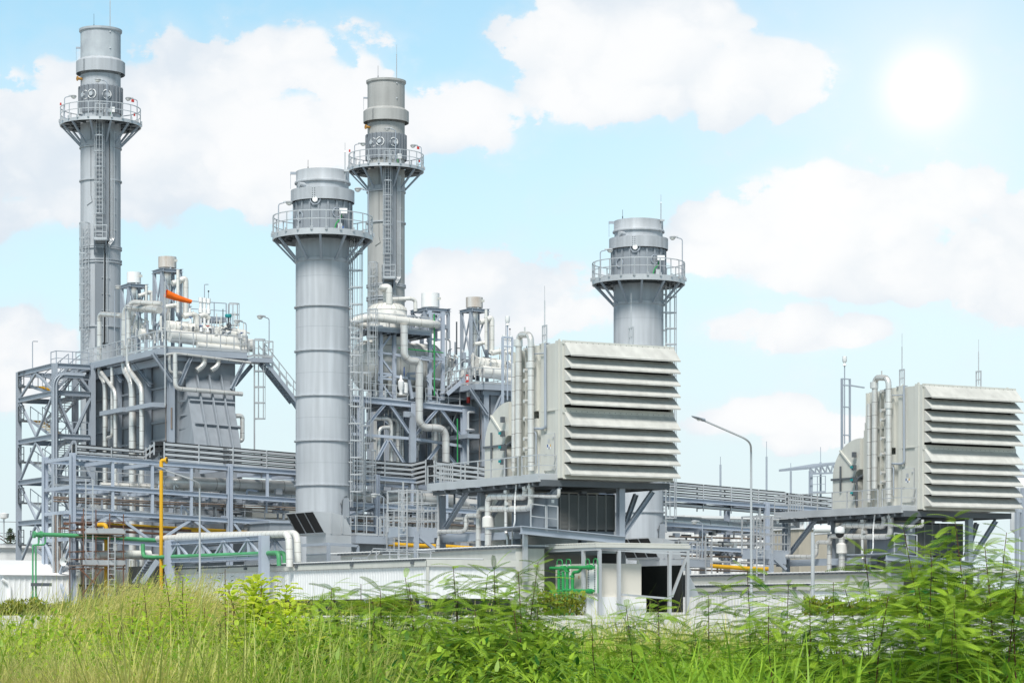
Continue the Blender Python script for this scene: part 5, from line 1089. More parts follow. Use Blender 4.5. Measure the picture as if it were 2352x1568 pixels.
# antenna masts on the roof (lightning rods on small frames)
def roof_mast(par, b, a, h):
    m = MB(); 
    for k in (-.2, .2): m.bar(W(a, b+k, ZT_), W(a, b+k, ZT_+1.0), .06)
    m.bar(W(a, b-.22, ZT_+.98), W(a, b+.22, ZT_+.98), .07); m.bar(W(a, b-.2, ZT_+.5), W(a, b+.2, ZT_+.5), .05); m.bar(W(a, b-.4, ZT_+.04), W(a, b+.4, ZT_+.04), .2, .05)
    m.tube([W(a, b, ZT_+.2), W(a, b, ZT_+h*.75)], .03, 6); m.tube([W(a, b, ZT_+h*.75), W(a, b, ZT_+h)], .014, 5); return m.build('lightning_mast', galv, par)
roof_mast(fh, b2-.15, .1, 3.05); roof_mast(fh, .5, FW*.66, 2.8)
# deck
zd = zz(1368); bE = bof(onA(px('B', 20, 1420), -1.15)); ad = -1.15
m = MB(); m.abz(ad, 0, -.0+.45, bE, zd-.06, zd); m.abz(ad-.02, ad+.04, .45, bE, zd-.28, zd+.1); m.abz(ad+.04, -.02, .40, .46, zd-.28, zd+.1); m.build('deck_floor', galv, fh)
m = MB(); m.abz(ad+.1, FW, .35, .58, ZB_-.42, ZB_-.1); m.abz(-.15, .05, .6, b6+1, zd-.62, zd-.3); m.abz(FW-.25, FW-.05, .6, b4+1, ZB_-.42, ZB_-.1); m.abz(ad+.3, ad+.45, .5, bE-.1, zd-.5, zd-.28)
for k in range(8): m.abz(ad, FW, 1.0+k*1.35, 1.12+k*1.35, zd-.45, zd-.28)
m.build('deck_beams', dsteel, fh)  # beams coloured dark so the deck underside looks shaded
m = MB(); m.rail([W(-.05, .47, zd), W(ad+.03, .47, zd), W(ad+.03, b2+.1, zd)], 1.1, 1.2); m.rail([W(ad+.03, b2+.5, zd), W(ad+.03, bE, zd), W(-.1, bE, zd)], 1.1, 1.35); m.build('railing', galv, fh)
m = MB()
for k in range(6): m.bar(W(ad+.03, bE-1.6-.25*k, zd), W(ad+.03, bE-1.6-.25*k, zd+1.15), .04)
m.build('gate', galv, fh)
lg = []
lz = ZB_-.42
for x in (140, 472, 763): p = onA(px('C', x, 400), -.2); lg.append((ground(p), W(-.2, bof(p), lz)))
p = onB(px('C', 1637, 500), .8); aL = aof(p); lg += [(ground(p), W(aL, .8, lz)), (W(aL, 4.6, 0), W(aL, 4.6, lz))]
bars(fh, 'leg', steel, lg, .34, .34, ib=True, up=N)
br = [tuple(PA('C', -.2, *s)) for s in (((378, 308), (170, 650)), ((715, 300), (560, 550)))] + [(W(.1, .45, lz), PA('C', .1, (785, 650))[0])]
br += [(onB(px('C', 1905, 345), .8), onB(px('C', 1650, 715), .8)), (onB(px('C', 1765, 370), 2.6), onB(px('C', 1655, 680), 2.6))]
bars(fh, 'brace', steel, br, .24, .22, ib=True)
# equipment under the filter: cooler with dark grilles
bG = 1.3
g0, g1 = PB('C', bG, (1122, 370), (1585, 690)); gz0, gz1 = onB(px('C', 1350, 675), bG).z, onB(px('C', 1350, 365), bG).z
ga, gb = aof(g0), aof(g1)
m = MB(); m.abz(ga-.9, gb, bG+.06, bG+3.2, gz0-.2, gz1); m.build('cooler_housing', casing, fh)
for k in range(6):
    x0, x1 = ga+(gb-ga)*k/6, ga+(gb-ga)*(k+1)/6; m = MB(); m.abz(x0+.02, x1-.02, bG, bG+.06, gz0, gz1)
    n_ = 26
    for j in range(n_): zj = gz0+.08+(gz1-gz0-.16)*j/n_; m.add([W(x0+.05, bG-.005, zj+.07), W(x1-.05, bG-.005, zj+.07), W(x1-.05, bG-.07, zj), W(x0+.05, bG-.07, zj)], [(0, 1, 2, 3)], 1)
    for xx in (x0+.01, x1-.04): m.abz(xx, xx+.03, bG-.08, bG, gz0, gz1, 1)
    m.build('grille', [black, mat('grille_slat', (.2, .205, .2), .5) if 'grille_slat' not in MT else MT['grille_slat']], fh)
m = MB(); q0, q1 = PB('C', bG-.1, (1035, 350), (1112, 640)); m.abz(aof(q0), aof(q1), bG-.1, bG+.06, q1.z, q0.z); cb = m.build('cabinet', casing2, fh)
m = MB(); q = PB('C', bG-.14, (1060, 440))[0]; m.box(q, U*.16, N*.04, UP*.18); m.build('plate', white, cb)
p, q = PB('C', .6, (800, 665), (1672, 752)); m = MB(); m.ibeam(p, q, .3, .42); m.box(p+N*.2+UP*.15, (q-p)*.97, N*3.4, UP*.05); m.build('base_frame', steel, fh)
m = MB(); m.rail(PB('C', .6, (885, 660), (1010, 675)), 1.3, .8); m.rail(PB('C', .6, (1020, 680), (1110, 690)), 1.35, .8); m.build('lower_railing', galv, fh)
p = PB('C', .9, (830, 655))[0]; m = MB(); m.box(ground(p, 2.0), U*.22, N*.2, UP*(p.z-2.0)); m.build('cable_riser', galv, fh)
m = MB(); z1_, z0_ = onA(px('C', 640, 690), -.6).z, 0; m.abz(-.4, -.2, bof(onA(px('C', 800, 700), -.4)), bof(onA(px('C', 60, 730), -.4)), onA(px('C', 450, 725), -.4).z-.2, onA(px('C', 450, 725), -.4).z+.2); m.build('lower_beam', steel, fh)
# pipework under the deck
def upipe(pts, r, c=(clad, seam), nm='drain_pipe', R=None): m = MB(); m.tube(pts, r, 12, R=R or r*2.4, seam=.6); m.build(nm, list(c), fh)
AQ = -.7
upipe(PA('C', AQ, (888, 250), (888, 485), (720, 490), (560, 490)), .17, R=.4)
upipe(PA('C', AQ, (845, 280), (845, 390), (700, 385), (530, 385), (530, 905), (60, 902)), .19, R=.45); 
upipe(PA('C', AQ+.25, (545, 490), (450, 488), (446, 890)), .15, R=.4)
m = MB(); c = PA('C', AQ, (530, 595))[0]; m.lathe(c-UP*.3, [(.18, -.05), (.33, 0), (.33, .5), (.26, .56), (.18, .6)], 16); m.build('pipe_sleeve', [insul], fh); m = MB(); c = PA('C', AQ+.25, (440, 870))[0]; m.lathe(c-UP*.4, [(.3, 0), (.3, .5), (.17, .6)], 14); m.build('pipe_sleeve', [insul], fh)
upipe(PA('C', AQ-.1, (1120, 325), (1120, 388), (1020, 388), (850, 375), (678, 390), (676, 690), (692, 715), (692, 855)), .085, R=.25, nm='thin_pipe')
m = MB(); q = PA('C', AQ-.1, (692, 855), (692, 930)); m.tube(q, .085, 10); m.tube([q[0]-UP*.02, q[0]+UP*.05], .15, 12); m.build('green_pipe_end', grn, fh)
upipe(PA('C', AQ, (445, 545), (345, 545), (345, 665), (300, 680), (110, 680), (108, 900)), .12, R=.28)
upipe(PA('C', AQ-.2, (765, 285), (752, 430), (752, 600), (730, 680), (732, 920)), .045, (white, seamw), 'thin_pipe', .15)
for x, y in ((690, 360), (700, 460), (845, 325), (885, 320)): c = PA('C', AQ-.05, (x, y))[0]; m = MB(); m.box(c-N*.15-U*.15, N*.3, U*.2, UP*.16); m.build('pipe_flange', clad, fh)
# tank shelter in front
sh = thing('shelter', 'open steel shelter with white flat roof under the nearer louvred filter house', 'shelter', W(0, -3.3, 0))
bS = -3.3
r0, r1 = PB('C', bS, (1435, 800), (2222, 800)); rc = W(aof(r0), 3.4, onA(px('C', 870, 808), aof(r0)).z)
aS, aE, zr = aof(r0), aof(r1), r0.z
m = MB(); m.box(W(aS, bS, zr-.06), U*(aE-aS), N*6.6, UP*.17); 
for k in range(26): m.box(W(aS-.03, bS+.1+k*.25, zr+.14), U*(aE-aS), N*.1, UP*.05)
rf = m.build('roof', cream, sh)
m = MB(); m.box(W(aS+.05, bS+.05, zr-.22), U*(aE-aS-.1), N*.12, UP*.15); m.box(W(aS+.05, bS+.17, zr-.22), U*.12, N*6.2, UP*.15); m.build('eaves_beam', galv, sh)
cl_ = [tuple((ground(onB(px('C', x, 1000), bS+.1)), Vec((0, 0, zr-.2)))) for x in (1460, 1622, 2045, 2195)]
bars(sh, 'column', galv, [(g, g+z_) for g, z_ in cl_] + [(ground(onA(px('C', x, 1000), aS+.1)), ground(onA(px('C', x, 1000), aS+.1), zr-.2)) for x in (1326, 908)], .16, .16)
bars(sh, 'brace', galv, [tuple(PB('C', bS+.1, (2190, 890), (2062, 1225)))], .12)
bars(sh, 'rail', galv, [tuple(PB('C', bS+.1, (1640, 1205), (2050, 1240))), tuple(PB('C', bS+.1, (1470, 828), (2195, 870)))], .1)
m = MB(); m.abz(aE-.15, aE-.05, bS+.6, 3.2, .4, zr-.9); m.abz(aS+4.0, aE-.2, 2.6, 2.7, .3, zr-.2); m.build('interior_shade_sheet', grille, sh)  # dark sheets stand in for the shade inside the shelter
m = MB(); m.abz(aS+.3, aE+.3, 3.3, 4.2, 0, zr-.3); m.build('rear_wall', cream, sh)
m = MB(); q = PB('C', bS+1, (2200, 1040), (2215, 1050), (2300, 1225), (2200, 1225)); m.prism(q, N*2); m.build('side_chute', galv, sh)
tk = thing('white_tank', 'white square oil cooler tank with green pipes inside the shelter', 'tank', W(aS, -2.0, 0))
t0, t1 = PA('C', aS+.5, (1092, 950), (1472, 940)); u0 = onB(px('C', 1475, 1210), -2.4); u1 = onB(px('C', 1810, 960), -2.4)
ta0, ta1 = aS+.35, aof(onB(px('C', 1810, 1000), -2.6)); tb0, tb1 = -2.6, bof(onA(px('C', 1092, 1000), aS+.35)); tz = onB(px('C', 1475, 945), -2.6).z; tz0 = onB(px('C', 1475, 1225), -2.6).z
m = MB(); m.abz(ta0, ta1, tb0, tb1, tz0, tz); m.build('tank_body', mat('ivory_paint', (.68, .65, .58), .5, var=.04), tk)
m = MB(); m.abz(ta0-.12, ta1+.2, tb0-.15, tb1+.2, 0.2, tz0); m.build('plinth', white, tk)
m = MB()
for a in (ta0+.1, ta1-.25): m.prism([W(a, tb0+.02, tz), W(a+.16, tb0+.02, tz), W(a+.12, tb0+.02, tz+.2), W(a+.04, tb0+.02, tz+.2)], N*.04)
m.build('lug', cream, tk)
for (xa, xb) in ((1365, 1440), (1135, 1215)):
    m = MB(); p, q = PA('C', ta0-.03, (xa, 955), (xb, 1195)); bb0, bb1 = sorted((bof(p), bof(q))); m.abz(ta0-.06, ta0-.005, bb0, bb1, q.z, p.z); fr_ = m.build('end_plate', white, tk)
    m = MB()
    for b in (bb0+.12, bb1-.14):
        for k in range(13): m.abz(ta0-.1, ta0-.06, b, b+.06, q.z+.1+k*.115, q.z+.15+k*.115)
    m.build('bolts', dsteel, fr_)
m = MB(); p = PA('C', ta0-.02, (1285, 1075))[0]; m.box(p, -N*.06, -U*.01, UP*.16); m.build('tag', orangeb, tk)
GP = ta0-.35
def gp(pts, r=.085): m = MB(); m.tube(PA('C', GP, *pts), r, 10, R=.22); m.build('green_pipe', grn, tk)
gp(((1410, 980), (1190, 978), (1190, 1500))); gp(((1405, 978), (1310, 978), (1290, 1015), (1235, 1020), (1232, 1500))); gp(((1165, 985), (1050, 985))); gp(((1120, 1000), (1120, 1500))); gp(((1155, 1010), (1156, 1500)))
gp(((1410, 1175), (1240, 1170), (1150, 1168)), .075); gp(((1405, 1180), (1245, 1185), (1215, 1215), (1190, 1218)), .075); gp(((1150, 1175), (1040, 1178), (1085, 1200), (1086, 1400)), .06)
for pts in (((1105, 960), (1105, 915), (1148, 915), (1150, 960)), ((1182, 960), (1182, 910), (1217, 910), (1220, 960)), ((1345, 960), (1345, 908), (1375, 908), (1376, 960)), ((1410, 960), (1410, 906), (1446, 906), (1446, 1195))): gp(pts, .025)
m = MB()
for x, y in ((1380, 978), (1160, 985), (1380, 1178)): c = PA('C', GP, (x, y))[0]; m.tube([c-N*.15, c+N*.2], .13, 12)
for x, y in ((1120, 1055), (1190, 1012), (1232, 1052), (1155, 1200)): c = PA('C', GP, (x, y))[0]; m.tube([c-UP*.04, c+UP*.04], .13, 12)
m.build('pipe_flange', grn, tk)
# second unit copies
dF = Vec((20.5, 12.4, -1.1))
fh2 = dup(fh, dF, 'farther cream air filter house with slanted louvre hoods at the right edge')
sh2 = dup(sh, dF, 'open steel shelter under the farther filter house, behind the tall bushes')
tk2 = dup(tk, dF, 'white square tank with green pipes half hidden by the tall right bushes')
# far right odds: lattice mast with instrument
t = thing('instrument_mast', 'tall double-legged ladder mast with a white cup left of the farther filter house', 'mast', ground(onB(px('F', 555, 900), 9)))
m = MB(); B_ = 13
l0, l1, r0, r1 = PB('F', B_, (525, 930), (525, 418), (587, 900), (587, 420)); m.bar(l0-UP*8, l1, .12); m.bar(r0-UP*8, r1, .1)
for y in (420, 470, 640, 860): m.bar(onB(px('F', 525, y), B_), onB(px('F', 587, y+4), B_), .07)
a_, b_ = PB('F', B_, (587, 472), (700, 490)); m.bar(a_, b_, .08); a_, b_ = PB('F', B_, (546, 930), (546, 285)); m.bar(a_, b_, .05); m.build('frame', steel, t)
m = MB(); m.lathe(b_, [(.03, -.3), (.12, -.25), (.06, -.1), (.14, 0), (.14, .32), (.001, .32)], 12); m.build('sensor_cup', white, t)
p, q = PB('B', 11.5, (650, 730), (650, 205)); t = thing('ladder_frame', 'double-legged ladder frame beside the nearer filter house pipes', 'mast', ground(p)); m = MB(); p2, q2 = PB('B', 11.5, (730, 700), (730, 212)); m.bar(p-UP*4, q, .12); m.bar(p2-UP*4, q2, .1); m.bar(q, q2, .1); m.bar(q-UP*.5, q2-UP*.5, .07)
a_, b_ = PB('B', 11.5, (690, 730), (690, 75)); m.bar(a_, b_, .06); m.build('frame', rackm, t); m = MB(); m.lathe(b_, [(.03, -.25), (.12, -.2), (.06, -.1), (.13, 0), (.13, .3), (.001, .3)], 12); m.build('sensor_cup', white, t)
# ================================================================ low buildings, hoods, lamps
AH = -8.0
c0 = PA(3, AH, (1365, 1118))[0]; c1_ = onA(px('A', 1198, 1064), AH); bL, bR = bof(c0), bof(c1_); zA0, zA1 = c0.z, c1_.z
cb0 = PA('H', AH, (1392, 786))[0].z
aSh = aof(onB(px('A', 1885, 1070), bR))
ws = thing('white_shed', 'long low white corrugated shed in front of the thick stack', 'shed', W(AH, bR, 0))
zt_s = (zA0+zA1)/2; m = MB(); zb_s = cb0
m.abz(AH, aSh, bR, bL, zb_s, zt_s-.12)
for k in range(int((bL-bR)/.3)): m.abz(AH-.018, AH, bR+.15+.3*k, bR+.27+.3*k, zb_s, zt_s-.3)
for k in range(int((aSh-AH)/.3)): m.abz(AH+.15+.3*k, AH+.27+.3*k, bR-.018, bR, zb_s, zt_s-.3)
m.build('wall', white, ws)
m = MB(); m.abz(AH-.12, AH-.05, bR-.12, bL+.1, zt_s-.32, zt_s-.04); m.abz(AH-.12, aSh+.1, bR-.14, bR-.05, zt_s-.32, zt_s+.02); m.abz(AH-.1, AH+.0, bR-.12, bR, zb_s, zt_s-.3); m.build('fascia', cream, ws)
m = MB(); m.abz(AH-.16, AH+3.2, bR+.02, bL+.1, zt_s-.03, zt_s+.05)
for k in range(int((bL-bR)/.3)): m.abz(AH-.2, AH+3.2, bR+.1+.3*k, bR+.2+.3*k, zt_s+.05, zt_s+.1, 1)
for k in range(5): m.abz(AH-.2, AH-.12, bR+1.2+k*6.8, bR+1.5+k*6.8, zt_s-.2, zt_s-.06)
rf_ = m.build('roof_edge', [dsteel, white], ws)
m = MB(); m.abz(AH+.6, aSh-.1, bR+.4, bL-.2, .0, zb_s-.01); m.build('painted_gap_shade', grille, ws)  # dark block stands in for the shaded gap below the raised shed
for k in range(6): m = MB(); b = bR+1+k*(bL-bR-2)/5; m.abz(AH+.1, AH+.3, b-.1, b+.1, 0, zb_s); m.build('leg', galv, ws)
m = MB(); m.abz(AH-.6, aSh, bR-.6, bL+.5, -.3, .18); m.build('plinth', conc, ws)
tb_ = thing('turbine_hall', 'low cream building behind the white shed carrying the filter deck legs', 'building', W(-2, 1.3, 0))
p, q = PA('A', -2, (515, 1000), (1885, 955)); ztb = q.z; bT = bof(p)
m = MB(); m.abz(-2, 6.2, 4.4, bT, 0, ztb-.05); m.abz(-2, -.3, 1.3, 4.4, 0, ztb-.05); m.build('wall', cream, tb_)
m = MB(); m.abz(-2.15, 6.2, 4.4, bT+.15, ztb-.05, ztb+.06)
m.abz(-2.15, -.3, 1.2, 4.4, ztb-.05, ztb+.06)
for k in range(int(bT/.45)): m.abz(-2.2, 2, 1.3+.45*k, 1.45+.45*k, ztb+.06, ztb+.12, 1)
m.build('roof', [dsteel, white], tb_)
m = MB(); ar_ = -4.8
for pts in (((610, 1062), (612, 1040), (722, 1040), (772, 966), (1250, 985)), ((780, 1040), (830, 985), (1230, 1000)), ((845, 1012), (1060, 1010))):
    q = PA('A', ar_, *pts); m.tube(q, .035, 6)
for x in (672, 722, 795, 900, 965, 1035, 1120, 1220): a_, b_ = PA('A', ar_, (x, 980 if x > 780 else 1040), (x, 1066)); m.bar(a_, b_, .05)
m.build('roof_railing', galv, None, label='thin handrails on the roof edge behind the white shed', cat='railing')
# vent hood
bn = 26.0; vh = thing('vent_hood', 'galvanised vent hood with black three-bay slanted mouth before the thick stack', 'vent', ground(onB(px('A', 500, 1000), bn)))
prof = PB('A', bn, (305, 676), (440, 680), (520, 702), (562, 745), (588, 795), (598, 850), (598, 865), (402, 855), (395, 842))
dN = (bof(onA(px('A', 92, 684), aof(prof[0])))-bn)
m = MB(); m.prism(prof, N*dN); hd_ = m.build('hood', galv, vh)
m = MB()
for x in (440, 528): a_, b_ = PB('A', bn-.03, (x, 682 if x < 500 else 704), (x, 850)); m.bar(a_, b_, .08, .04, up=N)
m.build('seam', galv, hd_)
m = MB(); a_, b_ = prof[0], prof[8]; o_ = (prof[0]-prof[1]).normalized()*.02; m.add([a_+o_, a_+o_+N*dN, b_+o_+N*dN, b_+o_], [(0, 1, 2, 3)]); m.build('mouth', black, vh)
m = MB()
for f_ in (0, 1/3, 2/3, 1): m.bar(a_+o_*2+N*dN*f_, b_+o_*2+N*dN*f_, .06)
m.bar(a_+o_*2, a_+o_*2+N*dN, .06); m.bar(b_+o_*2, b_+o_*2+N*dN, .06); m.build('mouth_frame', galv, vh)
q = PB('A', bn, (402, 855), (598, 1000)); m = MB(); m.box(ground(q[0]), U*(aof(q[1])-aof(q[0])), N*dN*.72, UP*q[0].z); m.build('base_box', galv, vh)
m = MB()
for y in (930, 1010): c = onB(px('A', 402, y), bn); m.box(Vec((c.x, c.y, c.z))-U*.03-N*.03, U*(aof(q[1])-aof(q[0])+.06), N*(dN*.72+.06), UP*.05)
m.build('seam', steel, vh)
p, q = PB('A', bn-1.2, (420, 930), (650, 945)); m = MB(); m.bar(p, q, .14, .16); m.bar(p, p+N*dN, .14, .16); m.bar(p, ground(p), .18); m.bar(q, q-UP*1.0, .14); m.build('support_frame', steel, vh)
vh2 = dup(vh, D2+Vec((0, 0, .0)), 'galvanised vent hood with black mouth right behind the white shelter roof')
# girder next to the stack
p, q = PB('A', 30, (600, 945), (890, 955)); m = MB(); m.box(p-UP*.7, q-p, N*.6, UP*1.25); m.box(p+UP*.55-N*.15, q-p, N*.9, UP*.08); o = m.build('plate_girder', casing2, None, label='deep blue-grey plate girder right of the thick stack foot', cat='girder')
m = MB()
for k in range(2):
    for j in range(7): m.lathe(q-U*(.35+.25*k+1.2*(k//1)*.2)+UP*(-.5+j*.15)-N*.01, [(.001, -.02), (.03, 0)], 6, ax=-N)
m.build('bolt_heads', dsteel, o)
sp = thing('service_platform', 'low railed grey platform right of the thick stack foot', 'platform', onB(px('A', 780, 890), 29))
p, q = PB('A', 29, (632, 880), (925, 890)); m = MB(); m.box(p-UP*.35, q-p, N*2.2, UP*.5); m.build('floor', steel, sp)
m = MB(); m.rail([p+UP*.15+N*2, p+UP*.15, p.lerp(q, .58)+UP*.15], 1.2, .7); m.rail([p.lerp(q, .64)+UP*.15, q+UP*.15, q+UP*.15+N*2.2], 1.2, .6); m.build('railing', galv, sp)
m = MB(); m.ladder(onB(px('A', 905, 990), 28.8), 2.6, -N, .5, None); m.build('ladder', galv, sp)
dup(sp, D2, 'low railed grey platform beside the white shelter at the right')
t = cage('caged ladder hanging on the rack right of the thick stack', 735, 200, 610, 36.5, 'A', -N, .5)
t = cage('long plain ladder from the rack down to the low railed platform', 670, 60, 900, 35.5, 'A', -N, None)
pl = thing('post_lamp', 'post lamp standing on the low railed platform right of the thick stack', 'lamp', onB(px('A', 852, 880), 29)); p = onB(px('A', 852, 880), 29); lamp_on(pl, p, onB(px('A', 852, 560), 29).z-p.z, -U)
dup(pl, D2, 'post lamp in front of the right rack header pipe')
# small access tower
ba = 12.0; ac = thing('access_tower', 'small railed steel access platform standing left of the filter deck', 'platform', onB(px('A', 1110, 1060), ba))
p, q = PB('A', ba, (1015, 800), (1280, 812)); m = MB(); m.box(p-UP*.5, q-p, N*2.0, UP*.55); m.box(p+U*.6-UP*.8, (q-p)*.6, N*1.6, UP*.3); m.build('floor', steel, ac)
m = MB()
for x in (1008, 1117, 1278): a_, b_ = PB('A', ba, (x, 505), (x, 830)); m.bar(a_, b_, .1); m.bar(a_+N*1.9, b_+N*1.9, .08)
for y in (508, 600, 660, 740): 
    a_, b_ = PB('A', ba, (1008, y), (1278, y+10)); m.bar(a_, b_, .07); m.bar(a_+N*1.9, b_+N*1.9, .06); m.bar(a_, a_+N*1.9, .07); m.bar(b_, b_+N*1.9, .07)
for k in range(5): f_ = .45+.12*k; c = p.lerp(q, f_); m.bar(c, c+UP*1.15, .04)
m.build('railing', galv, ac)
m = MB(); a_ = onB(px('A', 1108, 830), ba); m.bar(a_, ground(a_, 3.4), .22); a2 = onB(px('A', 1130, 870), ba); b2_ = onB(px('A', 1245, 965), ba); m.bar(a2, b2_, .16); m.build('leg', steel, ac)
m = MB(); a_ = onB(px('A', 1003, 1060), ba-.2); m.ladder(a_, onB(px('A', 1003, 500), ba).z-a_.z, -N-U*.4, .45, None); m.bar(onB(px('A', 1005, 440), ba), onB(px('A', 1005, 600), ba), .07); m.build('ladder', galv, ac)
m = MB(); c = onB(px('A', 1032, 545), ba-.1); m.lathe(c, [(.001, -.1), (.09, -.08), (.1, .1), (.001, .12)], 10); m.build('floodlight', rubber, ac)
dup(ac, dF+Vec((.3, 0, .15)), 'small railed steel access platform right of the street lamp pole')
# unit two low buildings
dup(ws, dF, 'low white corrugated shed behind the bushes at the right'); dup(tb_, dF, 'low cream building behind the bushes below the farther filter deck')
wh = onB(px('E', 220, 885), 56); wq = onB(px('E', 960, 900), 56)
t = thing('white_ribbed_hall', 'white ribbed hall behind the right pipe rack', 'building', ground(wh)); m = MB(); m.box(ground(wh), U*(wq-wh).length, N*12, UP*wh.z)
for k in range(60): m.box(ground(wh)+U*(.4*k)-N*.06, U*.12, N*.06, UP*(wh.z-.2))
m.build('wall', white, t); m = MB(); m.box(wh-U*.2-N*.25-UP*.1, U*((wq-wh).length+.4), N*12.5, UP*.2); m.build('roof', white, t)
for k in range(5): m = MB(); c = wh.lerp(wq, (k+.6)/5)-N*.4; m.bar(ground(c), c-UP*.2, .4, .3); m.build('column', dsteel, t)
c = onB(px('E', 935, 965), 22); q = onB(px('E', 1125, 965), 22); t = thing('beige_container', 'beige box container on the deck left of the farther filter house', 'container', ground(c)); m = MB(); m.box(ground(c), U*(q-c).length, N*3, UP*c.z); m.build('body', beige, t); m = MB(); m.box(c-U*.1-N*.1, U*((q-c).length+.2), N*3.2, UP*.08); m.build('roof', white, t)
# lamps
def street_lamp(label, k, Y, pole, arm, head, r):
    p = at(px(k, *pole[0]), Y); g = ground(p); t = thing('street_lamp', label, 'street lamp', g, None)
    pts = [g-UP*.2]+[at(px(k, *q), Y) for q in pole[1:]]+[at(px(k, *q), Y-.5*(i+1)) for i, q in enumerate(arm)]
    m = MB(); m.tube(pts[:2], r*1.35, 10, r2=r); m.tube(pts[1:], r*.9, 10, R=.5); m.build('pole', galv, t)
    if head:
        a, b = pts[-1], at(px(k, *head), Y-.5*len(arm)-.4); d = (b-a).normalized(); s = d.cross(UP).normalized(); u_ = s.cross(d)
        m = MB(); L = (b-a).length; n_ = 8; vs = []
        for i in range(n_+1):
            f_ = i/n_; w_ = .18*math.sin(math.pi*min(1, .12+f_*.86))**.6; h_ = .1*(1-f_*.75)
            for t_ in range(10): an = 2*math.pi*t_/10; vs.append(a+d*L*f_+s*w_*math.cos(an)+u_*(h_*max(-.35, math.sin(an)))) 
        fs = [(i*10+j, i*10+(j+1) % 10, (i+1)*10+(j+1) % 10, (i+1)*10+j) for i in range(n_) for j in range(10)]+[tuple(range(9, -1, -1)), tuple(n_*10+j for j in range(10))]
        m.add(vs, fs); hd = m.build('lamp_head', steel, t)
        m = MB(); m.lathe(a+d*L*.42-u_*.03, [(.1, 0), (.08, -.05), (.001, -.07)], 10); m.build('lens', glass, hd)
    return t
street_lamp('tall grey street lamp right of the nearer louvred filter house', 'E', 112, [(636, 1340), (634, 480)], [(632, 430), (600, 398), (340, 285)], (262, 256), .05)
street_lamp('slim grey street lamp in front of the white shed and yellow vent pipe', 3, 125, [(1567, 1400), (1566, 490)], [(1562, 455), (1510, 428), (1290, 352)], (1205, 318), .045)
p = at(px('G', 285, 430), 108); t = thing('camera_pole', 'white pole with a security dome camera in front of the farther filter house', 'camera', ground(p)); m = MB(); m.tube([ground(p), p], .085, 10); m.tube([p-UP*.08, p-UP*.08+Vec((.8, 0, .05))], .05, 8); m.build('pole', galv, t)
m = MB(); c = p+Vec((.55, 0, .15)); m.lathe(c-Vec((.5, 0, 0)), [(.001, 0), (.16, 0), (.16, .7), (.001, .7)], 12, ax=Vec((1, 0, 0))); m.lathe(c+Vec((.6, -.1, -.1)), [(.001, .22), (.2, .16), (.22, 0), (.2, -.08)], 14); m.build('housing', white, t)
m = MB(); m.lathe(c+Vec((.6, -.1, -.2)), [(.19, 0), (.16, -.12), (.08, -.18), (.001, -.2)], 14); m.build('dome', rubber, t)
for i, (x, y0, y1, Y) in enumerate(((442, 510, 560, 230), (731, 415, 510, 240), (883, 550, 600, 225), (1070, 450, 545, 215))):
    a, b = at(px('E', x, y0), Y), at(px('E', x, y1), Y); t = thing('lightning_mast', ('thin lightning mast behind the trays left of the street lamp pole', 'tallest thin lightning mast right of the street lamp pole', 'short thin lightning mast in the gap left of the steel canopy', 'thin lightning mast rising through the far steel canopy')[i], 'mast', ground(b))
    m = MB(); m.tube([ground(b), b], .09, 6); m.build('pole', steel, t); m = MB(); m.tube([b, a], .03, 5); m.build('rod', steel, t)
t = thing('steel_canopy', 'small grey trussed canopy roof far behind the farther filter deck', 'canopy', ground(onB(px('E', 1060, 700), 60))); a, b = PB('E', 60, (985, 583), (1200, 548)); a2, b2 = PB('E', 60, (1005, 618), (1200, 610))
m = MB(); m.box(a-UP*.1, b-a, N*4, UP*.2); m.build('roof', steel, t); m = MB(); m.bar(a2, b2, .15)
for k in range(6): m.bar(a2.lerp(b2, k/6), a.lerp(b, (k+.5)/6), .1); m.bar(a2.lerp(b2, (k+1)/6), a.lerp(b, (k+.5)/6), .1)
m.build('truss', steel, t); m = MB()
for x in (1008, 1200): c = onB(px('E', x, 600), 60); m.bar(ground(c), c, .25)
c, d_ = PB('E', 59.8, (1000, 740), (1100, 735)); m.rail([c, d_], 1.4, 1); m.build('column', steel, t)
# bits visible right of the farther filter house
t = thing('far_frame', 'small steel frame with walkway rails at the extreme right edge', 'steel frame', ground(at((2338, 1200), 185)))
m = MB()
for x in (2336, 2349, 2368): c = at((x, 1120), 185); m.bar(ground(c), c, .25)
for y in (1078, 1092, 1150, 1172): m.bar(at((2332, y), 185), at((2375, y+4), 185), .2)
m.bar(at((2334, 1092), 185), at((2350, 1076), 185), .12); m.build('frame', steel, t)
c = at((2348, 1140), 187); m = MB(); m.lathe(Vec((c.x, c.y, c.z)), [(.01, 1.5), (.6, 1.3), (.9, .9), (.9, -2.5), (.3, -3)], 20); m.build('white_vessel', white, None, label='white upright vessel at the extreme right edge behind the louvres', cat='vessel')
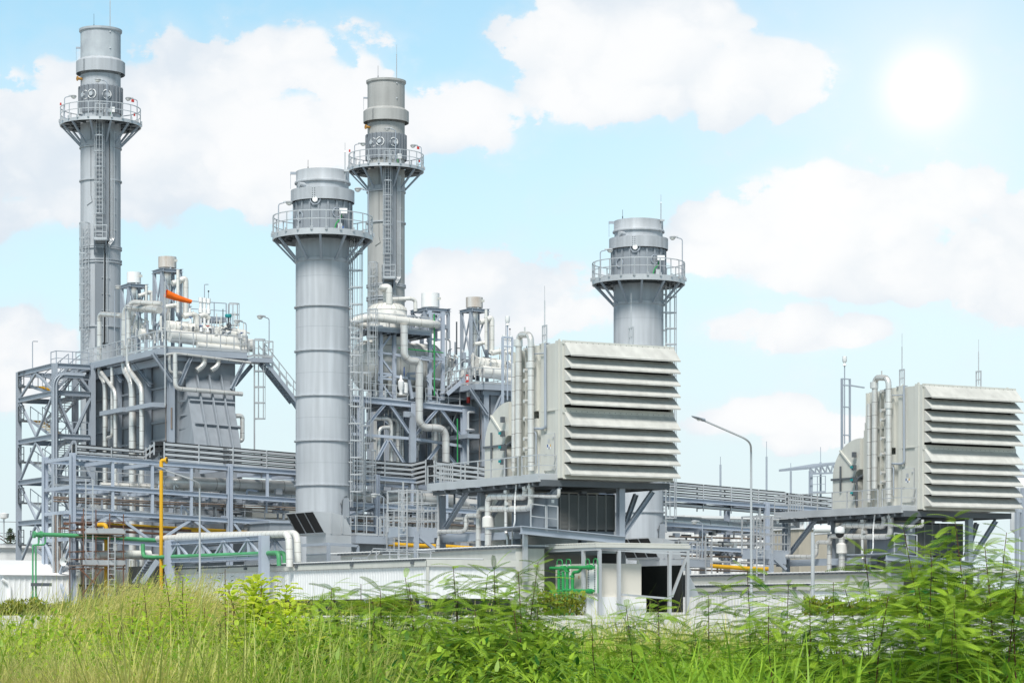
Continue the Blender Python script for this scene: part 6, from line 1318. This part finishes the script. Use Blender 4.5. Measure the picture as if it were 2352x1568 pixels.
# far wispy tree at the left edge
rt_ = random.Random(4); p = at((24, 1245), 260); t = thing('tree', 'small thin dark tree beyond the white building at the left edge', 'tree', ground(p)); m = MB(); m.tube([ground(p), p+UP*1.5], .25, 7, r2=.05)
for k in range(14): z = rt_.uniform(3, 8.3); c = ground(p, z); m.tube([c, c+Vec((rt_.uniform(-1, 1)*1.6, rt_.uniform(-1, 1), .7))], .05, 5)
m.build('trunk', bark, t)
v = []; f = []
for k in range(1500):
    z = rt_.random()**.8; h = 2.0+7.0*z; r = 1.7*(1-z)**.7+.15; a = rt_.uniform(0, 6.28); q = ground(p, h)+Vec((math.cos(a)*r*rt_.random()**.5, math.sin(a)*r, -.3*r)); d = Vec((rt_.uniform(-1, 1), rt_.uniform(-1, 1), rt_.uniform(-.6, .6)))*.22; e = Vec((rt_.uniform(-1, 1), rt_.uniform(-1, 1), rt_.uniform(-1, 1)))*.12; i = len(v); v += [q-d, q+e, q+d]; f.append((i, i+1, i+2))
mk('crown', v, f, mat('dark_needles', (.06, .09, .05), .7, var=.2), t)
# ================================================================ ground and vegetation
FLD = -.55
def gz_(y):
    P = [(-60, -1.2), (6, -1.2), (11.5, FLD), (25, FLD), (45, -1.0), (88, -1.2), (98, 0.0), (6000, 0.0)]
    for (a, za), (b, zb) in zip(P, P[1:]):
        if y <= b: return za+(zb-za)*(y-a)/(b-a)
    return 0
soil = mat('soil_and_moss', (.12, .14, .05), .95, var=.35, sc=1.5, spec=.1)
yard = mat('yard_concrete', (.33, .33, .31), .9, var=.1, sc=.2, spec=.2)
nx_ = 24; ys = [-60, 0, 6, 8, 10, 11.5, 13, 16, 20, 25, 30, 37, 45, 60, 88, 98]; xs = [-1500, -200, -60, -30]+[-20+4*k for k in range(11)]+[30, 60, 200, 1500]
rg = random.Random(2)
def sheet(name, ys, m_, dz=0):
    v = []; f = []
    for y in ys:
        for x in xs: v.append((x, y, gz_(y)+dz+(rg.uniform(-.05, .05) if 12 < y < 60 and dz == 0 else 0)))
    n = len(xs)
    for j in range(len(ys)-1):
        for i in range(n-1): f.append((j*n+i, j*n+i+1, (j+1)*n+i+1, (j+1)*n+i))
    return mk(name, v, f, m_, None, kind='structure')
sheet('field', ys, soil); sheet('ground', [98, 130, 200, 500, 2000, 5500], yard)
m = MB()
for k in range(-22, 23): 
    v = []
    x0 = k*4.0; m.add([(x0+.03, 87.5, gz_(87.5)+.06), (x0+3.97, 87.5, gz_(87.5)+.06), (x0+3.97, 98, .06), (x0+.03, 98, .06), (x0+.03, 87.5, gz_(87.5)-.1), (x0+3.97, 87.5, gz_(87.5)-.1), (x0+3.97, 98, -.1), (x0+.03, 98, -.1)], [(0, 1, 2, 3), (0, 4, 5, 1), (1, 5, 6, 2), (2, 6, 7, 3), (3, 7, 4, 0)])
m.build('concrete_slope', conc, None, kind='structure')
m = MB(); m.box(Vec((-88, 98.02, -.2)), Vec((176, 0, 0)), Vec((0, .25, 0)), Vec((0, 0, .5)))
m.build('perimeter_wall', conc, None, label='low pale concrete kerb wall running behind the field plants', cat='wall')
# ---- leaf meshes with a colour value per leaf
def leafmesh(name, V, Fq, tint, mat_, par=None, **kw):
    """V (n,3) array, Fq (m,4) quads, tint per vertex"""
    V = np.asarray(V, dtype=np.float32); Fq = np.asarray(Fq, dtype=np.int32)
    org = ORG.get(par.name, Vec((0, 0, 0))) if par else Vec((0, 0, 0))
    if par is None: org = Vec((float(V[:, 0].mean()), float(V[:, 1].mean()), float(V[:, 2].min())))
    me = bpy.data.meshes.new(name); me.vertices.add(len(V)); me.vertices.foreach_set('co', (V-np.array(org, dtype=np.float32)).ravel())
    me.loops.add(Fq.size); me.loops.foreach_set('vertex_index', Fq.ravel()); me.polygons.add(len(Fq)); me.polygons.foreach_set('loop_start', np.arange(0, Fq.size, 4, dtype=np.int32))
    at2 = me.attributes.new('tint', 'FLOAT', 'POINT'); at2.data.foreach_set('value', np.asarray(tint, dtype=np.float32))
    me.materials.append(mat_); me.update(); me.validate(); me.shade_smooth()
    o = bpy.data.objects.new(name, me); COL.objects.link(o); ORG[o.name] = org
    if par: o.parent = par
    else: o.location = org
    return tag(o, **kw)
RG = np.random.default_rng(5)
def blades(P, h, w, az, lean, droop, tint, seg=4):
    """P (n,3) feet; returns arrays of bent strips"""
    n = len(P); V = np.zeros((n, (seg+1)*2, 3)); dx, dy = np.cos(az), np.sin(az); sxx, syy = -dy, dx
    tw = RG.uniform(-.9, .9, n)
    for k in range(seg+1):
        t = k/seg; th = lean+droop*t*t
        if k == 0: px_ = np.zeros(n); pz_ = np.zeros(n)
        else: px_ = px_+np.sin(th)*h/seg; pz_ = pz_+np.cos(th)*h/seg
        ww = w*(1-t**2.2)*(.55+.45*min(1, t*4))+.0006; ca, sa = np.cos(tw*t), np.sin(tw*t)
        for s_, sg_ in ((0, -1), (1, 1)):
            V[:, 2*k+s_, 0] = P[:, 0]+dx*px_+sg_*ww*(sxx*ca+dx*sa*.6); V[:, 2*k+s_, 1] = P[:, 1]+dy*px_+sg_*ww*(syy*ca+dy*sa*.6); V[:, 2*k+s_, 2] = P[:, 2]+pz_+sg_*ww*sa*.5
    b = np.arange(n)[:, None]*(seg+1)*2; q = np.array([[2*k, 2*k+1, 2*k+3, 2*k+2] for k in range(seg)])
    Fq = (b[:, :, None]+q[None]).reshape(-1, 4); return V.reshape(-1, 3), Fq, np.repeat(tint, (seg+1)*2)
def field_pts(n, y0, y1, x0=-200, x1=2560, pw=1.0):
    """random feet on the field inside the wedge of ground between two sight lines"""
    y = y0+(y1-y0)*RG.random(n)**pw; g = (x0+(x1-x0)*RG.random(n)-CX)/F*y
    z = np.array([gz_(t) for t in y]); return np.stack([g, y, z-.03], 1)
Lg = leaf('grass_blade', (.09, .27, .018), (.44, .64, .07), .45)
Ly = leaf('olive_grass_blade', (.15, .33, .03), (.84, .74, .27), .42)
Ld = leaf('dry_grass_blade', (.40, .40, .11), (.74, .70, .30), .42)
def grass(name, P, h, w, lean, droop, m_, az=None, **kw):
    n = len(P); X_, Y_ = P[:, 0], P[:, 1]
    pt1 = .5+.5*np.sin(1.9*X_+.9*Y_+np.sin(1.3*Y_))*np.sin(1.1*X_-1.4*Y_+1); pt2 = .5+.5*np.sin(2.7*X_-.6*Y_+2)*np.sin(.8*X_+1.7*Y_)
    V, Fq, T = blades(P, RG.uniform(*h, n)*(.78+.34*pt1), RG.uniform(*w, n)*.5, RG.uniform(0, 6.283, n) if az is None else RG.normal(az, .7, n), RG.uniform(*lean, n), RG.uniform(*droop, n), np.clip(.45*RG.random(n)+.55*pt2, 0, 1)); return leafmesh(name, V, Fq, T, m_, None, **kw)
grass('grass', field_pts(34000, 11.6, 25, 520, 2500, 1.0), (.66, 1.12), (.014, .034), (.0, .35), (.7, 3.0), Lg, kind='stuff', label='long bright green grass with drooping blades across the foreground', cat='grass')
grass('green_blades', field_pts(7000, 12.5, 24, -150, 560, 1.0), (.7, 1.12), (.010, .022), (.0, .4), (.5, 2.2), Lg, kind='stuff', label='bright green blades mixed into the left meadow', cat='grass')
MP = field_pts(21000, 11.6, 25, -150, 900, 1.0); MX = CX+MP[:, 0]/MP[:, 1]*F; MP = MP[~((MX < 270+60*np.sin(MP[:, 1]*3)) & (MP[:, 1] < 13.6))]
grass('meadow_grass', MP, (.7, 1.2), (.006, .016), (.0, .4), (.2, 1.5), Ly, kind='stuff', label='olive yellow meadow grass at the lower left', cat='grass')
grass('dry_grass', field_pts(9000, 11.6, 13.4, -200, 330, 1.0), (.68, 1.0), (.003, .008), (.0, .6), (.2, 1.2), Ld, kind='stuff', label='pale straw coloured dry grass in the bottom left corner', cat='grass')
grass('far_grass', field_pts(12000, 26, 44, 1150, 1800, 1.0), (.8, 1.45), (.008, .016), (.0, .4), (.4, 1.6), Ly, kind='stuff', label='yellowish grass behind the green blades in the middle', cat='grass')
grass('bank_grass', field_pts(17000, 26, 42, -200, 1250, 1.0), (.85, 1.5), (.01, .02), (.0, .4), (.3, 1.6), Ly, kind='stuff', label='tall loose grass behind the left and middle plants', cat='grass')
# tall seed grass clumps leaning to the right
def seed_clump(x, y0, Y, n, wd, label):
    top = .5+(HY-y0)/F*Y; g = gz_(Y); h = (top-g)*1.16; n = int(n*2.2)
    P = np.stack([(x-CX)/F*Y+RG.normal(0, wd, n), Y+RG.normal(0, .5, n), np.full(n, g)], 1); c = Vec(((x-CX)/F*Y, Y, g)); t = thing('seed_grass_clump', label, 'grass clump', c, 'tall seed grass clumps at the left')
    V, Fq, T = blades(P, RG.uniform(.62, 1.06, n)*h, RG.uniform(.006, .013, n)*.7, RG.normal(.1, .6, n), RG.uniform(.0, .25, n), RG.uniform(.2, .9, n), RG.random(n), 5); leafmesh('blades', V, Fq, T, Ly, t)
    k = max(14, n//9); P2 = np.stack([(x-CX)/F*Y+RG.normal(0, wd, k), Y+RG.normal(0, .5, k), np.full(k, g)], 1); hh = RG.uniform(.75, 1.0, k)*h; ln = RG.uniform(.05, .3, k)
    V, Fq, T = blades(P2, hh, np.full(k, .003), RG.normal(.0, .4, k), ln, np.full(k, .3), RG.random(k), 4); leafmesh('stalks', V, Fq, T, Ld, t)
    tips = V.reshape(k, 10, 3)[:, 8]; q = np.repeat(tips, 26, 0)+np.stack([RG.normal(.03, .03, k*26), RG.normal(0, .02, k*26), RG.uniform(-.2, .02, k*26)], 1)
    V, Fq, T = blades(q, RG.uniform(.03, .09, k*26), np.full(k*26, .0035), RG.normal(0, .8, k*26), RG.uniform(.5, 1.4, k*26), np.full(k*26, .4), RG.random(k*26), 2); leafmesh('seed_heads', V, Fq, T, Ld, t)
SEED = [(110, 1368, 22, 120, .14, 'small seed grass clump left of the green drop pipes'), (185, 1378, 21, 200, .13, 'dark narrow grass clump at the foot of the rack corner column'), (255, 1362, 22, 330, .2, 'seed grass clump in front of the cream shed end'), (320, 1352, 21.5, 420, .22, 'tallest seed grass clump below the scaffold'), (395, 1362, 21, 380, .22, 'seed grass clump below the yellow vent pipe'), (455, 1385, 20.5, 240, .2, 'seed grass clump at the foot of the slim street lamp'), (50, 1400, 20, 150, .2, 'seed grass clump at the extreme left edge'), (225, 1378, 20, 300, .2, 'seed grass clump before the cross braced rack bay'), (290, 1385, 19.5, 300, .22, 'shorter seed grass clump in front of the scaffold ladder'), (360, 1380, 19.5, 300, .22, 'shorter seed grass clump left of the yellow vent pipe')]
for s_ in SEED: seed_clump(*s_)
# feathery leaved bushes -------------------------------------------------------
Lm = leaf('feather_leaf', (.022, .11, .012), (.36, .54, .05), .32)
Lo = leaf('oval_leaf', (.15, .33, .025), (.45, .60, .06), .45)
Lb = leaf('yellow_green_leaf', (.14, .30, .025), (.60, .70, .09), .45)
Lk = leaf('dark_weed_leaf', (.04, .06, .03), (.11, .10, .05), .2)
def frond(p, d, L, droop, rn, npairs=17):
    """one pinnate leaf: list of quads along a drooping rachis"""
    V = []; Fq = []; x = d.cross(UP).normalized(); c = Vec(p); dd = d.normalized(); st = L/npairs; roll = rn.uniform(-.5, .5)
    def quad(a, b, w, nrm):
        s = (b-a).cross(nrm).normalized()*w; i = len(V); m_ = a.lerp(b, .45); V.extend([a, m_-s, b, m_+s]); Fq.append((i, i+1, i+2, i+3))
    prev = Vec(c)
    for k in range(npairs):
        t = k/npairs; dd = (dd+Vec((0, 0, -droop/npairs))).normalized(); c = c+dd*st; n_ = x.cross(dd).normalized(); n_ = (n_*math.cos(roll)+x*math.sin(roll)).normalized(); sd = dd.cross(n_)
        quad(prev, c, .0032, n_); prev = Vec(c)
        l = (.017+L*.05)*(math.sin(math.pi*(.12+.84*t))**.6)
        for s_ in (-1, 1): quad(c, c+sd*s_*l*.93+dd*l*.42-n_*l*.18, st*.38, n_)
    return V, Fq
def bush(label, x, y, Y, nst=2, spread=.25, dens=1.0, cat='bush', mat_=Lm, Lf=(.14, .26), base=None, seed=0):
    """feathery bush whose top is seen at (x, y) at distance Y"""
    rn = random.Random(seed+int(x*7+y)); top = at((x, y), Y); g = gz_(Y); bx_ = top.x if base is None else (base-CX)/F*Y; t = thing('feathery_bush', label, cat, Vec((bx_, Y, g)), 'feathery leaved bushes of the field')
    V = []; Fq = []; T = []
    for s_ in range(nst):
        r = 0 if s_ == 0 else 1
        tp = top+Vec((rn.uniform(-spread, spread)*r, rn.uniform(-spread, spread)*r, -abs(rn.uniform(0, .28))*(top.z-g)*r)); ft = Vec((bx_+rn.uniform(-.08, .08)*nst*.5, Y+rn.uniform(-.1, .1), g)); mid = ft.lerp(tp, .5)+Vec((rn.uniform(-.06, .06), rn.uniform(-.06, .06), 0)); H = (tp-ft).length
        m = MB(); pts = [ft, ft.lerp(mid, .5)+Vec((rn.uniform(-.02, .02), 0, 0)), mid, mid.lerp(tp, .5)+Vec((rn.uniform(-.02, .02), 0, 0)), tp]; m.tube(pts, .0045+.0025*H, 6, r2=.002); m.build('stem', bark if s_ % 2 == 0 else gstem, t)
        n = int((27+46*H)*dens); az = rn.uniform(0, 6.28)
        for k in range(n):
            f_ = .16+.84*(k/(n-1))**.75 if n > 1 else 1; i4 = min(3, int(f_*4)); q = pts[i4].lerp(pts[i4+1], f_*4-i4); az += 2.4+rn.uniform(-.5, .5); el = rn.uniform(-.1, .4)+(rn.uniform(.1, .6) if k > n-4 else 0); L = rn.uniform(*Lf)*(1 if f_ < .94 else .8)
            d = Vec((math.cos(az)*math.cos(el), math.sin(az)*math.cos(el), math.sin(el))); br = q
            if rn.random() < .45 and f_ < .9: br = q+d*rn.uniform(.05, .2)
            v, f = frond(br, d, L, rn.uniform(.25, .9), rn, int(7+L*50)); o = len(V)
            if br is not q: v = v+[q, q+Vec((0, 0, .004)), br+Vec((0, 0, .004)), br]; f = f+[(len(v)-4, len(v)-3, len(v)-2, len(v)-1)]
            V += v; Fq += [tuple(i+o for i in ff) for ff in f]; tt = min(1, max(0, rn.gauss(.42+.6*(f_-.6), .3))); T += [tt]*len(v)  # fronds tinted brighter at the tips, darker below, as painted light and shade
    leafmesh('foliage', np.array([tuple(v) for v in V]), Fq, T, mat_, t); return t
B = [  # label, x, y, Y, stems, spread, density, base
 ('tallest feathery bush, against the underside of the farther filter house', 2192, 1186, 15.5, 6, .22, 1.0, 2215), ('feathery bush left of the tallest one, before the white tank', 2075, 1212, 15.2, 4, .2, 1.0, 2110), ('feathery bush at the right edge of the picture', 2312, 1222, 15, 5, .2, 1.0, 2300), ('feathery bush right of the tallest, reaching the lowest louvre', 2262, 1255, 14.6, 4, .2, 1.0, 2255),
 ('slender feathery bush left of the big right group, below the bent silver pipe', 1985, 1262, 15.6, 3, .18, 1.0, 2045), ('feathery bush low in the middle of the right group', 2140, 1290, 14.4, 4, .25, 1.0, 2150), ('lower feathery bush at the far right edge', 2345, 1300, 14.2, 3, .2, 1.0, 2330), ('feathery plant beneath the camera pole', 1914, 1336, 16, 2, .12, 1.1, None), ('feathery plant right of the street lamp foot', 1811, 1342, 16.4, 2, .12, 1.1, None),
 ('feathery plant right at the street lamp foot', 1716, 1308, 16.8, 2, .1, 1.2, None), ('feathery plant left of the street lamp foot', 1628, 1366, 17, 2, .1, 1.1, None), ('feathery plant under the right corner of the shelter', 1511, 1380, 16.6, 2, .12, 1.1, None), ('feathery plant below the white tank of the shelter', 1438, 1390, 16.2, 1, .1, 1.3, None), ('small feathery plant in the grass below the shelter', 1359, 1420, 15.8, 1, .1, 1.3, None),
 ('feathery bush touching the green pipes of the shelter', 1236, 1290, 15.2, 3, .16, 1.0, 1200), ('feathery bush before the right end of the white shed', 1190, 1310, 15, 3, .2, 1.0, None), ('feathery bush under the shed corner, second tallest of the middle group', 1135, 1304, 15.4, 3, .2, 1.0, None), ('tall feathery bush before the shed corner post', 1041, 1299, 15.2, 4, .2, 1.0, None), ('feathery bush left of the shed corner post', 931, 1326, 15.6, 3, .2, 1.0, None),
 ('feathery bush before the middle of the white shed wall', 873, 1350, 15.2, 3, .2, 1.0, None), ('feathery bush left of the wall middle, nearly as tall as its neighbour', 829, 1340, 15.8, 3, .18, 1.0, None), ('leftmost feathery bush, beside the yellow-green shrub', 761, 1350, 15.4, 3, .2, 1.0, None), ('low feathery bush in the front of the middle group', 985, 1400, 14.2, 3, .28, 1.0, None), ('low feathery bush in front, left of centre', 860, 1408, 14, 3, .3, 1.0, None), ('low feathery bush in front under the tall shed corner bush', 1090, 1400, 14, 3, .28, 1.0, None), ('low dark feathery bush before the green pipe bush', 1180, 1400, 14.2, 3, .25, 1.0, None), ('low feathery bush front left of the middle group', 730, 1425, 14, 2, .25, 1.0, None),
 ('low feathery bush in the lower right group, left part', 2040, 1370, 14, 3, .25, 1.0, None), ('low feathery bush beneath the tallest right one', 2190, 1385, 13.8, 3, .3, 1.0, None), ('small feathery plant between camera pole and street lamp', 1860, 1375, 15, 2, .14, 1.1, None), ('feathery plant among grass left of the camera pole', 1765, 1390, 15.4, 1, .1, 1.2, None)]
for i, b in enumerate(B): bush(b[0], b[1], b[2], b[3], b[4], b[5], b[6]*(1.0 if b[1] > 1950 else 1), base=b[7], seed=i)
# oval leaved shrubs ----------------------------------------------------------
def oval_shrub(name, label, x, y, Y, nst, spread, mat_, ls=(.05, .09), nl=26, cat='shrub', stem=bark, group=None, seed=1, asp=.36):
    rn = random.Random(seed+int(x)); top = at((x, y), Y); g = gz_(Y); t = thing(name, label, cat, Vec((top.x, Y, g)), group); V = []; Fq = []; T = []
    for s_ in range(nst):
        r = 0 if s_ == 0 else 1; tp = top+Vec((rn.uniform(-spread, spread)*r, rn.uniform(-spread, spread)*r, -abs(rn.gauss(0, .2))*(top.z-g)*r)); ft = Vec((top.x+rn.uniform(-.1, .1), Y+rn.uniform(-.1, .1), g)); pts = [ft, ft.lerp(tp, .35)+Vec((rn.uniform(-.04, .04), 0, 0)), ft.lerp(tp, .7)+Vec((rn.uniform(-.03, .03), 0, 0)), tp]; m = MB(); m.tube(pts, .006, 6, r2=.002); m.build('stem', stem, t)
        n = int(nl*(tp-ft).length); az = 0
        for k in range(n):
            f_ = .22+.78*k/n; i3 = min(2, int(f_*3)); q = pts[i3].lerp(pts[i3+1], f_*3-i3); az += 2.4+rn.uniform(-.4, .4); el = rn.uniform(.1, .9); d = Vec((math.cos(az)*math.cos(el), math.sin(az)*math.cos(el), math.sin(el))); L = rn.uniform(*ls); q = q+d*rn.uniform(.01, .07); sd = d.cross(UP).normalized(); nn = sd.cross(d); tt = min(1, max(0, rn.gauss(.3+.55*f_, .2)))
            prev = None; o = len(V); K = 4; w = L*asp
            for j in range(K+1):
                u_ = j/K; c = q+d*L*u_-UP*(L*.25*u_*u_)+nn*0; ww = w*(math.sin(math.pi*min(.97, .04+u_*.93))**.8); V += [c-sd*ww+nn*ww*.35, c, c+sd*ww+nn*ww*.35]; T += [tt]*3
            for j in range(K): a = o+3*j; Fq += [(a, a+1, a+4, a+3), (a+1, a+2, a+5, a+4)]
    leafmesh('foliage', np.array([tuple(v) for v in V]), Fq, T, mat_, t); return t
oval_shrub('yellow_shrub', 'bushy yellow-green broad leaved shrub before the white shed', 602, 1330, 14.8, 15, .2, Lb, (.045, .075), 120)
oval_shrub('yellow_shrub', 'lower yellow-green shrub leaning right of the bushy one', 665, 1385, 14.6, 9, .17, Lb, (.045, .07), 110)
oval_shrub('green_shrub', 'dark green lower part of shrubbery under the yellow-green shrub', 610, 1425, 14.2, 10, .2, Lo, (.045, .075), 100)
oval_shrub('leafy_weed', 'tall round-leaved weed beside the yellow vent pipe foot', 378, 1312, 17, 3, .06, Lo, (.026, .042), 120)
oval_shrub('leafy_weed', 'round-leaved weed with several shoots below the slim street lamp', 420, 1324, 17, 5, .12, Lo, (.026, .042), 120)
oval_shrub('leafy_weed', 'round-leaved weed left of the yellow vent pipe foot', 330, 1350, 17.2, 4, .1, Lo, (.026, .042), 110)
oval_shrub('leafy_weed', 'low round-leaved weed at the left among olive grass', 150, 1420, 16, 6, .22, Lo, (.026, .042), 120)
oval_shrub('leafy_weed', 'low round-leaved weed left of the tall round-leaved one', 250, 1405, 16, 7, .22, Lo, (.026, .042), 120)
oval_shrub('leafy_weed', 'low round-leaved weed below the shed corner at left', 470, 1395, 16, 6, .18, Lo, (.026, .042), 120)
oval_shrub('leafy_weed', 'low round-leaved weed near the left picture edge', 50, 1440, 15, 6, .2, Lo, (.026, .042), 120)
oval_shrub('leafy_weed', 'low round-leaved weed before the tall seed grass', 340, 1440, 14.6, 7, .22, Lo, (.026, .042), 120)
oval_shrub('dark_weed', 'thin dark seedy weed in front of the white shed wall', 517, 1306, 16, 3, .06, Lk, (.02, .04), 40, asp=.3)
oval_shrub('dark_weed', 'thin dark weed tips right of the yellow-green shrub', 668, 1355, 15.6, 3, .07, Lk, (.02, .035), 30, asp=.3)
# clipped hedges on the plant side
Lh = leaf('hedge_leaf', (.10, .16, .02), (.36, .38, .04), .25)
def hedge(label, x0, x1, Y, h, dep=1.3, y0=None):
    X0, X1 = (x0-CX)/F*Y, (x1-CX)/F*Y; n = int((X1-X0)*900); g = gz_(Y); t = thing('hedge', label, 'hedge', Vec(((X0+X1)/2, Y, g)), 'clipped hedges along the plant')
    m = MB()
    for k in range(max(3, int((X1-X0)/.7))): c = Vec((X0+.35+k*.7, Y+.6, g)); m.tube([c, c+UP*h*.7], .03, 5)
    m.build('stems', bark, t)
    P = np.stack([RG.uniform(X0, X1, n), Y+RG.uniform(0, dep, n), g+h*RG.random(n)**.6*(1+.18*np.sin(RG.uniform(0, 6, n)))], 1); P[:, 2] += .1*np.sin(P[:, 0]*2.1)+.06*np.sin(P[:, 0]*5.3)
    V, Fq, T = blades(P, RG.uniform(.09, .2, n), RG.uniform(.035, .06, n), RG.uniform(0, 6.28, n), RG.uniform(.2, 1.4, n), RG.uniform(-.3, .6, n), RG.random(n), 2); leafmesh('foliage', V, Fq, T, Lh, t)
hedge('clipped yellowish hedge at the left before the low white building', -40, 335, 104, .75); hedge('short clipped hedge under the left end of the white shed', 545, 720, 105, .7); hedge('clipped hedge stretch under the middle of the white shed', 760, 960, 105, .72)
hedge('two rounded golden bushes at the foot of the green pipes', 1235, 1345, 112, 1.15); hedge('clipped hedge below the ribbed shed at the right', 1850, 2120, 104, .8); hedge('clipped yellowish hedge at the right edge behind the tall bushes', 2140, 2400, 104, .9)

# ground cover of small round leaves among the grass
def cover(name, n, x0, x1, hr, mat_, L, **kw):
    P = field_pts(n, 12, 24, x0, x1); k = 9; Q = np.repeat(P, k, 0); n2 = len(Q); H = np.repeat(RG.uniform(*hr, n), k); Q[:, 0] += RG.normal(0, .05, n2); Q[:, 1] += RG.normal(0, .05, n2); Q[:, 2] += H*RG.uniform(.35, 1, n2)
    V, Fq, T = blades(Q, RG.uniform(*L, n2), RG.uniform(.008, .014, n2), RG.uniform(0, 6.28, n2), RG.uniform(.5, 1.5, n2), RG.uniform(0, .8, n2), np.clip(np.repeat(RG.random(n), k)+RG.normal(0, .15, n2), 0, 1), 3); return leafmesh(name, V, Fq, T, mat_, None, **kw)
cover('ground_cover', 5000, -150, 820, (.45, 1.08), Lo, (.03, .06), kind='stuff', label='small round-leaved ground cover weeds at the left', cat='ground cover')
cover('undergrowth', 4200, 620, 1320, (.35, 1.0), Lm, (.04, .09), kind='stuff', label='dense green undergrowth beneath the middle feathery bushes', cat='undergrowth')
